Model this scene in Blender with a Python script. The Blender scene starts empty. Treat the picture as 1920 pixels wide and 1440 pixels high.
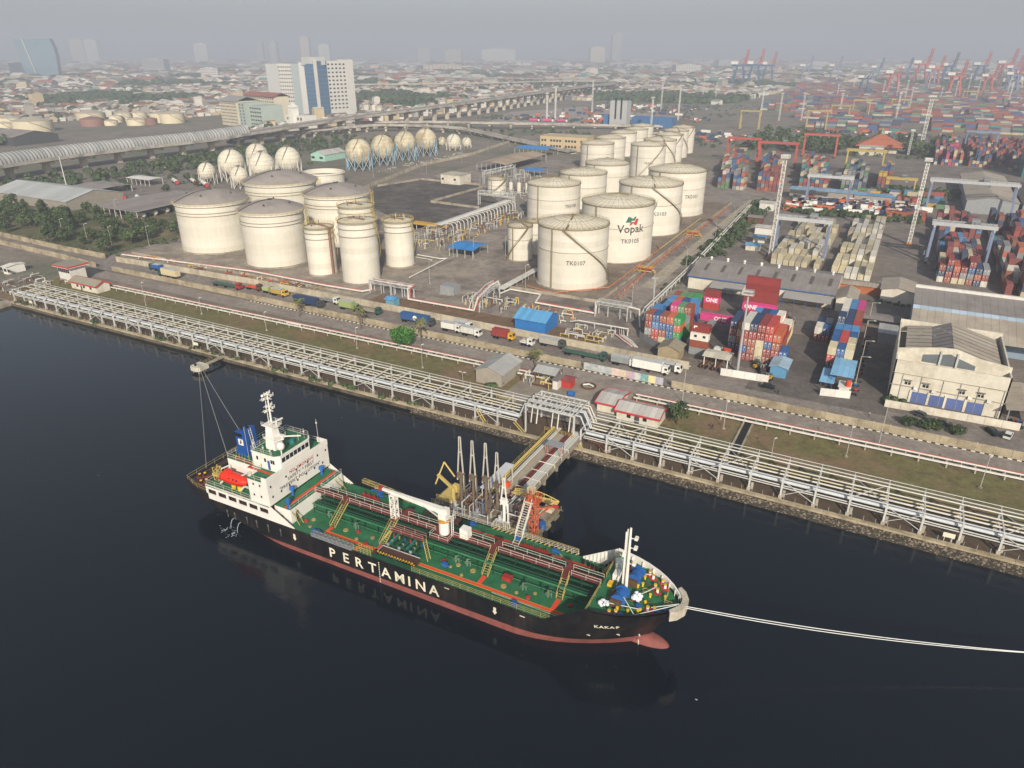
# Oil-terminal quay seen from a drone. Metres; +X runs along the quay, +Y inland, z=0 is the water level.
import bpy, math, random
from mathutils import Vector, Matrix

S = bpy.context.scene
COL = S.collection
RND = random.Random(11)
pi = math.pi
rad = math.radians

# ------------------------------------------------------------------ camera
cam = bpy.data.objects.new('camera', bpy.data.cameras.new('camera'))
COL.objects.link(cam)
cam.location = (0, 0, 94)
cam.rotation_euler = (rad(65), 0, rad(28.2))
cam.data.sensor_width = 36
cam.data.lens = 25.0
cam.data.clip_start = 1
cam.data.clip_end = 40000
S.camera = cam

# ------------------------------------------------------------------ sky, sun, exposure
SUN_ELEV, SUN_AZ = rad(29), rad(-56)          # azimuth measured from +X towards the sun
w = bpy.data.worlds.new('World')
S.world = w
w.use_nodes = True
nt = w.node_tree
bg = nt.nodes['Background']
sky = nt.nodes.new('ShaderNodeTexSky')
sky.sky_type = 'NISHITA'
sky.sun_disc = False
sky.sun_elevation = SUN_ELEV
sky.sun_rotation = rad(90) - SUN_AZ
sky.altitude = 0
sky.air_density = 1.0
sky.dust_density = 2.0
sky.ozone_density = 2.0
hs = nt.nodes.new('ShaderNodeHueSaturation')
hs.inputs['Saturation'].default_value = 0.6
nt.links.new(sky.outputs[0], hs.inputs['Color'])
nt.links.new(hs.outputs[0], bg.inputs['Color'])
bg.inputs['Strength'].default_value = 0.088
sun = bpy.data.lights.new('sun', 'SUN')
sun.energy = 4.6
sun.angle = rad(0.9)
sun.color = (1.0, 0.9, 0.76)
so = bpy.data.objects.new('sun', sun)
COL.objects.link(so)
d = Vector((math.cos(SUN_AZ) * math.cos(SUN_ELEV), math.sin(SUN_AZ) * math.cos(SUN_ELEV), math.sin(SUN_ELEV)))
so.rotation_euler = (-d).to_track_quat('-Z', 'Y').to_euler()
so.location = (0, 0, 300)
S.view_settings.view_transform = 'Standard'
S.view_settings.look = 'None'
S.view_settings.gamma = 1
S.view_settings.use_curve_mapping = False
S.view_settings.exposure = 0.28
S.cycles.use_denoising = True
S.cycles.volume_bounces = 1
S.cycles.max_bounces = 6
S.cycles.diffuse_bounces = 2
S.cycles.glossy_bounces = 3
S.cycles.caustics_reflective = False
S.cycles.caustics_refractive = False

# ------------------------------------------------------------------ materials
def lin(c):
    if isinstance(c, str):
        c = tuple(int(c[i:i + 2], 16) / 255 for i in (0, 2, 4))
        return tuple(x / 12.92 if x <= .04045 else ((x + .055) / 1.055) ** 2.4 for x in c)
    return c

MATS = {}
def mk(name, col, rough=.65, var=.18, sc=.35, metal=0., bump=0., spec=.3, col2=None, sc2=None, streak=0, rnd=.12, contrast=None, grit=0):
    """Painted or mineral surface: base colour broken up by noise of two sizes, optional vertical streaks of grime."""
    if name in MATS:
        return MATS[name]
    m = bpy.data.materials.new(name)
    m.use_nodes = True
    t = m.node_tree
    N = t.nodes.new
    L = t.links.new
    b = t.nodes['Principled BSDF']
    b.inputs['Roughness'].default_value = rough
    b.inputs['Metallic'].default_value = metal
    b.inputs['Specular IOR Level'].default_value = spec
    c = lin(col)
    geo = N('ShaderNodeNewGeometry')
    mp = N('ShaderNodeMapping')
    L(geo.outputs['Position'], mp.inputs['Vector'])
    no = N('ShaderNodeTexNoise')
    no.inputs['Scale'].default_value = sc
    no.inputs['Detail'].default_value = 6
    no.inputs['Roughness'].default_value = .65
    L(mp.outputs[0], no.inputs['Vector'])
    r = N('ShaderNodeValToRGB')
    e = r.color_ramp.elements
    lo, hi = contrast or (.3, .72)
    e[0].position, e[1].position = lo, hi
    e[0].color = tuple(x * (1 - var) for x in c) + (1,)
    e[1].color = tuple(min(1, x * (1 + var * .6)) for x in c) + (1,)
    L(no.outputs['Fac'], r.inputs['Fac'])
    out = r.outputs[0]
    if col2 is not None:
        n2 = N('ShaderNodeTexNoise')
        n2.inputs['Scale'].default_value = sc2 or sc * .25
        n2.inputs['Detail'].default_value = 5
        n2.inputs['Roughness'].default_value = .7
        L(geo.outputs['Position'], n2.inputs['Vector'])
        r2 = N('ShaderNodeValToRGB')
        r2.color_ramp.elements[0].position = .47
        r2.color_ramp.elements[1].position = .62
        L(n2.outputs['Fac'], r2.inputs['Fac'])
        mx = N('ShaderNodeMixRGB')
        mx.inputs[2].default_value = lin(col2) + (1,)
        L(r2.outputs[0], mx.inputs[0])
        L(out, mx.inputs[1])
        out = mx.outputs[0]
    if grit:                                                  # fine speckle, patches and stains
        for gs_, gd in ((1.1, grit), (.16, grit * .8)):
            ng = N('ShaderNodeTexNoise')
            ng.inputs['Scale'].default_value = gs_
            ng.inputs['Detail'].default_value = 9
            ng.inputs['Roughness'].default_value = .75
            ng.inputs['Distortion'].default_value = 1.2
            L(geo.outputs['Position'], ng.inputs['Vector'])
            mg = N('ShaderNodeMapRange')
            mg.inputs['From Min'].default_value = .35
            mg.inputs['From Max'].default_value = .65
            mg.inputs['To Min'].default_value = 1 - gd
            mg.inputs['To Max'].default_value = 1 + gd * .7
            L(ng.outputs['Fac'], mg.inputs['Value'])
            vm = N('ShaderNodeVectorMath')
            vm.operation = 'SCALE'
            L(out, vm.inputs[0])
            L(mg.outputs[0], vm.inputs['Scale'])
            out = vm.outputs[0]
    if streak:
        m2 = N('ShaderNodeMapping')
        m2.inputs['Scale'].default_value = (1.0, 1.0, .06)
        L(geo.outputs['Position'], m2.inputs['Vector'])
        n3 = N('ShaderNodeTexNoise')
        n3.inputs['Scale'].default_value = .9
        n3.inputs['Detail'].default_value = 6
        L(m2.outputs[0], n3.inputs['Vector'])
        r3 = N('ShaderNodeValToRGB')
        r3.color_ramp.elements[0].position = .5
        r3.color_ramp.elements[1].position = .75
        r3.color_ramp.elements[1].color = (streak, streak, streak, 1)
        L(n3.outputs['Fac'], r3.inputs['Fac'])
        mx = N('ShaderNodeMixRGB')
        mx.inputs[2].default_value = (.16, .10, .055, 1)
        L(r3.outputs[0], mx.inputs[0])
        L(out, mx.inputs[1])
        out = mx.outputs[0]
    if rnd:
        oi = N('ShaderNodeObjectInfo')
        mr = N('ShaderNodeMapRange')
        mr.inputs['To Min'].default_value = 1 - rnd
        mr.inputs['To Max'].default_value = 1 + rnd
        L(oi.outputs['Random'], mr.inputs['Value'])
        mu = N('ShaderNodeVectorMath')
        mu.operation = 'SCALE'
        L(out, mu.inputs[0])
        L(mr.outputs[0], mu.inputs['Scale'])
        out = mu.outputs[0]
    L(out, b.inputs['Base Color'])
    if bump:
        bp = N('ShaderNodeBump')
        bp.inputs['Strength'].default_value = bump
        bp.inputs['Distance'].default_value = .1
        L(no.outputs['Fac'], bp.inputs['Height'])
        L(bp.outputs[0], b.inputs['Normal'])
    MATS[name] = m
    return m

# ------------------------------------------------------------------ mesh building
class MB:
    def __init__(s):
        s.v, s.f, s.s, s.m = [], [], [], []
    def add(s, vs, fs, smooth=False, m=0):
        o = len(s.v)
        s.v.extend(vs)
        for f in fs:
            s.f.append([i + o for i in f])
            s.s.append(smooth)
            s.m.append(m)
        return s
    def box(s, x0, x1, y0, y1, z0, z1, m=0, bottom=True):
        vs = [(x0, y0, z0), (x1, y0, z0), (x1, y1, z0), (x0, y1, z0), (x0, y0, z1), (x1, y0, z1), (x1, y1, z1), (x0, y1, z1)]
        fs = [(4, 5, 6, 7), (0, 1, 5, 4), (1, 2, 6, 5), (2, 3, 7, 6), (3, 0, 4, 7)]
        if bottom:
            fs.append((3, 2, 1, 0))
        return s.add(vs, fs, False, m)
    def cb(s, x, y, z, sx, sy, sz, m=0):
        """box centred on x,y standing on z"""
        return s.box(x - sx / 2, x + sx / 2, y - sy / 2, y + sy / 2, z, z + sz, m)
    def bar(s, p, q, w=.1, h=None, m=0, cap=True):
        p, q = Vector(p), Vector(q)
        h = h or w
        a = (q - p)
        if a.length < 1e-6:
            return s
        a.normalize()
        up = Vector((0, 0, 1)) if abs(a.z) < .95 else Vector((1, 0, 0))
        sd = a.cross(up).normalized()
        up = sd.cross(a)
        vs = []
        for c in (p, q):
            for i, j in ((-1, -1), (1, -1), (1, 1), (-1, 1)):
                vs.append(tuple(c + sd * (i * w / 2) + up * (j * h / 2)))
        fs = [(0, 1, 5, 4), (1, 2, 6, 5), (2, 3, 7, 6), (3, 0, 4, 7)]
        if cap:
            fs += [(3, 2, 1, 0), (4, 5, 6, 7)]
        return s.add(vs, fs, False, m)
    def cyl(s, p, q, r, r2=None, n=10, cap=True, m=0, smooth=True):
        p, q = Vector(p), Vector(q)
        r2 = r if r2 is None else r2
        a = (q - p).normalized()
        up = Vector((0, 0, 1)) if abs(a.z) < .95 else Vector((1, 0, 0))
        x = a.cross(up).normalized()
        y = a.cross(x)
        A, B = [], []
        for i in range(n):
            t = 2 * pi * i / n
            dv = x * math.cos(t) + y * math.sin(t)
            A.append(tuple(p + dv * r))
            B.append(tuple(q + dv * r2))
        s.add(A + B, [(i, i + n, (i + 1) % n + n, (i + 1) % n) for i in range(n)], smooth, m)
        if cap:
            s.add(A, [tuple(range(n))], False, m)
            s.add(B, [tuple(reversed(range(n)))], False, m)
        return s
    def tube(s, pts, r, n=7, m=0):
        for a, b in zip(pts, pts[1:]):
            s.cyl(a, b, r, n=n, m=m, cap=True)
        for a in pts[1:-1]:
            s.sphere(a, r * 1.04, n, 5, m)
        return s
    def lathe(s, x, y, prof, n=32, m=0, smooth=True):
        """profile of (radius, z), each span with its own vertices so that corners stay sharp"""
        for (r0, z0), (r1, z1) in zip(prof, prof[1:]):
            A = [(x + r0 * math.cos(2 * pi * i / n), y + r0 * math.sin(2 * pi * i / n), z0) for i in range(n)]
            B = [(x + r1 * math.cos(2 * pi * i / n), y + r1 * math.sin(2 * pi * i / n), z1) for i in range(n)]
            s.add(A + B, [(i, (i + 1) % n, (i + 1) % n + n, i + n) for i in range(n)], smooth, m)
        return s
    def sphere(s, c, r, n=12, k=8, m=0, sz=1., sx=1., sy=1.):
        vs, fs = [], []
        for j in range(k + 1):
            ph = -pi / 2 + pi * j / k
            for i in range(n):
                t = 2 * pi * i / n
                vs.append((c[0] + sx * r * math.cos(ph) * math.cos(t), c[1] + sy * r * math.cos(ph) * math.sin(t), c[2] + sz * r * math.sin(ph)))
        for j in range(k):
            for i in range(n):
                fs.append((j * n + i, j * n + (i + 1) % n, (j + 1) * n + (i + 1) % n, (j + 1) * n + i))
        return s.add(vs, fs, True, m)
    def prism(s, poly, z0, z1, m=0):
        n = len(poly)
        vs = [(x, y, z0) for x, y in poly] + [(x, y, z1) for x, y in poly]
        fs = [tuple(range(n, 2 * n)), tuple(reversed(range(n)))] + [(i, (i + 1) % n, (i + 1) % n + n, i + n) for i in range(n)]
        return s.add(vs, fs, False, m)
    def gable(s, x0, x1, y0, y1, z, rise, axis='x', over=.4, th=.15, m=0):
        """double-pitch roof slab; ridge runs along the given axis"""
        x0, x1, y0, y1 = x0 - over, x1 + over, y0 - over, y1 + over
        if axis == 'x':
            yc = (y0 + y1) / 2
            a = [(x0, y0, z), (x1, y0, z), (x1, yc, z + rise), (x0, yc, z + rise), (x0, y1, z), (x1, y1, z)]
        else:
            xc = (x0 + x1) / 2
            a = [(x0, y1, z), (x0, y0, z), (xc, y0, z + rise), (xc, y1, z + rise), (x1, y1, z), (x1, y0, z)]
        b = [(p[0], p[1], p[2] - th) for p in a]
        fs = [(0, 1, 2, 3), (3, 2, 5, 4), (9, 8, 7, 6), (10, 11, 8, 9), (1, 0, 6, 7), (4, 5, 11, 10),
              (0, 3, 9, 6), (3, 4, 10, 9), (2, 1, 7, 8), (5, 2, 8, 11)]
        return s.add(a + b, fs, False, m)
    def gwall(s, x0, x1, y0, y1, z0, z1, rise, axis='x', m=0):
        """walls under a double-pitch roof, with gable triangles"""
        if axis == 'x':
            yc = (y0 + y1) / 2
            vs = [(x0, y0, z0), (x1, y0, z0), (x1, y1, z0), (x0, y1, z0), (x0, y0, z1), (x1, y0, z1), (x1, y1, z1), (x0, y1, z1), (x0, yc, z1 + rise), (x1, yc, z1 + rise)]
            fs = [(0, 1, 5, 4), (2, 3, 7, 6), (1, 2, 6, 9, 5), (3, 0, 4, 8, 7)]
        else:
            xc = (x0 + x1) / 2
            vs = [(x0, y0, z0), (x1, y0, z0), (x1, y1, z0), (x0, y1, z0), (x0, y0, z1), (x1, y0, z1), (x1, y1, z1), (x0, y1, z1), (xc, y0, z1 + rise), (xc, y1, z1 + rise)]
            fs = [(0, 1, 5, 8, 4), (2, 3, 7, 9, 6), (1, 2, 6, 5), (3, 0, 4, 7)]
        return s.add(vs, fs, False, m)
    def rail(s, pts, h=1.0, n=2, step=2.2, w=.045, m=0):
        """guard rail along a polyline: posts and n horizontal bars"""
        for a, b in zip(pts, pts[1:]):
            a, b = Vector(a), Vector(b)
            L = (b - a).length
            k = max(1, round(L / step))
            for i in range(k + 1):
                p = a.lerp(b, i / k)
                s.bar(p, p + Vector((0, 0, h)), w, m=m, cap=False)
            for j in range(n):
                z = Vector((0, 0, h * (j + 1) / n))
                s.bar(a + z, b + z, w, m=m, cap=False)
        return s
    def ladder(s, a, b, wd=.8, axis='y', w=.07, step=.6, m=0):
        a, b = Vector(a), Vector(b)
        o = Vector((0, wd / 2, 0)) if axis == 'y' else Vector((wd / 2, 0, 0))
        s.bar(a - o, b - o, w, w * 2, m=m)
        s.bar(a + o, b + o, w, w * 2, m=m)
        k = max(2, round((b - a).length / step))
        for i in range(1, k):
            p = a.lerp(b, i / k)
            s.bar(p - o, p + o, w * .6, m=m, cap=False)
        return s
    def truss(s, a, b, h=1., w=1., k=6, t=.08, m=0):
        """box lattice girder from a to b"""
        a, b = Vector(a), Vector(b)
        ax = (b - a).normalized()
        up = Vector((0, 0, 1)) if abs(ax.z) < .9 else Vector((0, 1, 0))
        sd = ax.cross(up).normalized()
        up = sd.cross(ax)
        cs = [sd * (i * w / 2) + up * (j * h / 2) for i, j in ((-1, -1), (1, -1), (1, 1), (-1, 1))]
        for c in cs:
            s.bar(a + c, b + c, t, m=m, cap=False)
        for i in range(k):
            p, q = a.lerp(b, i / k), a.lerp(b, (i + 1) / k)
            for j in range(4):
                c0, c1 = cs[j], cs[(j + 1) % 4]
                s.bar(p + c0, p + c1, t * .7, m=m, cap=False)
                s.bar(p + (c0 if i % 2 else c1), q + (c1 if i % 2 else c0), t * .7, m=m, cap=False)
        return s
    def mesh(s, name, mats):
        me = bpy.data.meshes.new(name)
        me.from_pydata(s.v, [], s.f)
        if not isinstance(mats, (list, tuple)):
            mats = [mats]
        for x in mats:
            me.materials.append(x)
        me.polygons.foreach_set('use_smooth', s.s)
        me.polygons.foreach_set('material_index', s.m)
        me.update()
        return me
    def build(s, name, mats, parent=None, loc=(0, 0, 0), rz=0):
        return ob(name, s.mesh(name, mats), parent, loc, rz)

def ob(name, me, parent=None, loc=(0, 0, 0), rz=0, scale=None):
    o = bpy.data.objects.new(name, me)
    COL.objects.link(o)
    if parent:
        o.parent = parent
        KIDS.setdefault(parent.name, []).append(o)
    o.location = loc
    if rz:
        o.rotation_euler = (0, 0, rz)
    if scale:
        o.scale = scale if isinstance(scale, (tuple, list)) else (scale,) * 3
    return o

KIDS = {}
def tag(o, label, cat, group=None, kind=None):
    o['label'] = label
    o['category'] = cat
    if group:
        o['group'] = group
    if kind:
        o['kind'] = kind
    return o
def thing(name, label, cat, loc=(0, 0, 0), rz=0, group=None, scale=None):
    o = ob(name, None, None, loc, rz, scale)
    o.empty_display_size = .5
    return tag(o, label, cat, group)
def struct(o):
    o['kind'] = 'structure'
    return o
def copy_tree(o, loc=None, rz=None, label=None, group=None, parent=None):
    c = o.copy()
    COL.objects.link(c)
    c.parent = parent
    if parent:
        KIDS.setdefault(parent.name, []).append(c)
    if loc is not None:
        c.location = loc
    if rz is not None:
        c.rotation_euler = (0, 0, rz)
    if label:
        c['label'] = label
    if group:
        c['group'] = group
    for k in KIDS.get(o.name, []):
        copy_tree(k, parent=c)
    return c
def text_mb(txt, size=1., ext=.0, align='CENTER', space=1.0, bold=0.):
    """flat letters as mesh data in the x,y plane"""
    cu = bpy.data.curves.new('letters', 'FONT')
    cu.body = txt
    cu.size = size
    cu.align_x = align
    cu.align_y = 'CENTER'
    cu.space_character = space
    cu.offset = bold
    cu.resolution_u = 2
    to = bpy.data.objects.new('letters', cu)
    COL.objects.link(to)
    dg = bpy.context.evaluated_depsgraph_get()
    me = bpy.data.meshes.new_from_object(to.evaluated_get(dg))
    vs = [tuple(v.co) for v in me.vertices]
    fs = [tuple(p.vertices) for p in me.polygons]
    bpy.data.objects.remove(to)
    bpy.data.curves.remove(cu)
    bpy.data.meshes.remove(me)
    return vs, fs
ORD = ['first', 'second', 'third', 'fourth', 'fifth', 'sixth', 'seventh', 'eighth', 'ninth', 'tenth', 'eleventh', 'twelfth',
       'thirteenth', 'fourteenth', 'fifteenth', 'sixteenth', 'seventeenth', 'eighteenth', 'nineteenth', 'twentieth']
def nth(i):
    if i < 20:
        return ORD[i]
    t = ['', '', 'twenty', 'thirty', 'forty', 'fifty', 'sixty', 'seventy', 'eighty', 'ninety']
    i += 1
    return ({1: 'hundred ', 2: 'two-hundred ', 3: 'three-hundred '}[i // 100] if i >= 100 else '') + ('' if i % 100 else 'exactly') if i % 100 == 0 else ({0: '', 1: 'hundred and ', 2: 'two hundred and ', 3: 'three hundred and '}[i // 100]) + (nth(i % 100 - 1) if i % 100 < 21 else t[i % 100 // 10] + ('-' + ORD[i % 10 - 1] if i % 10 else 'th'))

# common paints
white = mk('white_paint', 'dcdad2', .5, .12, .8, streak=.12)
whitep = mk('pipe_white', 'cfccc2', .5, .16, .5)
steel = mk('galvanised_steel', 'b9bbb9', .55, .15, .7)
dsteel = mk('dark_steel', '4a4b4c', .6, .2, 1.)
greyp = mk('grey_paint', '8f9294', .6, .2, .7)
yellow = mk('yellow_paint', 'd6a92c', .55, .2, 1.5)
paleyel = mk('faded_yellow_paint', 'c9b26a', .6, .2, 1.5)
redp = mk('red_paint', 'b03a35', .55, .18, 1.)
orange = mk('orange_paint', 'd4552c', .55, .15, 1.)
bluep = mk('blue_paint', '2a5fa3', .5, .15, 1.)
rust = mk('rust', '6a4332', .85, .3, 1.5)
black = mk('black_rubber', '17181a', .8, .2, 2.)
concrete = mk('concrete', 'a59c8c', .9, .22, .5, col2='7d7467', sc2=.15)
glass = mk('dark_glass', '232c33', .12, .1, .5, spec=.6)


# ------------------------------------------------------------------ setting: water, land, roads
G = 1.3                                   # level of the land above the water
QV = 148.2                                # the quay edge
def sheet(name, poly, z, mat):
    o = struct(MB().add([(x, y, z) for x, y in poly], [tuple(range(len(poly)))]).build(name, mat))
    return o
def rect(x0, x1, y0, y1):
    return [(x0, y0), (x1, y0), (x1, y1), (x0, y1)]

def water_mat():
    m = bpy.data.materials.new('harbour_water')
    m.use_nodes = True
    t = m.node_tree
    N, L = t.nodes.new, t.links.new
    b = t.nodes['Principled BSDF']
    b.inputs['Base Color'].default_value = (.0035, .007, .0125, 1)
    b.inputs['Roughness'].default_value = .03
    b.inputs['IOR'].default_value = 1.33
    geo = N('ShaderNodeNewGeometry')
    mp = N('ShaderNodeMapping')
    mp.inputs['Rotation'].default_value = (0, 0, rad(20))
    mp.inputs['Scale'].default_value = (.7, 1.3, 1)
    L(geo.outputs['Position'], mp.inputs['Vector'])
    n1 = N('ShaderNodeTexNoise')
    n1.inputs['Scale'].default_value = .9
    n1.inputs['Detail'].default_value = 5
    n1.inputs['Roughness'].default_value = .6
    n1.inputs['Distortion'].default_value = .6
    L(mp.outputs[0], n1.inputs['Vector'])
    n2 = N('ShaderNodeTexNoise')          # calm and ruffled patches
    n2.inputs['Scale'].default_value = .018
    n2.inputs['Detail'].default_value = 3
    L(geo.outputs['Position'], n2.inputs['Vector'])
    mr = N('ShaderNodeMapRange')
    mr.inputs['From Min'].default_value = .38
    mr.inputs['From Max'].default_value = .65
    mr.inputs['To Min'].default_value = .25
    mr.inputs['To Max'].default_value = 1.0
    L(n2.outputs['Fac'], mr.inputs['Value'])
    rg = N('ShaderNodeMapRange')
    rg.inputs['From Min'].default_value = .4
    rg.inputs['From Max'].default_value = .62
    rg.inputs['To Min'].default_value = .015
    rg.inputs['To Max'].default_value = .11
    L(n2.outputs['Fac'], rg.inputs['Value'])
    L(rg.outputs[0], b.inputs['Roughness'])
    bp = N('ShaderNodeBump')
    bp.inputs['Distance'].default_value = .045
    L(mr.outputs[0], bp.inputs['Strength'])
    L(n1.outputs['Fac'], bp.inputs['Height'])
    L(bp.outputs[0], b.inputs['Normal'])
    return m

asphalt = mk('asphalt', '938980', .9, .25, .35, col2='6e6760', sc2=.05, bump=.1, rnd=0, grit=.28)
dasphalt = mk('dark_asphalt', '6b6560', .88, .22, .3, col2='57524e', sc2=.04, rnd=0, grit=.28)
conc_floor = mk('concrete_paving', '9b9184', .9, .2, .25, col2='7c736a', sc2=.06, rnd=0, grit=.28)
brownsoil = mk('brown_soil', '7d6450', .95, .25, .3, col2='6b5a44', sc2=.08, rnd=0, grit=.28)
grass_m = mk('worn_grass', '716c46', .95, .3, .5, col2='806a52', sc2=.055, bump=.2, rnd=0, grit=.28)
urban = mk('urban_ground', '837a70', .95, .25, .05, col2='6a6a58', sc2=.012, rnd=0, grit=.28)
greenland = mk('scrub_ground', '5f6142', .95, .3, .2, col2='7d705a', sc2=.04, rnd=0, grit=.28)

sheet('water', rect(-700, 900, -400, QV + .5), 0, water_mat())
sheet('ground', [(-14000, QV + .2), (-700, QV + .2), (900, QV + .2), (14000, QV + .2), (14000, 16000), (-14000, 16000)], G - .03, urban)
sheet('grass_strip', rect(-330, 300, QV + 1.2, 184), G, grass_m)
sheet('terminal_paving', rect(-345, -72, 200, 640), G, asphalt)
sheet('container_yard_paving', rect(-71.9, 400, 207, 905), G, mk('yard_asphalt', '80776f', .9, .22, .25, col2='6a635d', sc2=.03, rnd=0, grit=.28))
sheet('inner_road', rect(-330, 300, 187.5, 195.4), G + .004, mk('inner_road_asphalt', '968d84', .9, .16, .5, col2='857c74', sc2=.08, rnd=0, grit=.28))
sheet('outer_road', rect(-420, 300, 196.6, 209.5), G + .004, mk('outer_road_asphalt', '8b837c', .9, .18, .4, col2='78706a', sc2=.07, rnd=0, grit=.28))
sheet('tank_pad', rect(-340, -190, 216, 345), G + .008, conc_floor)
sheet('dark_bund_floor', [(-352.3, 435.2), (-312.6, 379.0), (-242.9, 335.5), (-241.9, 431.8), (-276.0, 468.3), (-310.5, 506.0), (-344.8, 487.6)], G + .008, mk('bund_asphalt', '54504c', .9, .3, .2, col2='6d665f', sc2=.05, rnd=0, grit=.28))
sheet('storage_bund_floor', rect(-150, -99, 262, 500), G + .008, mk('storage_floor', '87796d', .9, .2, .2, col2='716457', sc2=.06, rnd=0, grit=.28))
sheet('service_road', rect(-92, -86, 290, 520), G + .008, mk('pale_concrete_road', 'a89f8d', .9, .16, .4, rnd=0, grit=.28))
sheet('red_soil', rect(-185, -84, 213, 228), G + .006, brownsoil)
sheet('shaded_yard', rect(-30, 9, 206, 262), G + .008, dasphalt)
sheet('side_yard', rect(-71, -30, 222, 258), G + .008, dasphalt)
sheet('park_scrub', rect(-640, -346, 212, 330), G + .004, greenland)
sheet('tanker_yard', [(-557.4, 358.6), (-609.5, 470.9), (-473.4, 434.2), (-399.1, 303.0), (-433.5, 284.5)], G + .008, mk('tanker_yard_asphalt', '857d75', .9, .2, .25, col2='6f6760', sc2=.05, rnd=0, grit=.28))
sheet('open_port_yard', [(-545, 930), (-360, 960), (-330, 1180), (-560, 1330), (-620, 1150)], G + .006, mk('open_yard_asphalt', '9c938c', .9, .15, .1, col2='8b827b', sc2=.03, rnd=0))
sheet('far_yard_road', rect(-140, 330, 905, 1050), G + .004, mk('far_yard_asphalt', '77706b', .9, .2, .1, rnd=0, grit=.28))

# quay wall with its coping
q = thing('quay_wall', 'long low concrete quay wall with a pale coping along the water', 'wall', (0, 0, 0))
mb = MB().box(-700, 400, QV - .3, QV + .55, -2.5, G - .15)
mb.build('wall_face', mk('stained_concrete', '6b6253', .9, .3, .6, col2='3d3a31', sc2=.3), q)
k = 0
x = -313.0
while x < 70:
    L = 12
    MB().box(x, x + L - .06, QV - .45, QV + .75, G - .15, G + .28 + .02 * (k % 3)).build('coping_block', mk('coping_concrete', 'b3a68b', .9, .2, .8, col2='8d8066', sc2=.25), q)
    x += L
    k += 1
# the corner of the basin at the left
tag(MB().prism([(-314.6, 133.1), (-316.5, 148.7), (-312.1, 147.9), (-309.9, 130.6)], -2, G + .3).build('breakwater_wall', concrete), 'short concrete wall turning away from the quay at the far left', 'wall')

# riprap below the coping
mb = MB()
rr = random.Random(3)
for i in range(5200):
    x = rr.uniform(-112, 75)
    t = rr.random()
    wdt = 2.6 if x > -78 else 1.6
    y = QV - .3 - wdt * t
    z = G - .35 - (G + .1) * t
    r = rr.uniform(.1, .3)
    vs = []
    for dx, dy, dz in ((-1, -1, -.6), (1, -1, -.6), (1, 1, -.6), (-1, 1, -.6), (-.7, -.6, .8), (.6, -.7, .7), (.7, .7, .9), (-.6, .6, .7)):
        vs.append((x + r * dx * rr.uniform(.7, 1.3), y + r * dy * rr.uniform(.7, 1.3), z + r * dz * rr.uniform(.6, 1.2)))
    mb.add(vs, [(4, 5, 6, 7), (0, 1, 5, 4), (1, 2, 6, 5), (2, 3, 7, 6), (3, 0, 4, 7)], False, i % 3)
tag(mb.build('riprap', [mk('grey_stone', '8a7f70', .9, .3, 2., rnd=0), mk('brown_stone', '6b5f51', .9, .3, 2., rnd=0), mk('dark_stone', '4b443c', .9, .3, 2., rnd=0)]),
    'band of broken grey stones along the foot of the quay', 'riprap', kind='stuff')
mb = MB()
mb.add([(-112, QV - 2.3, -.35), (-78, QV - 2.3, -.35), (-78, QV - .3, G - .3), (-112, QV - .3, G - .3), (75, QV - 3.2, -.35), (75, QV - .3, G - .3), (-78, QV - 3.2, -.35)], [(0, 1, 2, 3), (6, 4, 5, 2)])
struct(mb.build('shore_slope', mk('shore_mud', '3f3a31', .9, .3, 1., rnd=0, grit=.28)))


# ------------------------------------------------------------------ the tanker
SHIP_K = 1.106
SHIP_LOC, SHIP_RZ = (-73.0, 94.0, 0.0), rad(1.1)
ship = thing('tanker_ship', 'black hulled product tanker with green decks and white deckhouse moored at the jetty', 'ship', SHIP_LOC, SHIP_RZ, scale=SHIP_K)
deckgreen = mk('deck_green', '2a6c46', .6, .2, .4, col2='376f50', sc2=.2, rnd=.05, grit=.16)
dkgreen = mk('pipe_green', '1b4532', .6, .2, .8)
hullblack = mk('hull_black', '17181c', .45, .25, .5, col2='262324', sc2=.12, streak=.12, rnd=0, grit=.25)
hullred = mk('hull_red', '8a5049', .7, .2, .5, col2='7d4a44', sc2=.2, rnd=0, grit=.2)
shipwhite = mk('ship_white', 'e4e1d9', .5, .07, .4, streak=.1, rnd=.03)
walkred = mk('catwalk_red', '6d3530', .8, .2, .8)
lineorange = mk('deck_line_orange', 'cf4a2d', .7, .12, .6)
brown = mk('mooring_deck_brown', '42322d', .85, .25, .7)
railw = mk('rail_white', 'd3cfc0', .6, .1, 1.)
raily = mk('rail_yellow', 'b5a566', .6, .15, 1.)

def lerp_tab(tab, z):
    if z <= tab[0][0]:
        return tab[0][1]
    for (a, b), (c, e) in zip(tab, tab[1:]):
        if z <= c:
            return b + (e - b) * (z - a) / (c - a)
    return tab[-1][1]
T_XS = [(-2, -37), (0, -40), (1.3, -43.5), (3, -48), (4, -50), (9, -50.4)]
T_HS = [(-2, 1.5), (0, 3.2), (1.3, 5), (3, 6.3), (4, 6.9), (9, 7.3)]
T_LS = [(-2, 22), (0, 18), (1.3, 15), (3, 11), (5, 8), (9, 7)]
T_XE = [(-2, 44), (0, 44.6), (1.3, 45.0), (3, 45.8), (5, 46.9), (6.2, 47.6), (8.2, 48.8), (9.4, 49.6)]
T_XB = [(-2, 22), (0, 24), (5, 28), (9.4, 30)]
T_P = [(-2, 1.8), (0, 1.8), (5, 2.3), (9.4, 2.8)]
T_Q = [(-2, 1), (0, 1), (5, .8), (9.4, .7)]
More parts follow.
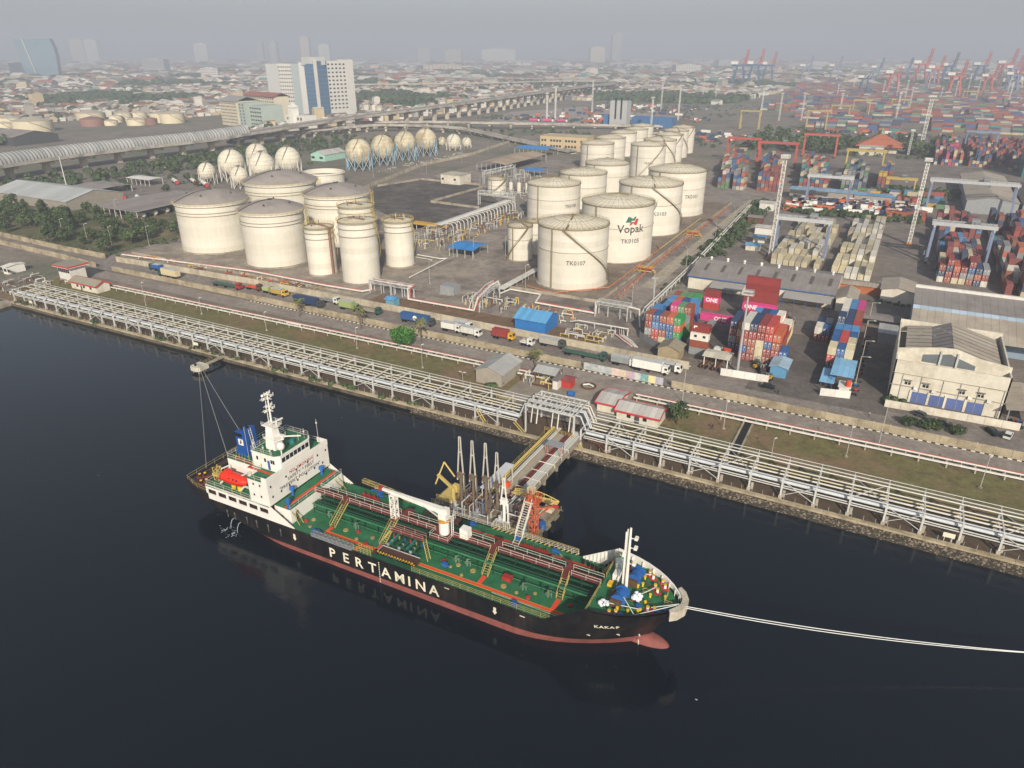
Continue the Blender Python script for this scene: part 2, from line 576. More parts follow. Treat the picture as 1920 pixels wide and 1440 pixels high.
def hb(x, z):
    B = 8.6
    xs, xe = lerp_tab(T_XS, z), lerp_tab(T_XE, z)
    h = B
    s = (x - xs) / lerp_tab(T_LS, z)
    if s < 1:
        s = max(0, s)
        h0 = lerp_tab(T_HS, z)
        h = h0 + (B - h0) * (1 - (1 - s) ** 2.2)
    xb = lerp_tab(T_XB, z)
    if x > xb:
        s = min(1, (x - xb) / (xe - xb))
        h = min(h, B * (1 - s ** lerp_tab(T_P, z)) ** lerp_tab(T_Q, z))
    return h
def level(z, n=72, xa=None, xb=None):
    xs, xe = lerp_tab(T_XS, z), lerp_tab(T_XE, z)
    a, b = (xs if xa is None else xa), (xe if xb is None else xb)
    out = []
    for i in range(n + 1):
        t = i / n
        if xb is None:
            t = 1 - (1 - t) ** 1.35
        out.append((a + (b - a) * t, z))
    return [(x, hb(x, z), z) for x, z in out]
def skin(mb, rows, transom=True, m=0):
    for sgn in (-1, 1):
        for A, B in zip(rows, rows[1:]):
            n = len(A)
            vs = [(x, sgn * y, z) for x, y, z in A + B]
            fs = [(i, i + 1, i + 1 + n, i + n) if sgn < 0 else (i + n, i + 1 + n, i + 1, i) for i in range(n - 1)]
            mb.add(vs, fs, True, m)
    if transom:
        for A, B in zip(rows, rows[1:]):
            a, b = A[0], B[0]
            mb.add([(a[0], -a[1], a[2]), (a[0], a[1], a[2]), (b[0], b[1], b[2]), (b[0], -b[1], b[2])], [(3, 2, 1, 0)], False, m)
def wet(x):                                                   # edge of the red paint, higher towards the bow
    return .72 + (x + 42) * .0092
edge = [(x, hb(x, wet(x)), wet(x)) for x, _, _ in level(.9)]
mb = MB()
skin(mb, [level(z) for z in (-2, -1, 0)] + [edge])
mb.sphere((43.4, 0, -.5), 1, 20, 14, sx=4.9, sy=1.7, sz=1.95)
mb.build('boot_topping', hullred, ship)
mb = MB()
skin(mb, [edge] + [level(z) for z in (2, 3, 4, 5.1)])
skin(mb, [level(z, 10, xb=-42.6) for z in (5.1, 5.7, 6.35)])
def bowlevel(z):
    return level(z, 40, xa=30 + 6.0 * (z - 5.1) / 4.2)
skin(mb, [bowlevel(z) for z in (5.1, 6.2, 7.2, 8.2, 8.8, 9.3)], transom=False)
hull = mb.build('hull', hullblack, ship)
# hull lettering and marks on the starboard side
def hull_text(txt, x0, z, size, sp, mat, name='lettering', bold=.02):
    for i, ch in enumerate(txt):
        if ch == ' ':
            continue
        vs, fs = text_mb(ch, size, bold=bold)
        cx = x0 + i * sp
        o = MB().add([(cx + x, -hb(cx + x, z + y) - .09, z + y) for x, y, _ in vs], fs).build(name, mat, hull)
letterw = mk('letter_white', 'dcd6bf', .6, .1, 2., streak=.1)
for ch, x in zip('PERTAMINA', (-11.9, -8.8, -5.9, -2.9, 0, 2.9, 4.9, 7.2, 9.9)):
    hull_text(ch, x, 2.75, 2.9, 0, letterw, bold=.05)
hull_text('KAKAP', 38.3, 6.1, 1.0, .74, letterw, bold=.03)
for x in (-20.8, 21.5):
    vs = [(-.25, .75), (.25, .75), (.25, -.1), (.45, -.1), (0, -.75), (-.45, -.1), (-.25, -.1)]
    MB().add([(x + a, -hb(x, 3) - .04, 3.2 + b) for a, b in vs], [tuple(reversed(range(7)))]).build('arrow_mark', letterw, hull)
for x, z in ((12, 4.2), (26, 4.1), (36.3, 3.2), (40.4, 3.3)):
    MB().box(x, x + .9, -hb(x + .4, z) - .05, -hb(x + .4, z) + .05, z, z + .12).build('draught_mark', letterw, hull)
mb = MB()
for i in range(12):
    z = .2 + i * .38
    mb.cb(-1.45, -hb(-1.4, z) - .03, z, .18, .05, .16)
mb.build('draught_scale', letterw, hull)
mb = MB()
for i in range(8):
    z = -.1 + i * .3
    mb.cb(43.6, -hb(43.6, max(z, .2)) - (.9 if z < 1.2 else .1), z, .16, .1, .16)
mb.build('draught_scale', letterw, hull)
mb = MB()
for x in (-38.2, -36.2, -33, -30.5, -27.5, -24.4):
    mb.box(x, x + .3, -hb(x, 3.6) - .03, -hb(x, 3.6) + .1, 3.3, 3.9)
    mb.box(x + .08, x + .2, -hb(x, 3.) - .03, -hb(x, 3.) + .1, 2.2, 3.3)
mb.build('discharge_stain', mk('scuffed_hull', '6f6a63', .8, .3, 2.), hull)

# decks
def deckpoly(z, xa, xb, n=30, inset=.06):
    xs = [xa + (xb - xa) * i / n for i in range(n + 1)]
    return [(x, -max(0, hb(x, z) - inset)) for x in xs] + [(x, max(0, hb(x, z) - inset)) for x in reversed(xs)]
MB().add([(x, y, 4.95) for x, y in deckpoly(4.95, -43, 37.5)], [tuple(range(62))]).build('main_deck', deckgreen, ship)
MB().add([(x, y, 6.2) for x, y in deckpoly(6.2, -50.0, -24)], [tuple(range(62))]).build('mooring_deck', brown, ship)
MB().add([(x, y, 8.2) for x, y in deckpoly(8.2, 36.4, 48.75)], [tuple(range(62))]).build('forecastle_deck', deckgreen, ship)
MB().box(36.25, 36.45, -6.2, 6.2, 4.9, 8.2).build('forecastle_bulkhead', dkgreen, ship)
MB().prism(deckpoly(7.6, -43, -26.2, 10, 0.02), 8.0, 8.22).build('boat_deck', deckgreen, ship)

# white side plating of the poop with its openings
for sg in (-1, 1):
    mb = MB()
    y0 = lambda x: sg * (hb(x, 7) - .02)
    def panel(x0, x1, z0, z1, z2=None, z3=None):
        ya, yb = y0(x0), y0(x1)
        a = [(x0, ya, z0), (x1, yb, z0 if z3 is None else z3), (x1, yb, z1 if z2 is None else z2), (x0, ya, z1)]
        b = [(p[0], p[1] - sg * .15, p[2]) for p in a]
        mb.add(a + b, [(0, 1, 2, 3), (7, 6, 5, 4), (3, 2, 6, 7), (0, 3, 7, 4), (1, 5, 6, 2), (0, 4, 5, 1)])
    xs = [-43.0 + 2.72 * i for i in range(7)]
    for i, x in enumerate(xs[:-1]):
        panel(x, x + 2.72, 5.1, 6.35 + .06)
        panel(x, x + 2.72, 7.45, 8.35)
        panel(x, x + .55, 6.41, 7.45)
    panel(xs[-1], xs[-1] + .5, 5.1, 8.35)
    panel(xs[-1] + .5, -20.6, 5.1, 8.35, 5.2)
    mb.build('side_plating', shipwhite, ship)
    MB().box(-42.9, -26.6, sg * 6.6 - .05, sg * 6.6 + .05, 6.2, 8.0).build('inner_wall', mk('inner_red', '93352f', .8, .15, 1.), ship)
mb = MB()                                                     # ribs inside the far plating's sloping end
for i in range(9):
    x = -26 + i * .6
    mb.box(x, x + .1, 8.25, 8.42, 5.0, 8.3 - max(0, (x + 26.2)) * .55)
mb.build('plating_ribs', shipwhite, ship)

# deckhouse
house = MB().box(-31, -26.1, -8.35, 8.35, 8.22, 13.0).box(-40, -31, -4.7, 8.35, 8.22, 13.0).build('deckhouse', shipwhite, ship)
MB().box(-31, -26.15, -8.3, 8.3, 13.0, 13.06).box(-40, -31, -4.65, 8.3, 13.0, 13.06).build('bridge_deck', deckgreen, ship)
MB().box(-26.3, -26.05, -8.4, 8.4, 13.06, 14.15).box(-28.6, -26.3, 8.2, 8.4, 13.06, 14.15).box(-27.4, -26.3, -8.4, -8.2, 13.06, 14.15).build('bridge_front_bulwark', shipwhite, ship)
mb = MB()
mb.rail([(-40, -4.6, 13.06), (-31, -4.6, 13.06), (-31, -8.3, 13.06), (-27.4, -8.3, 13.06)])
mb.rail([(-40, -4.6, 13.06), (-40, 8.3, 13.06), (-28.6, 8.3, 13.06)])
mb.build('bridge_deck_railing', railw, ship)
MB().box(-38.5, -33.6, -4.3, -3.8, 13.06, 13.09).box(-38.9, -38.4, -4.3, .5, 13.06, 13.09).box(-33.6, -27.6, -5.6, -5.1, 13.06, 13.09).box(-33.9, -33.4, -5.6, -3.8, 13.06, 13.09).build('deck_line', lineorange, ship)
wheel = MB().prism([(-33.3, -4.4), (-27.6, -4.4), (-26.8, -3.6), (-26.8, 4.2), (-27.6, 5.0), (-33.3, 5.0)], 13.06, 16.2).build('wheelhouse', shipwhite, ship)
MB().prism([(-33.4, -4.5), (-27.5, -4.5), (-26.65, -3.65), (-26.65, 4.25), (-27.5, 5.1), (-33.4, 5.1)], 16.2, 16.36).build('visor', shipwhite, wheel)
MB().prism([(-33.2, -4.3), (-27.7, -4.3), (-26.9, -3.5), (-26.9, 4.1), (-27.7, 4.9), (-33.2, 4.9)], 16.36, 16.4).build('monkey_deck', deckgreen, wheel)
mb = MB()
mb.rail([(-33.3, -4.4, 16.36), (-28, -4.4, 16.36)], .95)
mb.rail([(-33.3, -4.4, 16.36), (-33.3, 5, 16.36), (-27.6, 5, 16.36)], .95)
mb.build('railing', railw, wheel)
for i in range(7):
    y = -3.3 + i * 1.06
    MB().box(-26.82, -26.76, y, y + .85, 14.75, 15.7).build('window', glass, wheel)
for x in (-32.2, -30.2, -28.6, -28.05):
    MB().box(x, x + .45, -4.44, -4.36, 14.7, 15.5).build('window', glass, wheel)
MB().box(-29.4, -28.85, -4.46, -4.36, 13.2, 15.2).build('door', bluep, wheel)
for z, ys in ((11.9, (-7.6, -3.6, -.8, 2.4, 5.2, 7.6)), (9.6, (-7.4, -5.2, -3, -.8, 1.6, 4, 6.4))):
    for y in ys:
        MB().box(-26.12, -26.04, y - .16, y + .16, z, z + .42).build('window', glass, house)
for x, z in ((-29.6, 12), (-28, 12), (-29.8, 9.6), (-28, 9.6)):
    MB().box(x - .16, x + .16, -8.42, -8.33, z, z + .42).build('window', glass, house)
def front_text(txt, y, z, size, mat=dsteel):
    vs, fs = text_mb(txt, size, space=1.15, bold=.012)
    MB().add([(-26.04, y + a, z + b) for a, b, _ in vs], fs).build('lettering', mat, house)
front_text('NO SMOKING', .7, 12.45, .95, redp)
front_text('SAFETY * FIRST', .4, 11.35, .95)
front_text('"PREVENT POLLUTION"', .1, 10.3, .95)
MB().box(-33.5, -31.2, -4.78, -4.68, 8.3, 10.3).build('recess_door', dsteel, house)
# raised deck ahead of the house, joined to the catwalk
blk = MB().box(-26.1, -22.2, -7.4, 7.4, 4.95, 7.9).build('raised_deck_block', shipwhite, ship)
MB().box(-26.05, -22.3, -7.3, 7.3, 7.9, 7.94).build('raised_deck', deckgreen, blk)
MB().box(-24.0, -23.4, -7.2, 7.2, 7.94, 7.97).box(-23.4, -22.2, -.1, .5, 7.94, 7.97).build('deck_line', lineorange, blk)
mb = MB().rail([(-22.25, -7.3, 7.94), (-22.25, -.5, 7.94)]).rail([(-22.25, 1.3, 7.94), (-22.25, 7.3, 7.94)])
mb.build('railing', railw, blk)
mb = MB()
mb.ladder((-20.6, -6.6, 4.95), (-22.4, -6.6, 7.9), 1.0).ladder((-20.2, 5.6, 4.95), (-22.4, 5.6, 7.9), 1.0)
mb.build('deck_ladder', raily, blk)
MB().box(-22.15, -22.05, -6.2, -5.6, 5.1, 7.0).box(-22.15, -22.05, 3.0, 3.8, 5.1, 6.8).build('doorway', dsteel, blk)
for x, y in ((-25.2, -3.4), (-25.2, 4.9), (-23.0, -6.9)):
    mb = MB()
    mb.cyl((x, y, 7.9), (x, y, 9.4), .28).cyl((x, y, 9.4), (x, y, 9.9), .55, .5).cyl((x, y, 9.9), (x, y, 10.1), .5, .2)
    mb.build('ventilator', bluep, ship)
# funnel
fun = MB()
a, b = [(-38.8, -2.9), (-36.3, -2.9), (-36.3, .2), (-38.8, .2)], [(-38.9, -2.8), (-36.3, -2.8), (-36.3, .1), (-38.9, .1)]
fun.add([(x, y, 13.0) for x, y in a] + [(-38.9, -2.8, 18.3), (-36.6, -2.8, 18.8), (-36.6, .1, 18.8), (-38.9, .1, 18.3)],
        [(4, 5, 6, 7), (0, 1, 5, 4), (1, 2, 6, 5), (2, 3, 7, 6), (3, 0, 4, 7)])
fun = fun.build('funnel', mk('funnel_blue', '1d4f96', .5, .12, .8), ship)
MB().box(-39.1, -37.1, -2.98, .3, 17.4, 18.1).build('smoke_band', black, fun)
MB().box(-38.2, -36.95, -2.93, -2.86, 15.6, 16.9).build('emblem', shipwhite, fun)
mb = MB()
mb.add([(-37.9, -2.95, 15.9), (-37.45, -2.95, 15.9), (-37.2, -2.95, 16.45), (-37.65, -2.95, 16.45)], [(0, 1, 2, 3)])
mb.add([(-37.75, -2.95, 16.5), (-37.4, -2.95, 16.5), (-37.2, -2.95, 16.75), (-37.55, -2.95, 16.75)], [(0, 1, 2, 3)])
mb.build('emblem_mark', dsteel, fun)
MB().ladder((-35.7, -1.3, 13.06), (-36.5, -1.3, 18.8), .55, step=.5, w=.05).build('ladder', railw, fun)
for x, y in ((-37.9, -1.9), (-37.9, -.7), (-37.0, -1.3)):
    MB().cyl((x, y, 18.2), (x, y, 19.1), .2).build('exhaust_pipe', black, fun)
MB().cyl((-35.2, -3.6, 13.06), (-35.2, -3.6, 20.5), .03, n=4).build('whip_antenna', railw, ship)
# radar mast
mst = MB()
def taper(mb, x0, x1, y0, y1, z0, X0, X1, Y0, Y1, z1):
    mb.add([(x0, y0, z0), (x1, y0, z0), (x1, y1, z0), (x0, y1, z0), (X0, Y0, z1), (X1, Y0, z1), (X1, Y1, z1), (X0, Y1, z1)],
           [(4, 5, 6, 7), (0, 1, 5, 4), (1, 2, 6, 5), (2, 3, 7, 6), (3, 0, 4, 7)])
taper(mst, -31.3, -28.9, -2.6, -.4, 16.4, -30.9, -29.4, -2.2, -.8, 21.3)
mst = mst.build('radar_mast', shipwhite, ship)
mb = MB().prism([(-31.2, -2.9), (-28.2, -2.9), (-27.4, -1.5), (-28.2, -.1), (-31.2, -.1)], 18.7, 18.85)
mb.prism([(-31.4, -2.7), (-28.6, -2.7), (-28.2, -1.5), (-28.6, -.3), (-31.4, -.3)], 21.3, 21.45)
mb.rail([(-31.2, -2.9, 18.85), (-28.2, -2.9, 18.85), (-27.4, -1.5, 18.85), (-28.2, -.1, 18.85)], .8, 2)
mb.rail([(-31.4, -2.7, 21.45), (-28.6, -2.7, 21.45), (-28.2, -1.5, 21.45), (-28.6, -.3, 21.45), (-31.4, -.3, 21.45)], .7, 2, 1.2)
mb.build('mast_platform', shipwhite, mst)
mb = MB()
mb.cyl((-29.9, -1.5, 21.3), (-29.9, -1.5, 28.2), .2, .12, 8)
mb.ladder((-30.3, -1.5, 21.4), (-30.25, -1.5, 27.6), .6, 'y', .06, .5)
for z, wdt in ((24.4, 2.6), (25.2, 1.6), (26.9, 2.8), (27.7, 1.4)):
    mb.bar((-29.9, -1.5 - wdt / 2, z), (-29.9, -1.5 + wdt / 2, z), .12)
    mb.bar((-30.5, -1.5 - wdt / 2, z), (-30.5, -1.5 + wdt / 2, z), .08)
    mb.bar((-30.6, -1.5, z), (-29.0, -1.5, z), .12)
    for s_ in (-1, 1):
        mb.bar((-29.9, -1.5 + s_ * wdt / 2, z), (-29.9, -1.5 + s_ * wdt / 2, z + .6), .1)
        mb.cb(-29.9, -1.5 + s_ * wdt / 3, z, .25, .25, .4)
mb.sphere((-30.0, -2.6, 27.8), .28, 8, 6)
mb.build('crosstree', shipwhite, mst)
MB().cyl((-28.7, -1.5, 21.5), (-28.7, -1.5, 22.3), .15).build('scanner_post', shipwhite, mst)
MB().bar((-28.9, -3.0, 22.4), (-28.5, 0, 22.4), .25, .22).build('radar_scanner', shipwhite, mst)
MB().bar((-28.0, -1.5, 19.3), (-24.6, 0.2, 19.5), .22, .2).cyl((-27.8, -1.5, 18.8), (-27.8, -1.5, 19.3), .12).build('radar_scanner', shipwhite, mst)
dome = MB().cyl((-26.9, -3.0, 16.4), (-26.9, -3.0, 17.5), .14).cyl((-26.6, -3.3, 16.4), (-26.9, -3.0, 17.5), .06, n=5)
dome.sphere((-26.9, -3.0, 18.2), .75, 16, 10, sz=1.15)
dome.build('radome', shipwhite, ship)
MB().cyl((-28.2, 1.2, 16.4), (-28.2, 1.2, 17.2), .5, n=12).build('deck_locker', mk('teal_paint', '2f6f74', .6, .15, 1.), ship)
for x, y, h_ in ((-27.6, 3.9, 2.2), (-27.9, 2.6, 1.6), (-32.8, -4.1, 2.4), (-30.4, -4.1, 1.8), (-28.6, -4.2, 1.5), (-27.6, 7.6, 2.5)):
    MB().cyl((x, y, 16.3 if abs(y) < 5 else 13), (x, y, 16.3 + h_), .04, n=5).cb(x, y, 16.3 + h_ * .6, .25, .25, .3).build('antenna', railw, ship)
# stern fittings
mb = MB()
st = [(x, -hb(x, 6.3) + .1, 6.3) for x in (-42.8, -46, -50.2)] + [(x, hb(x, 6.3) - .1, 6.3) for x in (-50.2, -46, -42.8)]
mb.rail(st, 1.1)
mb.build('stern_railing', raily, ship)
mb = MB()
mb.rail([(-43, -8.2, 8.22), (-31.2, -8.35, 8.22)], 1.0).rail([(-43, -8.2, 8.22), (-43, 8.2, 8.22), (-40, 8.35, 8.22)], 1.)
mb.build('boat_deck_railing', railw, ship)
def bitts(x, y, z, rz, plate=redp, cap=yellow, body=shipwhite):
    o = MB().box(-1.1, 1.1, -.55, .55, 0, .06).build('mooring_bitts', plate, ship, (x, y, z), rz)
    for s_ in (-.5, .5):
        b_ = MB().cyl((s_, 0, .06), (s_, 0, .75), .24, .22).build('post', body, o)
        MB().cyl((s_, 0, .75), (s_, 0, .85), .3, .26).build('cap', cap, b_)
rustp = mk('deck_plate_red', '7c3a33', .8, .2, 1.)
bitts(-48.6, -4.6, 6.2, .9, rustp, yellow, black)
bitts(-46.4, -6.2, 6.2, .9, rustp, yellow, black)
bitts(-48.4, 4.6, 6.2, -.9, rustp, yellow, black)
mb = MB().cb(-46, -.5, 6.2, 1.6, 2.4, 1.1).cyl((-46, -2.8, 6.9), (-46, 1.8, 6.9), .55).cyl((-44.8, -3.2, 6.2), (-44.8, -3.2, 8.2), .25)
mb.build('mooring_winch', black, ship)
mb = MB()
mb.truss((-42.0, -6.0, 6.2), (-42.0, -6.0, 11.2), 1.1, 1.1, 5, .12).bar((-42, -6, 11.2), (-40.2, -6.6, 12), .25).bar((-42.8, -4.6, 8.2), (-42, -6, 11), .16)
mb.cb(-42, -6, 9.3, 1.5, 1.5, .5)
mb.build('provision_davit', paleyel, ship)
for x in (-36.9, -35.3):
    MB().cyl((x, -6.9, 8.22), (x, -6.9, 9.1), .45).build('deck_drum', mk('bright_yellow', 'dcc21f', .5, .1, 1.), ship)
mb = MB()
for x in (-39.2, -33.8):
    mb.bar((x, -5.6, 8.22), (x, -7.0, 9.6), .3, .4).bar((x, -7, 9.6), (x, -8.0, 9.2), .25, .3).bar((x, -5.2, 8.22), (x, -5.2, 11.8), .3).bar((x, -5.2, 11.8), (x, -7.1, 12.1), .22)
mb.build('boat_davit', shipwhite, ship)
mb = MB()
for i in range(5):
    for j in range(3):
        mb.cyl((-39.4 + i * .75, -3.6 + j * .8, 13.06), (-39.4 + i * .75, -3.6 + j * .8, 13.5), .13, n=6)
mb.build('cylinder_rack', mk('yellow_green', '8f9a33', .6, .2, 2.), ship)
MB().bar((-41.2, -1.5, 9), (-38.9, -3.0, 14.2), .35).build('exhaust_trunk', bluep, ship)
MB().cyl((-45.2, 2.4, 6.2), (-45.2, 2.4, 9.8), .07, n=5).build('flagstaff', railw, ship)
MB().add([(-45.2, 2.4, 9.7), (-44.2, 2.4, 9.6), (-44.2, 2.45, 9.25), (-45.2, 2.4, 9.3), (-44.25, 2.5, 8.9), (-45.2, 2.4, 8.9)], [(0, 1, 2, 3)], m=0).add([(-45.2, 2.4, 9.3), (-44.2, 2.45, 9.25), (-44.25, 2.5, 8.9), (-45.2, 2.4, 8.9)], [(0, 1, 2, 3)], m=1).build('flag', [redp, white], ship)

# cargo deck: catwalk, ladders, pipes
cat = MB().box(-22.2, 36.3, -.3, 1.2, 7.9, 8.0).prism([(5.2, -2.3), (8.9, -2.3), (8.9, -.3), (5.2, -.3)], 7.9, 8.0).box(-3.2, -1.6, 1.2, 3.2, 7.9, 8.).box(16.2, 17.8, 1.2, 2.6, 7.9, 8.).box(29.6, 31, 1.2, 2.6, 7.9, 8.).build('catwalk', walkred, ship)
mb = MB()
mb.rail([(-22.2, -.3, 8), (-15.6, -.3, 8)]).rail([(-14, -.3, 8), (-4.2, -.3, 8)]).rail([(-2.6, -.3, 8), (5.2, -.3, 8), (5.2, -2.3, 8), (8.9, -2.3, 8), (8.9, -.3, 8), (16.2, -.3, 8)])
mb.rail([(17.8, -.3, 8), (29.6, -.3, 8)]).rail([(31.2, -.3, 8), (36.3, -.3, 8)])
mb.rail([(-22.2, 1.2, 8), (-3.2, 1.2, 8)]).rail([(-1.6, 1.2, 8), (5, 1.2, 8)]).rail([(9.4, 1.2, 8), (16.2, 1.2, 8)]).rail([(17.8, 1.2, 8), (29.6, 1.2, 8)]).rail([(31, 1.2, 8), (36.3, 1.2, 8)])
mb.build('railing', railw, cat)
mb = MB()
for i in range(20):
    x = -21 + i * 3
    for y in (-.1, 1.0):
        mb.bar((x, y, 4.95), (x, y, 7.9), .16)
    mb.bar((x, -2.6, 6.4), (x, 3.4, 6.4), .18)
    mb.bar((x, -2.6, 4.95), (x, -2.6, 6.4), .14).bar((x, 3.4, 4.95), (x, 3.4, 6.4), .14)
mb.build('support', dkgreen, cat)
for j, (y, r, z) in enumerate(((-2.2, .2, 6.6), (-1.6, .2, 6.6), (-1.0, .14, 6.65), (.2, .25, 6.7), (1.6, .22, 6.6), (2.2, .2, 6.6), (2.8, .2, 6.6), (3.2, .1, 6.9), (-2.5, .1, 5.4), (2.6, .16, 5.5))):
    MB().cyl((-21.5, y, z), (35, y, z), r, n=8).build('cargo_pipe', dkgreen if j % 4 else deckgreen, ship)
for x, y0, y1 in ((-14.8, -4.8, -.4), (-3.4, -5.0, -.4), (17, -3.8, -.4), (30.4, -3.2, -.4)):
    l = MB().ladder((x, y0, 5), (x, y1, 7.95), 1.1, 'x', .1, .42).build('deck_ladder', raily, ship)
    MB().bar((x - .55, y0, 5.9), (x - .55, y1, 8.85), .06).bar((x + .55, y0, 5.9), (x + .55, y1, 8.85), .06).bar((x - .55, y0, 5), (x - .55, y0, 5.9), .06).bar((x + .55, y0, 5), (x + .55, y0, 5.9), .06).build('handrail', raily, l)
    MB().box(x - .55, x + .55, y1 - 1.0, y1 + .6, 7.98, 8.04).build('landing', walkred, l)
for x in (17, 30.4, -2.4):
    MB().ladder((x, 4.4, 5), (x, 2.4, 7.9), 1.0, 'x', .1, .42).build('deck_ladder', orange, ship)
mb = MB().box(-15.2, -3.2, -6.7, -6.1, 4.95, 4.98).box(-15.2, -14.5, -6.1, -4.7, 4.95, 4.98).box(-3.8, -2.9, -7.2, -4.8, 4.95, 4.98).box(-7.2, -6.6, -8.2, -6.7, 4.95, 4.98)
mb.box(5.4, 36, -6.5, -5.9, 4.95, 4.98).box(16.6, 17.4, -5.9, -3.8, 4.95, 4.98).box(30, 30.8, -5.9, -3.2, 4.95, 4.98)
mb.box(8, 33, 6.0, 6.6, 4.95, 4.98).box(-12, -4, 5.2, 5.8, 4.95, 4.98)
mb.build('deck_line', lineorange, ship)
mb = MB()
for (x0, x1, y) in ((-15.2, -3.2, -6.07), (5.4, 36, -5.87), (5.4, 36, -6.53), (-15.2, -3.2, -6.73)):
    mb.box(x0, x1, y - .03, y + .03, 4.95, 4.985)
mb.build('deck_line_edge', mk('deck_line_yellow', 'd3b23f', .7, .1, 1.), ship)
for s_ in (-1, 1):
    mb = MB()
    y = s_ * 8.45
    ps = [(x, s_ * (hb(x, 5.1) - .12), 5.05) for x in ((5.4, 12, 18, 24, 28, 31) if s_ < 0 else (-15, -10, -5, 0, 5, 10, 15, 20, 25, 29))]
    mb.rail(ps, 1.05, 3, 1.5)
    mb.build('deck_railing', raily if s_ < 0 else railw, ship)
mb = MB()
mb.rail([(12, 8.7, 5.05), (29, 8.6, 5.05)], 1.2, 2, 1.)
for i in range(20):
    mb.bar((12 + i * .87, 8.2, 5.1), (12.5 + i * .87, 8.9, 5.2), .1)
mb.build('fender_gallery', paleyel, ship)
MB().box(-3.0, 5.2, -8.5, -8.38, 5.0, 6.1).build('manifold_bulwark', dkgreen, ship)
mb = MB()
for i in range(6):
    mb.box(-2.8 + i * 1.45, -2.72 + i * 1.45, -8.38, -8.1, 5.0, 6.05)
mb.build('bulwark_stay', deckgreen, ship)
hy0 = mk('hatch_yellow', 'a3905a', .6, .2, 1.)
# manifold with its chequered drip tray
tray = MB().box(-2.4, 5.4, -7.5, -5.9, 5.2, 5.9).build('drip_tray', mk('tray_brown', '4a3129', .85, .3, .8), ship)
for i in range(26):
    for j in range(2):
        x = -2.4 + i * .3
        MB().box(x, x + .3, -7.56, -7.505, 5.45 + j * .28, 5.73 + j * .28).build('chequer_plate', yellow if (i + j) % 2 else black, tray)
MB().box(-2.45, 5.45, -5.92, -5.84, 5.9, 6.05).box(-2.45, -2.37, -7.5, -5.9, 5.9, 6.0).build('tray_edge', steel, tray)
for i in range(6):
    x = -1.6 + i * 1.2
    p = MB().tube([(x, -1.8, 6.2), (x, -4.2, 6.2), (x, -5.4, 6.2)], .2).build('manifold_pipe', dkgreen if i % 3 else mk('teal_paint', '2f6f74'), ship)
    MB().cyl((x, -5.4, 6.2), (x, -5.55, 6.2), .3).cyl((x, -4.3, 6.2), (x, -4.45, 6.2), .26).build('flange', dkgreen if i % 2 else greyp, p)
    MB().cyl((x, -3.6, 6.3), (x, -3.6, 6.9), .08).cyl((x, -3.6, 6.9), (x, -3.6, 6.95), .2).build('valve_wheel', [redp, hy0, bluep][i % 3], p)
mpl = MB().box(-2.6, 4.4, -3.2, -2.2, 7.3, 7.38).build('manifold_platform', walkred, ship)
mb = MB().rail([(-2.6, -3.2, 7.38), (4.4, -3.2, 7.38)], 1.0).rail([(-2.6, -2.2, 7.38), (4.4, -2.2, 7.38)], 1.0)
mb.build('railing', mk('rail_pink', 'c69a90', .6, .1, 1.), mpl)
MB().ladder((6.4, -4.6, 4.95), (4.4, -2.8, 7.3), .9, 'y', .1, .42).ladder((-4.2, -3.4, 4.95), (-2.7, -2.8, 7.3), .9, 'y', .1, .42).build('deck_ladder', raily, mpl)
# manifold on the far side
for i in range(5):
    x = -1 + i * 1.3
    MB().tube([(x, 2, 6.2), (x, 5.8, 6.2), (x, 6.6, 6.0)], .2).build('manifold_pipe', dkgreen, ship)
MB().box(-2, 6, 6, 7.6, 5.1, 5.7).build('drip_tray', mk('tray_brown', '4a3129'), ship)
mb = MB()
for i in range(9):
    for j in range(6):
        mb.bar((-15.6 + i * .42, 4.0 + j * .36, 5), (-15.6 + i * .42, 4.0 + j * .36, 5.9 + .2 * ((i + j) % 3)), .14)
mb.box(-15.9, -12, 3.9, 6, 5.0, 5.3)
mb.build('red_valve_bank', mk('valve_red', 'a8362f', .6, .2, 1.), ship)
mb = MB()
for i in range(12):
    mb.bar((19 + i * .45, 6.2, 5), (19 + i * .45, 6.2, 5.7 + .15 * (i % 3)), .14)
mb.box(18.6, 24.8, 6.0, 6.4, 5.0, 5.3)
mb.build('red_valve_bank', mk('valve_red', 'a8362f'), ship)
# hose crane amidships
cr = MB().cyl((7, -.3, 4.95), (7, -.3, 8.2), .85, n=16, m=1).cyl((7, -.3, 8.2), (7, -.3, 10.8), .95, n=16).cyl((7, -.3, 10.8), (7, -.3, 11.3), 1.1, n=16, m=2).build('crane_pedestal', [shipwhite, dkgreen, mk('rusty_yellow', 'c78f3d', .6, .2, 1.)], ship)
bm = MB()
bm.add([(7.2, -.8, 12.3), (7.2, .2, 12.3), (7.2, .2, 13.3), (7.2, -.8, 13.3), (-6.2, -.5, 13.3), (-6.2, -.1, 13.3), (-6.2, -.1, 13.7), (-6.2, -.5, 13.7)],
       [(3, 2, 6, 7), (0, 3, 7, 4), (2, 1, 5, 6), (1, 0, 4, 5), (4, 7, 6, 5), (0, 1, 2, 3)])
bm.build('boom', shipwhite, cr)
MB().box(6.3, 7.9, -1.0, .4, 11.3, 12.5).box(7.0, 8.0, -.8, .2, 12.5, 13.5).build('crane_house', shipwhite, cr)
MB().rail([(8.2, -1.6, 11.3), (9.0, -.9, 11.3), (9.0, .4, 11.3), (8.2, 1.0, 11.3)], 1.4, 3, .8).ladder((8.7, -.3, 8.2), (8.7, -.3, 12.6), .6, 'y', .06, .4).build('cab_railing', shipwhite, cr)
for y in (-.6, 0):
    MB().cyl((6.2, y, 11.4), (2.9, y, 12.95), .16).build('luffing_cylinder', steel, cr)
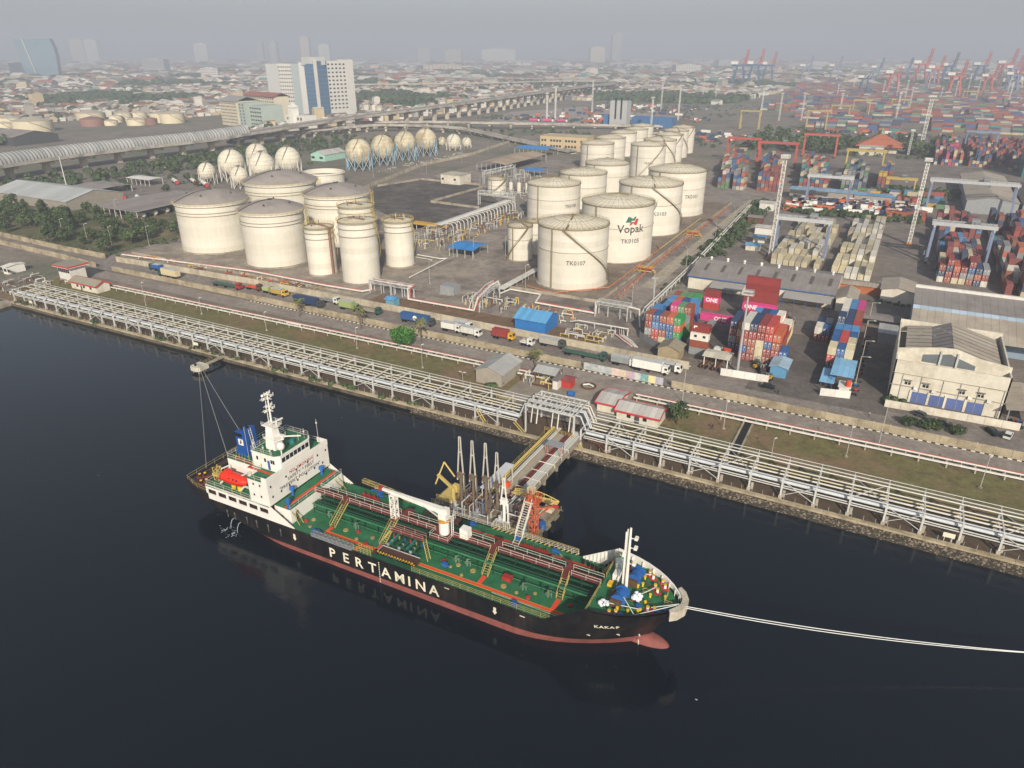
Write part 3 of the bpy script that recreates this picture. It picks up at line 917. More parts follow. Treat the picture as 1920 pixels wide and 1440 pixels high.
MB().box(-6.6, -5.9, -.65, .05, 13.2, 13.95).build('boom_head', redp, cr)
br = MB().truss((-3.6, -.3, 8.0), (-3.6, -.3, 12.8), 1.0, 1.0, 5, .16).box(-4.2, -3, -.9, .3, 12.75, 12.95)
br.build('boom_rest', shipwhite, ship)
MB().box(10.0, 11.6, -.1, 1.3, 8.0, 9.9).build('deck_cabin', shipwhite, ship)
# hatches, vents and small valves
hy = mk('hatch_yellow', 'a3905a', .6, .2, 1.)
for x, y, r in ((-19.5, -4.6, .4), (-18.6, -6.6, .3), (-12, -4.4, .5), (-8.6, -5.6, .35), (-6.2, -4.0, .4), (14.6, -3.6, .5), (13.4, -5.4, .3), (21, -4.6, .5), (23.6, -5.0, .3), (26.4, -3.8, .3), (10.6, -4.4, .3), (11.6, -3.4, .4)):
    h_ = MB().cyl((x, y, 4.95), (x, y, 5.12), r, n=14).build('tank_hatch', hy, ship)
for x, y in ((-20.4, -5.6), (-9.6, -3.8), (8.8, -3.6), (25.8, -5.2), (32.6, -3.9), (28.2, -2.9), (-6.2, -6.0)):
    MB().cyl((x, y, 4.95), (x, y, 5.2), .42, n=12).cyl((x, y, 5.2), (x, y, 5.4), .2, n=8).build('tank_lid', mk('lid_red', 'a23b34', .6, .2, 1.), ship)
MB().box(20.0, 21.6, -3.3, -2.2, 4.95, 5.7).build('foam_box', mk('valve_red', 'a8362f'), ship)
for x, y in ((10.8, -2.9), (13.0, -2.8), (24.2, -3.9), (-10.6, -3.2), (-17.4, -2.6), (25.6, 4.4), (12, 4.6), (-8, 4.4), (28.6, -3.6)):
    mb = MB().cyl((x, y, 4.95), (x, y, 6.4), .16, n=7).cyl((x, y, 5.6), (x, y, 5.75), .45, n=9).cyl((x + .5, y + .2, 4.95), (x + .5, y + .2, 5.9), .12, n=6).cyl((x, y, 6.3), (x + .6, y, 6.5), .12, n=6)
    mb.build('vent_post', mk('vent_grey_green', '5f7a63', .6, .2, 1.), ship)
for x, y in ((-16.6, -7.6), (-15.8, -7.5), (0, -7.9), (1.6, -7.9), (9.6, -4.6), (24.6, -7.7), (17.5, 7.6), (8, 7.6), (25, 7.4), (-13, 7.4)):
    MB().cb(x, y, 4.95, .9, .6, .7).cyl((x - .7, y, 5.2), (x + .9, y, 5.2), .2, n=7).build('deck_fitting', bluep, ship)
# stowed accommodation ladder and gear along the near rail
MB().truss((-16.4, -8.35, 5.5), (-7.2, -8.35, 5.5), .7, .9, 18, .07).box(-16.4, -7.2, -8.7, -8.0, 5.1, 5.18).build('accommodation_ladder', greyp, ship)
MB().rail([(-7, -8.4, 5), (-3.2, -8.4, 5)], 1.1, 3, .7).rail([(-6.4, -7.6, 5), (-3.4, -7.6, 5)], 1.2, 3, .6).build('gangway_frame', paleyel, ship)
MB().truss((-18, 8.7, 6.6), (-9, 8.7, 5.9), .7, .7, 7, .07).truss((-9, 8.7, 5.9), (-5.5, 8.7, 5.0), .7, .7, 3, .07).build('accommodation_ladder', raily, ship)
MB().bar((-15, 7.4, 6.0), (-12, 7.4, 6.2), .25, .3).bar((-13, 7.4, 5), (-13, 7.4, 6.3), .3).build('hose_davit', bluep, ship)
MB().tube([(26, 7.2, 5.1), (29, 5.2, 5.1), (32, 3.6, 5.1), (36, 2.8, 5.2)], .07, 5).tube([(20, -6.9, 5.1), (27, -6.9, 5.1), (33, -7.1, 5.15), (36, -5.6, 5.2)], .07, 5).build('deck_rope', mk('rope_grey', 'b7b6ad', .9, .1, 2.), ship)
# forecastle
for s_ in (-1, 1):
    mb = MB()
    pts = [(x, s_ * (hb(x, 9.0) - .42)) for x in (36.3, 38, 40, 42, 44, 45.5, 47, 48, 48.8)]
    for (xa, ya), (xb_, yb) in zip(pts, pts[1:]):
        mb.add([(xa, ya, 8.2), (xb_, yb, 8.2), (xb_, yb, 9.32), (xa, ya, 9.32), (xa, ya + s_ * .36, 9.34), (xb_, yb + s_ * .36, 9.34)], [(0, 1, 2, 3), (3, 2, 5, 4)] if s_ > 0 else [(3, 2, 1, 0), (4, 5, 2, 3)])
        mb.bar(((xa + xb_) / 2, (ya + yb) / 2, 8.2), ((xa + xb_) / 2, (ya + yb) / 2 - s_ * .35, 9.3), .12) if False else mb.box((xa + xb_) / 2 - .05, (xa + xb_) / 2 + .05, min((ya + yb) / 2, (ya + yb) / 2 - s_ * .35), max((ya + yb) / 2, (ya + yb) / 2 - s_ * .35), 8.2, 9.2)
    mb.build('bulwark', shipwhite if s_ > 0 else hullblack, ship)
mb = MB()                                                     # wing of the far bulwark sloping down to the main deck
y = 8.2
mb.add([(30, y, 5), (36.3, y, 5), (36.3, y, 9.3), (30, y, 5.4), (30, y - .1, 5), (36.3, y - .1, 5), (36.3, y - .1, 9.3), (30, y - .1, 5.4)], [(3, 2, 1, 0), (4, 5, 6, 7), (2, 3, 7, 6)])
for i in range(9):
    x = 30.6 + i * .68
    mb.box(x, x + .08, y - .35, y - .1, 5, 5.3 + (x - 30) * .62)
mb.build('bulwark_wing', shipwhite, ship)
MB().prism([(48.2, 3.2), (49.2, 2.4), (50.0, .9), (50.0, -.9), (49.2, -2.4), (48.2, -3.2), (47.9, -2.6), (48.6, -1.6), (49.1, -.6), (49.1, .6), (48.6, 1.6), (47.9, 2.6)], 7.9, 9.6).build('bow_fender', mk('worn_white', 'bdb6a4', .8, .25, 1., streak=.3), ship)
fm = MB().ladder((39.7, .5, 8.2), (39.7, .5, 19.2), .8, 'y', .12, .55).cyl((40.2, .5, 8.2), (40.2, .5, 19.8), .28, .18, 8)
fm.bar((38.6, .5, 8.2), (39.8, .5, 13), .12).cb(39.6, 1.4, 8.2, .6, .6, 6)
fm = fm.build('foremast', shipwhite, ship)
for z in (13.2, 16.2, 18.0):
    MB().bar((40.2, .5, z), (41.4, .5, z), .12).cb(41.2, .5, z, .5, .7, .45).build('mast_light', shipwhite, fm)
for x, y in ((40.3, -2.6), (41.0, 3.0)):
    wl = MB().cb(x - .2, y - 1.6, 8.2, 1.8, .5, 1.3).cb(x - .2, y + 1.5, 8.2, 1.8, .5, 1.3).cb(x - 1.3, y, 8.2, .7, 2.2, .8).build('windlass', mk('windlass_dark', '57432f', .7, .3, 2.), ship)
    MB().cyl((x, y - 1.3, 9.1), (x, y + 1.2, 9.1), .95, n=18).cyl((x, y - 1.35, 9.1), (x, y - 1.1, 9.1), 1.2, n=18).cyl((x, y + 1.0, 9.1), (x, y + 1.25, 9.1), 1.2, n=18).build('drum', bluep, wl)
    MB().cyl((x + 1.2, y + .4, 8.5), (x + 4.6, y * .3, 8.35), .09, n=6).build('anchor_chain', rust, wl)
for x, y, rz in ((39.6, 5.7, 1.9), (43.0, 5.0, 2.4), (45.4, 3.7, 2.2), (44.6, 2.2, 2.2), (45.2, -2.6, .3), (40.2, -5.9, .5)):
    bitts(x, y, 8.2, rz)
rr = random.Random(5)
for x, y in ((42.6, -1.0), (38.4, -4.7)):
    mb = MB()
    for i in range(14):
        mb.sphere((x + rr.uniform(-.6, .6), y + rr.uniform(-.6, .6), 8.4 + rr.uniform(0, .5)), rr.uniform(.25, .45), 7, 5)
    mb.build('rope_bag', mk('bag_white', 'd6dade', .8, .1, 3.), ship)
for x, y in ((41.6, -6.1), (46.2, -2.9), (47.2, -1.9), (43.3, -2.9)):
    MB().cyl((x, y, 8.2), (x, y, 8.9), .42, n=12).build('deck_drum', bluep, ship)
for x, y in ((38.9, -2.1), (39.4, -3.4), (42.2, -4.6), (43.8, -3.6), (44.2, .3), (42.4, 2.2), (40.6, -4.8), (43.6, -4.0), (41.8, 1.6), (44.0, -1.6), (46.4, .9), (42.2, 4.0)):
    MB().cyl((x, y, 8.2), (x, y, 8.75), .18, n=7).cyl((x, y, 8.75), (x, y, 8.85), .26, n=7).build('roller_fairlead', mk('bright_yellow', 'dcc21f'), ship)
mb = MB()
for x, y in ((43.2, 1.4), (43.4, -3.2)):
    for i in range(14):
        t0, t1 = 2 * pi * i / 14, 2 * pi * (i + 1) / 14
        mb.bar((x + .55 * math.cos(t0), y + .4 * math.sin(t0), 8.35), (x + .55 * math.cos(t1), y + .4 * math.sin(t1), 8.35), .16)
mb.build('fairlead_ring', hy, ship)
mb = MB().rail([(36.5, -7.8, 8.2), (36.5, -1.2, 8.2)], 1., 3).rail([(36.5, 1.6, 8.2), (36.5, 7.6, 8.2)], 1., 3)
mb.rail([(46.6, 1.8, 8.2), (46.6, -.4, 8.2), (47.8, -.4, 8.2)], 1., 3)
mb.ladder((34.2, -6.8, 5), (36.4, -6.8, 8.2), 1.0, 'y', .1, .42).ladder((34.2, 5.8, 5), (36.4, 5.8, 8.2), 1.0, 'y', .1, .42)
mb.build('forecastle_railing', raily, ship)
MB().cb(37.6, 4.4, 8.2, .9, .9, 1.4).cyl((37.6, 4.4, 9.6), (37.6, 4.4, 10.1), .6, n=12).cb(38.2, 2.2, 8.2, 1.2, 1.6, 1.2).build('forecastle_locker', shipwhite, ship)
MB().cb(37.7, .2, 8.2, .7, 1.1, .5).build('vent_box', yellow, ship)
mb = MB()
for p_, q_ in (((40.3, -2.6, 9.9), (43.4, -5.3, 8.9)), ((43.4, -5.3, 8.9), (48.6, -.9, 9.4)), ((38.4, -4.7, 8.9), (44, -3.6, 8.8)), ((42.6, -1, 8.9), (44.6, 2.2, 8.9)), ((45.2, -2.6, 8.9), (48.9, -.6, 9.5)), ((39.8, 3.2, 9), (43.2, 4.8, 8.9))):
    mb.cyl(p_, q_, .07, n=5)
mb.build('mooring_rope', mk('rope_white', 'd4d6d2', .9, .1, 2.), ship)
for x in (30.5, 31.6, 32.4, 33.2, 34):
    MB().cyl((x, 7.0 - (x - 30) * .25, 5), (x, 7.0 - (x - 30) * .25, 5.7), .28, n=8).build('mushroom_vent', black, ship)

# the lifeboat hangs in its davits
lb = MB()
prof = [(-3.5, .15), (-3.1, .75), (-2.2, 1.15), (0, 1.28), (1.8, 1.2), (2.8, .85), (3.5, .2)]
n = 16
rows = []
for x, r in prof:
    rows.append([(x, r * 1.02 * math.cos(2 * pi * i / n), r * (.9 if math.sin(2 * pi * i / n) < 0 else .98) * math.sin(2 * pi * i / n)) for i in range(n)])
for A, B in zip(rows, rows[1:]):
    lb.add(A + B, [(i, i + n, (i + 1) % n + n, (i + 1) % n) for i in range(n)], True)
lb.add(rows[0], [tuple(range(n))]).add(rows[-1], [tuple(reversed(range(n)))])
lbo = thing('lifeboat', 'bright red enclosed lifeboat hanging in davits beside the tanker deckhouse', 'lifeboat')
M_SHIP = Matrix.Translation(Vector(SHIP_LOC)) @ Matrix.Rotation(SHIP_RZ, 4, 'Z')
lbo.matrix_world = M_SHIP @ Matrix.Translation(Vector((-36.2, -7.1, 10.7)) * SHIP_K) @ Matrix.Scale(SHIP_K, 4)
lb.build('hull', mk('lifeboat_red', 'd8331f', .4, .1, 1.), lbo)
MB().box(-3.2, 3.2, -1.36, -1.2, -.12, .06).box(-3.2, 3.2, 1.2, 1.36, -.12, .06).build('fender_strip', mk('lifeboat_dark_red', 'b5271a', .5, .1, 1.), lbo)
MB().box(-1.9, -.7, -.5, .5, .9, 1.6).build('conning_cupola', mk('lifeboat_red', 'd8331f'), lbo)
for x in (-.2, .8, 1.7):
    MB().box(x, x + .35, -1.16, -1.02, .45, .75).build('window', glass, lbo)

# mooring lines
def sag(a, b, drop, n=14):
    a, b = Vector(a), Vector(b)
    return [tuple(a.lerp(b, i / n) - Vector((0, 0, drop * 4 * (i / n) * (1 - i / n)))) for i in range(n + 1)]
rope_m = mk('rope_white', 'd4d6d2')
def shipw(x, y, z):
    return tuple(M_SHIP @ (Vector((x, y, z)) * SHIP_K))
for i, (e, lab) in enumerate((((38.5, 119.8), 'upper one of the two thick white bow mooring ropes stretched over the water'), ((38.7, 119.9), 'lower one of the two thick white bow mooring ropes stretched over the water'))):
    tag(MB().tube(sag(shipw(49.6, -.6 - .25 * i, 9.4 - .1 * i), (e[0], e[1], 4.0), 1.2 + .3 * i), .07, 6).build('mooring_rope', rope_m), lab, 'rope', 'bow mooring ropes')
dol = (-189.2, 138.1)
for i, (x, y, lab) in enumerate(((-49.8, -2.5, 'leftmost'), (-47.5, 1.5, 'middle'), (-44, 5.5, 'rightmost'))):
    tag(MB().tube(sag(shipw(x, y, 7.0), (dol[0] + .3 * i, dol[1], 2.8), .6), .06, 5).build('mooring_rope', mk('rope_grey', 'b7b6ad')),
        lab + ' of the three thin mooring lines from the stern to the concrete dolphin', 'rope', 'stern mooring lines')


# ------------------------------------------------------------------ jetty with loading platform
jet = thing('jetty', 'concrete jetty with a pipe trestle and loading platform beside the tanker', 'jetty', (0, 0, 0))
JZ = 3.6
jconc = mk('jetty_concrete', '9a9081', .9, .25, .6, col2='6f665a', sc2=.2)
MB().box(-69.4, -60.0, 119, 150, JZ - .7, JZ - .3).build('trestle_deck', jconc, jet)
MB().box(-67.6, -64.4, 119, 150, JZ - .3, JZ - .25).build('walkway', mk('walkway_concrete', 'aaa08e', .9, .15, .6), jet)
MB().prism([(-77.5, 105.2), (-51.6, 105.2), (-51.2, 119.2), (-77.5, 115.5)], JZ - .9, JZ - .3).build('platform_deck', jconc, jet)
pm = mk('pile_concrete', '80776a', .9, .25, .8)
for x, y in [(x, y) for x in (-68, -61.5) for y in (124, 131, 138, 145)] + [(x, y) for x in (-76, -70, -64, -58, -53) for y in (106.6, 113.5)]:
    MB().cyl((x, y, -3), (x, y, JZ - .6), .45, n=10).build('pile', pm, jet)
for y in (106, 110, 114, 118):
    MB().cb(-51.2, y, 1.2, .7, 1.2, 2.2).build('fender', black, jet)
for i, (x, r, m_) in enumerate(((-69.0, .16, paleyel), (-68.6, .16, paleyel), (-68.1, .12, raily), (-67.3, .22, steel), (-66.8, .2, whitep), (-64.0, .2, walkred), (-63.3, .25, walkred), (-62.7, .2, whitep), (-62.2, .24, steel), (-61.7, .18, whitep), (-61.25, .22, steel), (-60.8, .15, whitep), (-60.4, .15, jconc))):
    MB().cyl((x, 119 - (i % 3) * 2, JZ + .25), (x, 152, JZ + .25), r, n=8).build('pipe', m_, jet)
for y in (122, 126, 130, 134, 138, 142):
    MB().bar((-64.4, y, JZ + .55), (-60.2, y, JZ + .55), .16).bar((-64.4, y, JZ - .3), (-64.4, y, JZ + .6), .14).bar((-60.2, y, JZ - .3), (-60.2, y, JZ + .6), .14).build('pipe_support', railw, jet)
MB().rail([(-69.6, 119, JZ - .3), (-69.6, 148, JZ - .3)], 1.1, 2, 3).build('railing', raily, jet)
rf = MB().box(-68.2, -66.0, 112.4, 124.2, JZ + 4.2, JZ + 4.35).build('walkway_roof', mk('grey_sheet', 'c3c6c8', .5, .1, .5), jet)
for y in (113, 118, 123.6):
    for x in (-68, -66.2):
        MB().bar((x, y, JZ - .3), (x, y, JZ + 4.2), .14).build('roof_post', railw, rf)
sr = MB().box(-64.6, -60.4, 137.6, 140.4, JZ + 3.2, JZ + 3.3).build('shelter_roof', mk('grey_roof', '8f9396', .6, .12, .5), jet)
for x in (-64.3, -60.7):
    for y in (138, 140):
        MB().bar((x, y, JZ - .3), (x, y, JZ + 3.2), .14).build('roof_post', redp, sr)
# pipe bridge in a shallow arch at the end of the trestle
mb = MB()
for k in (0, 1):
    y = 116.6 + k * 1.6
    for i in range(12):
        x0, x1 = -62.6 + i * .9, -62.6 + (i + 1) * .9
        z0, z1 = JZ + 2.4 + .9 * math.sin(pi * i / 12), JZ + 2.4 + .9 * math.sin(pi * (i + 1) / 12)
        mb.bar((x0, y, z0), (x1, y, z1), .14).bar((x0, y, JZ + 2.2), (x1, y, JZ + 2.2), .14).bar((x0, y, JZ + 2.2), (x1 if i % 2 else x0, y, z1 if i % 2 else z0), .09)
mb.box(-62.6, -51.8, 116.6, 118.2, JZ + 2.1, JZ + 2.2)
mb.build('arched_footbridge', paleyel, jet)
# dense small piping on the platform
rr = random.Random(21)
pmats = [steel, rust, greyp, mk('grimy_pipe', '6d5f50', .8, .3, 1.5), whitep, mk('blue_grey_pipe', '5d6a7c', .6, .2, 1.)]
for i in range(90):
    x, y = rr.uniform(-74, -53.6), rr.uniform(105.8, 114.5)
    h = rr.uniform(.6, 3.6)
    p = [(x, y, JZ - .3), (x, y, JZ - .3 + h)]
    if rr.random() < .75:
        ln = rr.uniform(1, 5)
        q_ = (x + rr.choice((-1, 1)) * ln, y, JZ - .3 + h) if rr.random() < .4 else (x, min(117, y + ln * rr.choice((-.4, 1))), JZ - .3 + h)
        p.append((max(-77, min(-53, q_[0])), max(105.6, q_[1]), q_[2]))
        if rr.random() < .6:
            p.append((p[-1][0], p[-1][1], JZ - .3))
    MB().tube(p, rr.uniform(.08, .2), 6).build('pipe', pmats[rr.randrange(6)], jet)
for i in range(7):
    x = -72 + i * 2.8
    MB().cb(x, 108 + (i % 2) * 3, JZ - .3, 1.2, 1.0, 1.5).cyl((x, 108 + (i % 2) * 3, JZ + 1.2), (x, 108 + (i % 2) * 3, JZ + 2.0), .4).build('pump_skid', pmats[i % 4], jet)
mb = MB().rail([(-77.4, 105.3, JZ - .3), (-77.4, 115.4, JZ - .3)], 1.1, 3, 1.2).rail([(-76.4, 107.4, JZ + 1.8), (-72.2, 107.4, JZ + 1.8), (-72.2, 112.4, JZ + 1.8)], 1.1, 3, 1.2)
mb.box(-76.4, -72.2, 107.4, 112.4, JZ + 1.7, JZ + 1.8)
mb.ladder((-75.4, 104.9, JZ - .3), (-76, 107.4, JZ + 1.7), .9, 'x', .1, .4)
mb.build('yellow_platform', paleyel, jet)
MB().rail([(-52, 105.4, JZ - .3), (-51.5, 118.9, JZ - .3)], 1.1, 2, 1.5).build('railing', raily, jet)
MB().cyl((-52.4, 111.2, JZ - .3), (-52.4, 111.2, JZ + 1.1), .75, n=14).build('blue_drum', bluep, jet)
MB().cb(-66.2, 121.5, JZ - .3, .8, .9, 1.4).build('hydrant_box', orange, jet)
# marine loading arms
def arm(x, y, h, label, mat, base):
    a = thing('marine_loader', label, 'loading arm', (x, y, JZ - .3), 0, 'loading arms on the platform')
    MB().cyl((0, 0, 0), (0, 0, h * .52), .34, n=10).cyl((0, 0, 0), (0, 0, .3), .8, n=12).build('riser', base, a)
    MB().cyl((-.9, 0, h * .52), (.9, 0, h * .52), .3, n=10).cb(0, 0, h * .46, 1.3, .9, 1.2).build('swivel', base, a)
    m_ = .62 * h + .1 * h
    MB().bar((-.85, 0, h * .42), (-.28, 0, h * .83), .24).bar((.85, 0, h * .30), (.28, 0, h * .83), .24).bar((-.34, 0, h * .8), (.34, 0, h * .8), .2).build('inboard_arm', mat, a)
    MB().bar((-.28, 0, h * .83), (-.2, 0, h), .2).bar((.28, 0, h * .83), (.2, 0, h), .2).bar((-.2, 0, h), (.2, 0, h), .18).build('outboard_arm', mat, a)
    MB().cyl((.9, 0, h * .48), (.9, 0, .8), .16, n=8).cb(.9, 0, .5, .7, .7, .5).build('counterweight', base, a)
    return a
grime = mk('grimy_pipe', '6d5f50')
armgrey = mk('arm_grey', 'c2beb2', .55, .15, 1.)
for x, y, h, lab in ((-70.6, 108.6, 18.4, 'tall grey loading arm nearest the yellow crane, its arm folded straight up'), (-68.2, 109.6, 17.6, 'second tall grey loading arm from the yellow crane'),
                     (-65.6, 110.6, 17.2, 'third tall grey loading arm from the yellow crane'), (-63.0, 110.8, 15.6, 'fourth and thinnest tall grey loading arm from the yellow crane')):
    arm(x, y, h, lab, armgrey, grime)
arm(-60.0, 108.4, 11.6, 'short clean white loading arm between the grey arms and the orange gangway', shipwhite, shipwhite)
# knuckle crane
kc = thing('knuckle_crane', 'small yellow knuckle-boom crane at the left end of the loading platform', 'crane', (-72.6, 108.4, JZ - .3))
MB().cyl((0, 0, 0), (0, 0, 5.4), .55, .45, 12).cb(0, 0, 0, 1.6, 1.6, .5).build('column', mk('crane_yellow', 'b5a060', .65, .2, 1.), kc)
MB().bar((0, 0, 5.2), (-3.4, -.6, 8.2), .5, .6).build('main_boom', mk('crane_yellow', 'd3b63a'), kc)
MB().bar((-1.7, -.4, 11.6), (-4.0, -.7, 5.6), .26).bar((-1.7, -.4, 11.6), (.6, 0, 8.4), .24).build('jib', paleyel, kc)
MB().cb(.2, .9, 4.2, 1.2, 1.0, 1.6).build('operator_stand', paleyel, kc)
# gangway tower
gorange = mk('gangway_orange', 'c4623f', .65, .2, 1.)
gt = thing('gangway_tower', 'orange steel gangway tower with a ladder bridge reaching down to the tanker deck', 'gangway', (-53.2, 108.4, JZ - .3))
mb = MB().truss((0, 0, 0), (0, 0, 10), 1.6, 1.6, 6, .16)
mb.build('tower', gorange, gt)
MB().box(-1.6, 1.4, -1.4, 1.4, 8.1, 8.3).rail([(-1.6, -1.4, 8.3), (-1.6, 1.4, 8.3), (1.4, 1.4, 8.3), (1.4, -1.4, 8.3)], 1.6, 3, 1.0).build('landing_platform', gorange, gt)
MB().bar((.6, 0, 6.6), (4.4, .6, 7.9), .3).bar((.8, 0, 4.4), (3.4, .4, 7.4), .2).build('outrigger', gorange, gt)
MB().cb(4.6, .7, 7.7, 1.2, .6, .5).build('counterweight', redp, gt)
MB().box(1.6, 3.6, 1.2, 2.6, 5.6, 6.4).cb(-1.6, 2.4, 8.3, 1.6, 1.0, 1.4).build('machine_box', mk('cream_box', 'd6c6a4', .6, .1, 1.), gt)
gl = MB().ladder((-.6, -1.0, 8.3), (-.2, -6.2, 3.0), 1.5, 'x', .14, .5).ladder((-.2, -6.2, 3.0), (-.1, -8.2, 2.2), 1.3, 'x', .12, .5)
gl.bar((-1.35, -1, 9.3), (-.95, -6.2, 4.0), .1).bar((.15, -1, 9.3), (.55, -6.2, 4.0), .1).box(-1.3, .4, -1.4, -.9, 8.2, 8.35)
gl.build('gangway', railw, gt)

# mooring dolphin with its little bridge
dl = thing('mooring_dolphin', 'small pale concrete mooring dolphin with a footbridge to the quay', 'dolphin', (dol[0], dol[1], 0))
MB().prism([(-2.1, -1.2), (-1.3, -2.1), (1.2, -2.1), (2.1, -1.3), (2.1, 2.2), (-2.1, 2.2)], .9, 2.3).build('cap_block', mk('pale_concrete', 'cfc8b6', .9, .15, .8), dl)
for x in (-1.2, 1.2):
    for y in (-1.1, 1.3):
        MB().cyl((x, y, -3), (x, y, .9), .4).build('pile', pm, dl)
MB().cyl((-.4, -.8, 2.3), (-.4, -.8, 2.8), .3).cyl((-.4, -.8, 2.8), (-.4, -.8, 2.95), .42).build('bollard', black, dl)
MB().box(-.6, .9, 2.2, QV - dol[1] + .4, 1.5, 1.8).build('footbridge', concrete, dl)
MB().rail([(-.6, 2.3, 1.8), (-.6, 6.0, 1.8)], 1., 2, 1.2).build('railing', raily, dl)

# ------------------------------------------------------------------ the big pipe rack along the quay
rackw = mk('rack_white', 'c0c1bd', .55, .14, .8, streak=.08)
rk = thing('pipe_rack', 'long white steel pipe rack on posts running along the whole quay', 'pipe rack', (0, 0, 0))
F, B = 149.8, 159.0
post_me = MB().box(-.2, .2, -.2, .2, 0, 5.0).mesh('post', rackw)
foot_me = MB().box(-.4, .4, -.4, .4, 0, .8).mesh('footing', mk('footing_concrete', 'aaa294', .9, .2, 1.))
beam_me = MB().box(-.14, .14, 0, B - F, 0, .3).mesh('crossbeam', rackw)
brace_me = MB().bar((.2, 0, .9), (6.9, 0, 4.6), .12).bar((.2, 0, 4.6), (6.9, 0, .9), .12).mesh('bracing', rackw)
roofx_me = MB().bar((0, 0, 0), (7.1, B - F, 0), .12).bar((0, B - F, 0), (7.1, 0, 0), .12).mesh('plan_bracing', rackw)
xs = [-312 + 7.1 * i for i in range(33)] + [-60.2 + 7.1 * i for i in range(17)]
for i, x in enumerate(xs):
    for y in (F, B):
        p = ob('post', post_me, rk, (x, y, G))
        ob('footing', foot_me, p, (0, 0, 0))
    ob('crossbeam', beam_me, rk, (x, F, G + 2.6))
    ob('crossbeam', beam_me, rk, (x, F, G + 4.75))
    if i % 3 == 1:
        ob('bracing', brace_me, rk, (x, F, G - .1))
    if i % 4 == 2:
        ob('plan_bracing', roofx_me, rk, (x, F, G + 4.7))
def rpipe(y, z, r, mat, x0=-312, x1=55, gaps=True):
    segs = [(x0, -79), (-59.5, x1)] if gaps else [(x0, x1)]
    for a, b in segs:
        MB().cyl((a, y, z), (b, y, z), r, n=10).build('pipe', mat, rk)
plight = mk('pipe_light_grey', 'bdc2c6', .45, .12, .6)
for y, z, r, m_ in ((F + .15, G + 5.1, .16, rackw), (B - .1, G + 5.1, .16, rackw), (B + .1, G + 5.9, .08, rackw), (F + .1, G + 2.75, .16, rackw), (F + .5, G + 3.05, .14, whitep),
                    (151.6, G + 3.35, .4, plight), (152.5, G + 3.3, .36, plight), (155.0, G + 3.2, .22, whitep),
                    (156.6, G + 3.15, .18, mk('pipe_cream', 'cfc3a4', .6, .15, .5)), (158.0, G + 3.1, .18, steel),
                    (154.4, G + 5.25, .16, whitep), (157.2, G + 5.2, .16, whitep)):
    rpipe(y, z, r, m_)
for x in xs:
    MB().bar((x, B + .1, G + 4.9), (x, B + .1, G + 5.9), .1).build('rail_post', rackw, rk)
# higher head frame where the jetty pipes cross
HX = [-76.4, -72.9, -69.4, -65.9, -62.4]
for x in (HX[0], HX[-1]):
    for y in (F + .5, B + 1):
        MB().box(x - .2, x + .2, y - .2, y + .2, G, G + 8.1).build('head_post', rackw, rk)
for y in (F + .5, 153.2, 156.4, B + 1):
    MB().box(HX[0], HX[-1], y - .13, y + .13, G + 7.75, G + 8.1).build('head_girder', rackw, rk)
for i in range(9):
    x = HX[0] + 1.75 * i
    MB().box(x - .09, x + .09, F + .5, B + 1, G + 8.1, G + 8.3).build('head_beam', rackw, rk)
for y, r in ((152, .2), (154.4, .2), (155.2, .2), (157.2, .25), (158.6, .2)):
    MB().tube([(-79.2, y, G + 3.3), (-77.6, y, G + 7.4), (-61.4, y, G + 7.4), (-59.4, y, G + 3.3)], r, 7).build('pipe', plight if y < 156 else whitep, rk)
for x in (-75, -73.4, -69, -67.3, -64, -63):
    MB().tube([(x, 158.6, G + 7.2), (x, 151.5, G + 7.2), (x, 150.6, G + 3)], .18, 6).build('pipe', whitep, rk)
MB().ladder((-79.4, F - .6, G + 2.8), (-76.2, F - .6, G), .9, 'y', .1, .4).ladder((-59.2, F - 1, G), (-62, F - 1, G + 3), .9, 'y', .1, .4).rail([(-70, F - 1.2, G + 2.8), (-62, F - 1.2, G + 2.8)], 1.1, 3, 1).build('yellow_stair', paleyel, rk)
MB().rail([(-88, 155, G + 5.4), (-82, 155, G + 5.4)], 1.0, 3, 1).ladder((-88.6, F - .3, G), (-91, F - .3, G + 3.4), 1., 'y', .1, .4).build('yellow_stair', paleyel, rk)
MB().box(-58.2, -54.6, F - .4, F + 1.2, G + 2.2, G + 2.3).ladder((-52.6, F - .2, G), (-54.8, F - .2, G + 2.2), 1.2, 'y', .1, .35).build('brown_stair', rust, rk)
for x in (-301.5, -205, 22.0):
    MB().box(x, x + 2.2, F - .32, F - .24, G + 1.0, G + 2.1).bar((x + .4, F - .28, G), (x + .4, F - .28, G + 1.1), .1).bar((x + 1.8, F - .28, G), (x + 1.8, F - .28, G + 1.1), .1).build('notice_board', mk('sign_cream', 'd8d2bc', .6, .1, 1.), rk)
# bollard-like concrete stubs and thin fence posts between rack and coping
stub_me = MB().box(-.28, .28, -.2, .2, 0, 1.7).mesh('post', mk('footing_concrete', 'aaa294'))
ff = thing('rail_fence', 'row of short concrete stubs and thin posts between the pipe rack and the quay edge', 'fence', (0, 0, 0))
thin_me = MB().box(-.05, .05, -.05, .05, 0, 1.3).mesh('thin_post', greyp)
for x in [-56 + 7.1 * i for i in range(15)]:
    ob('stub', stub_me, ff, (x + 3.5, 150.6, G))
for x in [-308 + 2.37 * i for i in range(98)] + [-57 + 2.37 * i for i in range(45)]:
    ob('thin_post', thin_me, ff, (x, QV + .9, G))

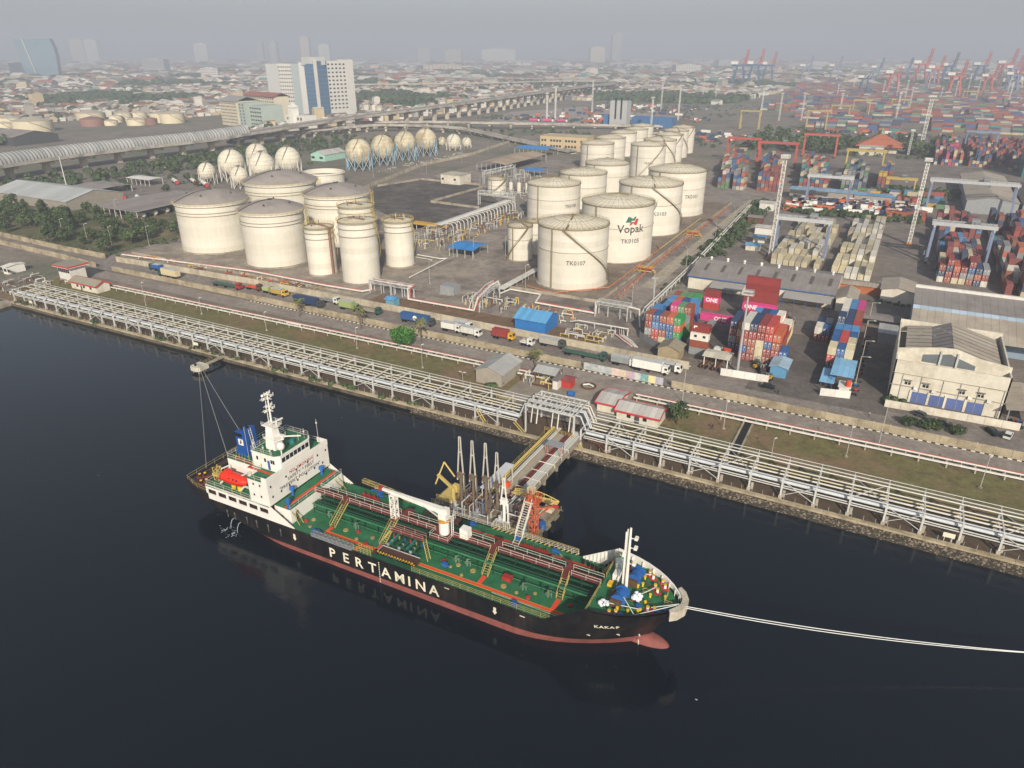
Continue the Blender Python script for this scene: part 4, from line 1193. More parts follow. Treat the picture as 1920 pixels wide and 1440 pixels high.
# ------------------------------------------------------------------ low pipe track across the grass
lt = thing('low_pipe_track', 'low track of white and red pipes on short legs between grass and road', 'pipeline', (0, 0, 0))
def tv(x):
    return 178.3 + (x + 290) * .0143
for (xa, xb) in ((-296, -86), (-57, 70)):
    for dy, z, r, m_ in ((0, 1.1, .15, whitep), (.55, 1.1, .13, whitep), (2.1, 1.3, .24, whitep), (4.3, .5, .2, mk('pipe_red', 'b0564c', .6, .2, .7))):
        MB().tube([(xa, tv(xa) + dy, G + z), (xb, tv(xb) + dy, G + z)], r, 8).build('pipe', m_, lt)
leg_me = MB().box(-.15, .15, -.2, 3.2, .75, .95).box(-.15, .15, -.1, .15, 0, .75).box(-.15, .15, 2.8, 3.05, 0, .75).mesh('leg', mk('footing_concrete', 'aaa294'))
for x in [-294 + 6.1 * i for i in range(35)] + [-56 + 6.1 * i for i in range(21)]:
    ob('leg', leg_me, lt, (x, tv(x), G))
for x in [-294 + 3.05 * i for i in range(69)] + [-56 + 3.05 * i for i in range(41)]:
    MB().bar((x, tv(x) + 1.9, G + 1.3), (x, tv(x) + .9, G + 1.2), .14).build('spacer', whitep, lt)
x = -191
MB().tube([(x, tv(x), G + 1.1), (x, tv(x), G + 2.0), (x + 6.5, tv(x), G + 2.0), (x + 6.5, tv(x), G + 1.1)], .26, 8).build('expansion_loop', whitep, lt)


# ------------------------------------------------------------------ storage tanks
cream = mk('tank_cream', 'd6d1c3', .55, .06, .12, streak=.09, rnd=.03, grit=.05)
creamd = mk('tank_roof_cream', 'd3cdbb', .7, .1, .3, col2='c4bca7', sc2=.12, rnd=.03)
domegrey = mk('dome_grey', '99928c', .75, .12, .25, col2='8a837d', sc2=.1, rnd=.02)
rimrust = mk('rim_rust', '8a7a52', .7, .25, 1.)
creams = [cream, mk('tank_cream_b', 'd2cdbe', .55, .06, .12, streak=.12, rnd=.03, grit=.05), mk('tank_cream_c', 'dad5c8', .55, .06, .12, streak=.07, rnd=.03, grit=.05)]
def shell(t, r, h, n, z0=.25):
    """plate courses, each its own strip"""
    mb = MB()
    k = max(3, round(h / 2.6))
    q_ = random.Random(int(r * 100 + h * 10))
    for i in range(k):
        mb.lathe(0, 0, [(r - .012 * (i % 2), z0 + (h - z0) * i / k), (r - .012 * (i % 2), z0 + (h - z0) * (i + 1) / k)], n, q_.randrange(3))
    mb.build('shell', creams, t)
def curved_text(txt, size, r, z, ang, mat, parent, name='lettering', bold=.03):
    vs, fs = text_mb(txt, size, bold=bold)
    MB().add([((r + .05) * math.cos(ang + x / r), (r + .05) * math.sin(ang + x / r), z + y) for x, y, _ in vs], fs).build(name, mat, parent)
CAMDIR = lambda u, v: math.atan2(-v, -u)
def arc_rail(mb, r, z0, z1, a0, a1, n, w=.1, posts=True, h=1.0):
    ps = [(r * math.cos(a0 + (a1 - a0) * i / n), r * math.sin(a0 + (a1 - a0) * i / n), z0 + (z1 - z0) * i / n) for i in range(n + 1)]
    for a, b in zip(ps, ps[1:]):
        for k in (.5, 1.0):
            mb.bar((a[0], a[1], a[2] + h * k), (b[0], b[1], b[2] + h * k), w, cap=False)
        if posts:
            mb.bar(a, (a[0], a[1], a[2] + h), w, cap=False)
def cone_tank(u, v, r, h, label, text=None, spiral=True, group='cone roofed white storage tanks', ribs=36, logo=False, stair0=-.27, sw=2.0, pipes=True, rise=.2, tx=.1):
    t = thing('storage_tank', label, 'storage tank', (u, v, G), 0, group)
    n = 56 if r > 10 else 40
    shell(t, r, h, n)
    MB().lathe(0, 0, [(r + .7, 0), (r + .7, .25), (r, .25)], n).build('base_ring', concrete, t)
    zr = h + r * rise
    rf = MB().lathe(0, 0, [(r + .05, h), (r * .55, h + r * rise * .62), (.6, zr), (0.01, zr + .02)], n).build('roof', creamd, t)
    mb = MB()
    for i in range(ribs):                                     # roof rafters
        a = 2 * pi * i / ribs
        c, s_ = math.cos(a), math.sin(a)
        mb.bar((r * c, r * s_, h + .06), (r * .55 * c, r * .55 * s_, h + r * rise * .62 + .06), .09, .1, cap=False)
        if i % 2 == 0:
            mb.bar((r * .55 * c, r * .55 * s_, h + r * rise * .62 + .06), (.8 * c, .8 * s_, zr + .05), .13, .12, cap=False)
    for q_ in (.55, .28):
        for i in range(ribs):
            a, b = 2 * pi * i / ribs, 2 * pi * (i + 1) / ribs
            zz = h + r * rise * (.62 if q_ > .5 else .83) + .06
            mb.bar((r * q_ * math.cos(a), r * q_ * math.sin(a), zz), (r * q_ * math.cos(b), r * q_ * math.sin(b), zz), .12, cap=False)
    mb.build('rafter', mk('rafter_drab', '8a826b', .7, .2, .5), rf)  # rafters in one dull brown, darker than the roof plates
    MB().cyl((0, 0, zr), (0, 0, zr + .5), .9, n=10).build('roof_vent', rimrust, rf)
    mb = MB().lathe(0, 0, [(r, h - .25), (r + .3, h - .25), (r + .3, h + .08), (r, h + .08)], n)
    arc_rail(mb, r + .1, h, h, 0, 2 * pi, 44, .08)
    mb.build('rim_railing', rimrust, t)
    zs = h * .62
    MB().lathe(0, 0, [(r, zs), (r + .22, zs), (r + .22, zs + .18), (r, zs + .18)], n).build('stiffener_ring', mk('ring_grey', '9c937c', .7, .2, 1.), t)
    a0 = CAMDIR(u, v)
    if spiral:
        s0 = a0 + stair0
        mb = MB()
        k = 30
        for i in range(k):
            aa, ab = s0 + sw * i / k, s0 + sw * (i + 1) / k
            za, zb = h * (1 - i / k), h * (1 - (i + 1) / k)
            for rr_ in (r + .15, r + 1.0):
                mb.bar((rr_ * math.cos(aa), rr_ * math.sin(aa), za), (rr_ * math.cos(ab), rr_ * math.sin(ab), zb), .16, .28, cap=False)
            mb.bar((r * math.cos(aa), r * math.sin(aa), za), ((r + 1) * math.cos(aa), (r + 1) * math.sin(aa), za), .2, cap=False)
            mb.bar(((r + 1) * math.cos(aa), (r + 1) * math.sin(aa), za + 1), ((r + 1) * math.cos(ab), (r + 1) * math.sin(ab), zb + 1), .09, cap=False)
        mb.build('spiral_stair', mk('stair_rust', '7d704f', .7, .25, 1.), t)
        mb = MB()                                             # walkway from rim to the crown
        c, s_ = math.cos(s0 + .08), math.sin(s0 + .08)
        mb.bar((r * c, r * s_, h + .25), (.8 * c, .8 * s_, zr + .25), .9, .12).bar((r * c, r * s_, h + 1.1), (.8 * c, .8 * s_, zr + 1.1), .1)
        mb.build('roof_walkway', mk('stair_rust', '7d704f'), rf)
    if pipes:
        a = a0 - .62
        for da in (0, .035):
            c, s_ = math.cos(a + da), math.sin(a + da)
            MB().tube([((r + .25) * c, (r + .25) * s_, h), ((r + .25) * c, (r + .25) * s_, .3)], .13, 6).build('downpipe', mk('downpipe_brown', '86765a', .7, .2, 1.), t)
    if text:
        curved_text(text, r * .165, r, h * (.40 if logo else .46), a0 + tx, dsteel, t, bold=.03)
    if logo:
        curved_text('Vopak', r * .30, r, h * .62, a0 + .4, mk('logo_navy', '2c2f3c', .5, .05, 1.), t, bold=.05)
        def patch(pts, mat):
            MB().add([((r + .05) * math.cos(a0 + .36 + x / r), (r + .05) * math.sin(a0 + .36 + x / r), h * .74 + y) for x, y in pts], [tuple(range(len(pts)))]).build('emblem', mat, t)
        k = r / 17.
        sc = lambda pts: [(x * k, y * k) for x, y in pts]
        patch(sc([(-2.3, 0), (.2, 0), (.6, .8), (2.2, .8), (2.9, 2.6), (-1.0, 2.6)]), mk('logo_green', '2c6b55', .5, .05, 1.))
        patch(sc([(-.4, -1.3), (3.2, -1.3), (4.2, 1.6), (2.7, 1.6), (2.2, .3), (.2, .3)]), mk('logo_red', 'b8403f', .5, .05, 1.))
    return t
TK = 'storage tanks numbered along the bund'
cone_tank(*(-122.3, 284.6, 15.4, 26.0), 'white tank lettered TK0107, nearest the camera beside the pipe road', 'TK0107', group=TK)
cone_tank(*(-121.5, 337.2, 17.7, 26.6), 'white tank with green and red emblem lettered TK0105', 'TK0105', group=TK, logo=True, stair0=1.5, tx=.4)
cone_tank(*(-125.0, 399.1, 17.8, 26.4), 'white tank lettered TK0103 behind the tank with the emblem', 'TK0103', group=TK, stair0=.05, tx=.3)
cone_tank(*(-126.5, 456.1, 17.9, 26.3), 'white tank lettered TK0101, farthest of the lettered row', 'TK0101', group=TK, stair0=1.6, tx=.6)
for i, (u, v, r, h) in enumerate(((-186.2, 401, 16.2, 21.3), (-186.8, 447.8, 15.6, 21.3), (-189, 497, 15.8, 21.3))):
    cone_tank(u, v, r, h, nth(i) + ' tank from the front in the unlettered row left of the lettered tanks', None if i else 'TK0106', stair0=-2.2 if i != 1 else -1.5, sw=-1.2, tx=.7, group='middle row of white tanks', ribs=32)
for i, (u, v, r, h) in enumerate(((-190, 591, 14.3, 24.4), (-192.4, 630, 14, 24.4), (-198, 676, 12.6, 24.4), (-203.6, 716, 12.2, 24.4), (-206.6, 752, 11.6, 24.4))):
    cone_tank(u, v, r, h, nth(i) + ' tank from the front in the far right row of tall white tanks', 'TK0201' if i == 0 else None, stair0=.2 if i % 2 else 1.0, sw=1.6 if i % 2 else -1.5, group='far right row of tanks', ribs=28, pipes=i == 0)
for i, (u, v, r, h) in enumerate(((-241, 607, 14.6, 21.3), (-247.4, 654.6, 14.2, 21.3), (-252.5, 702.7, 13.2, 21.3), (-253.2, 743, 12.2, 21.3), (-259.8, 782, 12, 21.3))):
    cone_tank(u, v, r, h, nth(i) + ' tank from the front in the far left row of white tanks', None, stair0=-1.6 if i % 2 else 2.0, sw=-1.4 if i % 2 else 1.5, group='far left row of tanks', ribs=28, pipes=i == 0)
cone_tank(*(-160.5, 307.8, 6.1, 16.2), 'small white tank with a spiral stair left of the front lettered tank', None, stair0=.6, sw=-1.9, ribs=20, group='small tanks by the pipe rack')
cone_tank(*(-159.1, 319.9, 4.0, 16.1), 'small white tank half hidden between the front lettered tank and its small neighbour', None, spiral=False, ribs=20, group='small tanks by the pipe rack')
cone_tank(*(-257.0, 456.4, 6.8, 10.7), 'small white tank standing behind the overhead pipe bridge', None, stair0=1.0, sw=-1.9, ribs=20, group='small tanks by the pipe rack')
for i in range(6):
    p = (-250.0 + i * 6.0, 464.5 + i * 1.2)
    t = thing('horizontal_tank', nth(i) + ' from the left of the slim upright white vessels beside the small tank', 'tank', (p[0], p[1], G), 0, 'slim white vessels')
    MB().cyl((0, 0, .6), (0, 0, 7.2), 1.5, n=16).sphere((0, 0, 7.2), 1.5, 16, 8, sz=.5).build('shell', cream, t)
    MB().cyl((0, 0, 0), (0, 0, .6), 1.2, n=12).build('skirt', concrete, t)

def dome_tank(u, v, r, h, label, rise=.24, ring=True):
    t = thing('dome_tank', label, 'storage tank', (u, v, G), 0, 'grey domed storage tanks')
    n = 60
    shell(t, r, h, n, .5)
    MB().lathe(0, 0, [(r + 1.2, 0), (r + 1.2, .5), (r, .5)], n).build('base_ring', concrete, t)
    R = r + 1.0
    MB().lathe(0, 0, [(r, h - .6), (R, h - .2), (R, h + 1.2), (R - .2, h + 1.2)], n).build('roof_skirt', cream, t)
    prof = [(R - .1, h + 1.2)]
    for q_ in (.85, .68, .5, .3, .12, .001):
        prof.append(((R - .1) * q_, h + 1.2 + (R * rise) * (1 - q_ * q_)))
    rf = MB().lathe(0, 0, prof, n).build('dome_roof', domegrey, t)
    MB().cyl((0, 0, h + 1.2 + R * rise), (0, 0, h + 1.7 + R * rise), 1.2, n=12).build('roof_vent', dsteel, rf)
    for a in (-1.1, .4, 2.2, -2.4):
        x, y = R * .6 * math.cos(a), R * .6 * math.sin(a)
        z = h + 1.2 + R * rise * .64
        MB().add([(x - .8, y, z), (x + .8, y, z), (x, y, z + .9)], [(0, 1, 2)]).add([(x - .8, y + .4, z), (x + .8, y + .4, z), (x, y + .4, z + .9), (x, y, z + .9), (x - .8, y, z), (x + .8, y, z)], [(4, 3, 2, 0), (3, 5, 1, 2)]).build('roof_hood', dsteel, rf)
    a0 = CAMDIR(u, v)
    for zz in (h * .8, h * .86):
        mb = MB()
        for i in range(n):
            a, b = 2 * pi * i / n, 2 * pi * (i + 1) / n
            mb.bar(((r + .35) * math.cos(a), (r + .35) * math.sin(a), zz), ((r + .35) * math.cos(b), (r + .35) * math.sin(b), zz), .16, cap=False)
        mb.build('spray_ring', mk('ring_brown', '8a7c66', .7, .2, 1.), t)
    mb = MB()
    arc_rail(mb, R + .5, h + .3, h + .3, 0, 2 * pi, 40, .08)
    mb.build('gallery_railing', paleyel, t)
    mb = MB()                                                 # arched walkway over the dome
    s0 = a0 - 1.2
    last = None
    for i in range(9):
        q_ = 1 - i / 8
        p = Vector((R * q_ * math.cos(s0), R * q_ * math.sin(s0), h + 1.5 + R * rise * (1 - q_ * q_)))
        if last:
            mb.bar(last, p, .8, .15).bar(last + Vector((0, 0, .9)), p + Vector((0, 0, .9)), .1)
        last = p
    mb.build('roof_walkway', mk('walkway_drab', '6e655f', .8, .2, 1.), rf)  # walkway in one even grey-brown
    MB().truss((r * 1.05 * math.cos(a0 + 1.5), r * 1.05 * math.sin(a0 + 1.5), 0), (r * 1.08 * math.cos(a0 + 1.5), r * 1.08 * math.sin(a0 + 1.5), h + 1), 1.5, 1.5, 8, .14).build('stair_tower', paleyel, t)
    return t
dome_tank(*(-312.0, 254.1, 17.5, 23.6), 'leftmost big grey-domed cream tank above the road')
dome_tank(*(-263.0, 247.4, 14.5, 24.6), 'big grey-domed cream tank at the front, second from the left')
dome_tank(-316.8, 307.8, 20, 25.4, 'big grey-domed tank behind the two front domed tanks')
dome_tank(-261.8, 292.6, 16.6, 25.4, 'big grey-domed tank behind the tall narrow tanks')
t = thing('open_top_tank', 'wide low cream tank with an open top behind the domed tanks', 'storage tank', (-399, 433, G))
MB().lathe(0, 0, [(16.2, 0), (16.2, 9), (15.9, 9), (15.9, 5.5)], 56).build('shell', cream, t)
MB().cyl((0, 0, 5.2), (0, 0, 5.5), 15.9, n=56).build('floating_roof', mk('floating_roof', '8f857c', .8, .15, .3), t)
MB().lathe(0, 0, [(16.2, 8.1), (17, 8.1), (17, 8.3), (16.2, 8.3)], 56).build('wind_girder', cream, t)

def slim_tank(u, v, r, h, label, red=False):
    t = thing('slim_tank', label, 'storage tank', (u, v, G), 0, 'tall narrow cream tanks')
    n = 44
    shell(t, r, h, n, .5)
    MB().lathe(0, 0, [(r + .7, 0), (r + .7, .5), (r, .5)], n).build('base_ring', concrete, t)
    MB().lathe(0, 0, [(r - .1, h), (.01, h + .9)], n).build('roof', creamd, t)
    mb = MB().lathe(0, 0, [(r, h - .4), (r + .25, h - .4), (r + .25, h + .3), (r - .15, h + .3)], n)
    mb.build('rim', mk('rim_grey', '8f8a78', .7, .2, 1.), t)
    for zz in (h * .79, h * .91):
        mb = MB()
        for i in range(n):
            a, b = 2 * pi * i / n, 2 * pi * (i + 1) / n
            mb.bar(((r + .5) * math.cos(a), (r + .5) * math.sin(a), zz), ((r + .5) * math.cos(b), (r + .5) * math.sin(b), zz), .14, cap=False)
        mb.build('spray_ring', mk('ring_brown', '8a7c66'), t)
    mb = MB()
    arc_rail(mb, r + .6, h + .2, h + .2, 0, 2 * pi, 30, .09, h=1.2)
    mb.build('rim_railing', paleyel, t)
    a0 = CAMDIR(u, v)
    rr = random.Random(int(u * 7))
    for i in range(9):
        a, q_ = rr.uniform(0, 6.28), rr.uniform(.1, .75)
        MB().bar((r * q_ * math.cos(a), r * q_ * math.sin(a), h + .5), (r * q_ * math.cos(a), r * q_ * math.sin(a), h + 1.2 + rr.random() * 1.6), .2).build('roof_nozzle', [paleyel, whitep, rust][i % 3], t)
    MB().box(-r * .6, r * .5, -.6, .6, h + .95, h + 1.05).rail([(-r * .6, -.6, h + 1), (r * .5, -.6, h + 1), (r * .5, .6, h + 1)], 1.1, 2, 1.4).build('roof_walkway', mk('walkway_rust', '8b6a42', .8, .2, 1.), t)
    mb = MB()
    k = 26
    s0 = a0 + .85
    for i in range(k):
        aa, ab = s0 + 1.6 * i / k, s0 + 1.6 * (i + 1) / k
        za, zb = h * (1 - i / k), h * (1 - (i + 1) / k)
        for rr_ in (r + .1, r + .9):
            mb.bar((rr_ * math.cos(aa), rr_ * math.sin(aa), za), (rr_ * math.cos(ab), rr_ * math.sin(ab), zb), .14, .25, cap=False)
        mb.bar(((r + .9) * math.cos(aa), (r + .9) * math.sin(aa), za + 1), ((r + .9) * math.cos(ab), (r + .9) * math.sin(ab), zb + 1), .09, cap=False)
    mb.build('spiral_stair', paleyel, t)
    if red:
        for da in (.62, .72, .8):
            c, s_ = math.cos(a0 + da), math.sin(a0 + da)
            MB().tube([((r + .3) * c, (r + .3) * s_, 0), ((r + .3) * c, (r + .3) * s_, h + .4), (r * .3 * c, r * .3 * s_, h + 1.2)], .16, 6).build('riser_pipe', mk('riser_brown', '8b5a45', .7, .2, 1.), t)
    return t
slim_tank(*(-229.1, 242.0, 6.5, 21.3), 'shortest of the narrow cream tanks, with brown riser pipes', True)
slim_tank(*(-206.1, 241.5, 8.3, 26.5), 'tallest narrow cream tank, standing nearest the road')
slim_tank(*(-205.8, 270.2, 6.8, 21.2), 'narrow cream tank at the right end of the domed tank group')
slim_tank(-229, 268.5, 8.4, 26.2, 'narrow cream tank hidden behind the tallest narrow tank')

# ------------------------------------------------------------------ gas spheres on legs
spm = {0: mk('sphere_white', 'd5cfbd', .55, .1, .3, streak=.3, rnd=.04), 1: mk('sphere_stained', 'cdc3a9', .6, .15, .25, col2='a8997a', sc2=.13, streak=.4, rnd=.05)}
def gas_sphere(u, v, r, zc, label, blue=False, m=0, group='gas spheres'):
    t = thing('gas_sphere', label, 'gas tank', (u, v, G), 0, group)
    MB().sphere((0, 0, zc), r, 36, 20).build('sphere', spm[m], t)
    k = 10 if r > 8 else 8
    for i in range(k):
        a, b = 2 * pi * i / k, 2 * pi * (i + 1) / k
        c, s_ = math.cos(a), math.sin(a)
        rr_ = r * .985
        l = MB().cyl((rr_ * c, rr_ * s_, 0), (rr_ * c, rr_ * s_, zc), .045 * r, n=8).build('leg', mk('leg_blue', '6f9ab3', .6, .15, 1.) if blue else whitep, t)
        top = max(zc - r * .35, zc * .55)
        MB().bar((rr_ * c, rr_ * s_, .3), (rr_ * math.cos(b), rr_ * math.sin(b), top), .025 * r).bar((rr_ * math.cos(b), rr_ * math.sin(b), .3), (rr_ * c, rr_ * s_, top), .025 * r).build('brace', whitep, t)
    for q_ in (-.25, .1, .4, .66):
        rr_ = r * math.sqrt(1 - q_ * q_) + .05
        MB().lathe(0, 0, [(rr_, zc + q_ * r - .06), (rr_ + .08, zc + q_ * r), (rr_, zc + q_ * r + .06)], 36).build('seam_ring', mk('seam_grey', '9b937f', .7, .15, 1.), t)
    a0 = CAMDIR(u, v)
    mb = MB()
    n = 18
    for i in range(n):
        t0, t1 = i / n, (i + 1) / n
        P = []
        for tt in (t0, t1):
            ph = pi / 2 - tt * 1.45
            az = a0 + .25 - tt * .7
            P.append(Vector(((r + .5) * math.cos(ph) * math.cos(az), (r + .5) * math.cos(ph) * math.sin(az), zc + (r + .5) * math.sin(ph))))
        mb.bar(P[0], P[1], .7, .18)
    mb.cyl((0, 0, zc + r), (0, 0, zc + r + .8), r * .16, n=10)
    mb.rail([(-r * .25, -r * .25, zc + r), (r * .25, -r * .25, zc + r), (r * .25, r * .25, zc + r), (-r * .25, r * .25, zc + r)], 1.1, 2, 1.5, .12)
    mb.build('stair', mk('stair_grey', '8a8578', .7, .2, 1.), t)
gs = [(-420.3, 502.9, 11.2, 14.7), (-419.9, 536.4, 10.7, 15.3), (-421.2, 571.9, 10.1, 15.9), (-421.3, 606.8, 10.6, 15.1)]
for i, g_ in enumerate(gs):
    gas_sphere(*g_, nth(i) + ' from the left of the four stained gas spheres on blue and white legs', True, 1 if i else 1, 'four gas spheres in a row')
gas_sphere(*(-451.7, 680.9, 4.7, 5.0), 'small gas sphere half hidden behind the fourth stained sphere', False, 1)
gas_sphere(*(-422.7, 659.2, 7.8, 8.0), 'medium white gas sphere right of the four stained ones', False, 0)
gas_sphere(*(-420.5, 681.3, 5.2, 5.5), 'rightmost small white gas sphere in the row of spheres', False, 0)
for g_, lab in (((-472.3, 410.2, 10.2, 13.6), 'large white gas sphere farthest left behind the leftmost domed tank'), ((-475.5, 388.2, 6.6, 9.6), 'small white gas sphere at the far left of the sphere group'), ((-440.5, 387.9, 6.5, 9.0), 'small white gas sphere in front, between the large ones'),
                ((-448.5, 447.6, 10.2, 13.2), 'large white gas sphere at the right of the left group'), ((-439.4, 410.4, 10.0, 13.7), 'large white gas sphere at the front middle of the left group'), ((-481.5, 446.1, 9.0, 15.2), 'large white gas sphere at the back of the left group')):
    gas_sphere(*g_, lab, False, 0, 'left group of gas spheres')


# ------------------------------------------------------------------ shipping containers
CC = {'r': ('maroon', '8c3b38'), 'R': ('red', 'b0443c'), 'b': ('blue', '335c92'), 'n': ('navy blue', '2e4263'), 'l': ('light blue', '4f86b8'), 'w': ('white', 'd4d0c4'),
      'c': ('cream', 'cfc3a0'), 'g': ('green', '2f9450'), 'o': ('orange', 'bd6444'), 'p': ('pink', 'c8417f'), 'k': ('grey', '8d9092'), 'm': ('brown', '94523f'),
      't': ('teal', '3f8f8a'), 'y': ('yellow', 'd0a836'), 'G': ('dull green', '5f8a5c'), 'C': ('dull cream', 'b3aa90')}
CM = {k: mk('container_' + v[0].replace(' ', '_'), v[1], .55, .14, .5, streak=.1, rnd=.14) for k, v in CC.items()}
barm = mk('lock_bar', 'c9c6bd', .5, .1, 1.)
CW, CH = 2.44, 2.59
C_ME = {}
def cont_mesh(L, k):
    if (L, k) in C_ME:
        return C_ME[(L, k)]
    mb = MB()
    h, w = CH - .03, CW / 2
    mb.box(-w + .05, w - .05, .05, L - .05, .12, h - .06)
    for x in (-w, w - .14):
        for y in (0, L - .14):
            mb.box(x, x + .14, y, y + .14, 0, h)
    for z in (0, h - .12):
        for x in (-w, w - .1):
            mb.box(x, x + .1, .14, L - .14, z, z + .12)
        mb.box(-w + .14, w - .14, 0, .1, z, z + .12).box(-w + .14, w - .14, L - .1, L, z, z + .12)
    n = int(L / .6)
    for i in range(1, n):
        y = i * L / n
        for x in (-w + .01, w - .05):
            mb.box(x, x + .04, y - .14, y + .14, .12, h - .12, bottom=False)
    body = mb.mesh('container_body', CM[k])
    doors = []
    for s_ in (-1, 1):
        d_ = MB().box(min(0, s_ * (w - .15)), max(0, s_ * (w - .15)), -.01, .05, .14, h - .14, m=0)
        for q_ in (.3, .72):
            d_.box(s_ * (w * q_) - .035, s_ * (w * q_) + .035, -.07, -.01, .1, h - .1, m=1)
        d_.box(s_ * w * .3 - .25, s_ * w * .3 + .25, -.06, -.01, 1.05, 1.13, m=1)
        d_.box(s_ * w * .5 - .3, s_ * w * .5 + .1, -.03, -.01, 1.7, 2.15, m=1)
        doors.append(d_.mesh('door', [CM[k], barm]))
    C_ME[(L, k)] = (body, doors)
    return C_ME[(L, k)]
NCONT = [0]
stuffc = MB()
CKEYS = list(CC)
def container(x, y, z, L, k, label, group, rz=0, parts=True):
    """body mesh with its two door leaves; (x, y) is the middle of the door end's foot"""
    body, doors = cont_mesh(L, k)
    o = tag(ob('shipping_container', body, None, (x, y, z), rz), label, 'container', group)
    if parts:
        for d_ in doors:
            ob('door', d_, o, (0, 0, 0))
    NCONT[0] += 1
    return o
PITCH = 2.53
def stack(where, x0, y0, rows, group, rowname=None):
    """rows: list of (y offset, length, [column strings from bottom to top, left to right])"""
    for ri, (dy, L, cols) in enumerate(rows):
        for ci, col in enumerate(cols):
            for ti, k in enumerate(col):
                if k == ' ':
                    continue
                lab = '%s container, %s tier, %s column from left, %s row, %s' % (CC[k][0], nth(ti), nth(ci), (nth(ri) if len(rows) > 1 else 'only'), where)
                container(x0 + PITCH * (ci + .5), y0 + dy, G + .02 + ti * CH, L, k, lab, group)
def lettering_on(o, txt, size, x, y, z, axis, mat, nm='lettering', bold=.05):
    vs, fs = text_mb(txt, size, bold=bold)
    if axis == 'x':      # on the long side of a container turned to lie along x
        MB().add([(0 - CW / 2 - .02, y + a, z + b) for a, b, _ in vs], [tuple(f) for f in fs]).build(nm, mat, o)
S20, S40 = 6.06, 12.19
GA = 'containers stacked by the terminal wall'
stack('corner stack by pipes', -70.0, 229.2, [
    (0, S20, ['rkrm', 'RRlb', 'cmbm', 'gbbo', 'bgog']),
    (6.4, S20, ['nnbl', 'bbn', 'krk', 'rm', 'gGk']),
    (12.8, S20, ['nbb', 'bn', 'Grmp', 'rrmG', 'rmrm']),
    (19.2, S20, ['bnl', 'bno', 'rbk', 'mbb', 'bbll']),
    (26.2, S20, ['mrl', 'rmo', 'bmb', 'lkl']),
    (33.0, S20, ['mrm', 'rmG', 'mgG', 'krg'])], GA)
container(-54.0, 231, G, S40, 'k', 'long grey container lying low between corner stack and the pink containers', GA)
container(-52.0, 243, G, S40, 'k', 'long grey container behind the stacked site office', GA)
def side_cont(x0, y, z, L, k, label, txt=None, size=1.6, tx=.5, group='containers lying sideways in the front yard'):
    o = container(x0, y + CW / 2, z, L, k, label, group, -pi / 2)
    if txt:
        vs, fs = text_mb(txt, size, bold=.07)
        MB().add([(CW / 2 + .03, L * tx + a, CH * .5 + b) for a, b, _ in vs], fs).build('lettering', mk('letter_bright', 'e8e4da', .5, .05, 1.), o)
    return o
side_cont(-60.5, 274.0, G + .02, S20, 'R', 'red container at the bottom under the pink one by the canopy')
side_cont(-60.5, 274.0, G + .02 + CH, S20, 'p', 'pink container lettered ONE between a red and a maroon container', 'ONE', 2.2)
side_cont(-60.5, 274.0, G + .02 + 2 * CH, S20, 'r', 'maroon container on top of the pink one by the canopy')
side_cont(-58.2, 260.6, G + .02, S40, 'p', 'long pink container on the ground, lettering half covered', 'ONE', 2.2, .62)
side_cont(-52.8, 225.2, G + .02, S20, 'k', 'grey container at the bottom of the office tower stack')
side_cont(-52.8, 225.2, G + .02 + CH, S20, 'm', 'brown container below the white site office container')
o = side_cont(-52.8, 225.2, G + .02 + 2 * CH, S20, 'w', 'white site office container with two windows')
for y in (1.3, 4.2):
    MB().box(CW / 2 - .02, CW / 2 + .06, y, y + .9, 1.1, 1.9).build('window', glass, o)
o = side_cont(-52.8, 226.2, G + .02 + 3 * CH, S20, 'r', 'maroon container with a white logo on top of the site office')
MB().box(CW / 2, CW / 2 + .04, .7, 1.8, 1.7, 2.1).box(CW / 2, CW / 2 + .04, .7, 1.0, 1.2, 1.7).build('logo', mk('letter_bright', 'e8e4da'), o)
stack('middle stack by flood pole', -42.2, 228.4, [
    (-.2, S20, ['', '', 'rbmr', 'rmmr', 'cccr', 'mrbR', 'orm', 'nb']),
    (0.2, S40, ['', '', '    w', '    n', '    r', '    R', '   o', '']),
    (7.2, S40, ['nkrn', 'rmcm', 'rrr', 'mmr', 'ccr', 'bmr', 'mmr', '']),
    (20.0, S20, ['nkr', 'rmr', 'rrrl', 'bmrn', 'nmrb', 'rmrw', 'cmw']),
    (26.6, S20, ['rr', 'mr', 'rrr', 'lmr', 'nrr', 'mrr', 'cc'])], 'containers in the middle stack')
side_cont(-45.0, 265.0, G + .02 + 0 * CH, S40, 'r', 'maroon container lying sideways at the foot of the tall red pile')
side_cont(-43.5, 265.0, G + .02 + 1 * CH, S40, 'm', 'brown container lying sideways under the pink one')
side_cont(-44.0, 265.0, G + .02 + 2 * CH, S40, 'p', 'long pink container lying sideways on the middle stack', 'ONE', 2.2, .25)
for i, k in enumerate('mrrrrr'):
    side_cont(-45.2, 273.6, G + .02 + i * CH, S40, k, nth(i) + ' from the bottom in the tall pile of red containers lying sideways', group='tall sideways pile of red containers')
stack('right stack beside alley', -10.6, 233.0, [
    (0, S20, ['nRc', 'nbb', 'bcc']),
    (6.3, S20, ['bRb', 'rrR', 'mcc']),
    (12.6, S20, ['bnb', 'kbR', 'nbb']),
    (18.9, S20, ['rkl', 'mnl', 'bkl']),
    (25.2, S20, ['rmcn', 'rmn', 'mcR']),
    (31.6, S40, ['nrw', 'bnn', 'rmm']),
    (44.2, S40, ['knw', 'bnl', 'rmp'])], 'containers in the right stack')
stack('pair left of right stack', -17.2, 258.0, [(0, S20, ['rw', 'rb']), (6.4, S20, ['mn', 'nk'])], 'containers left of the right stack')
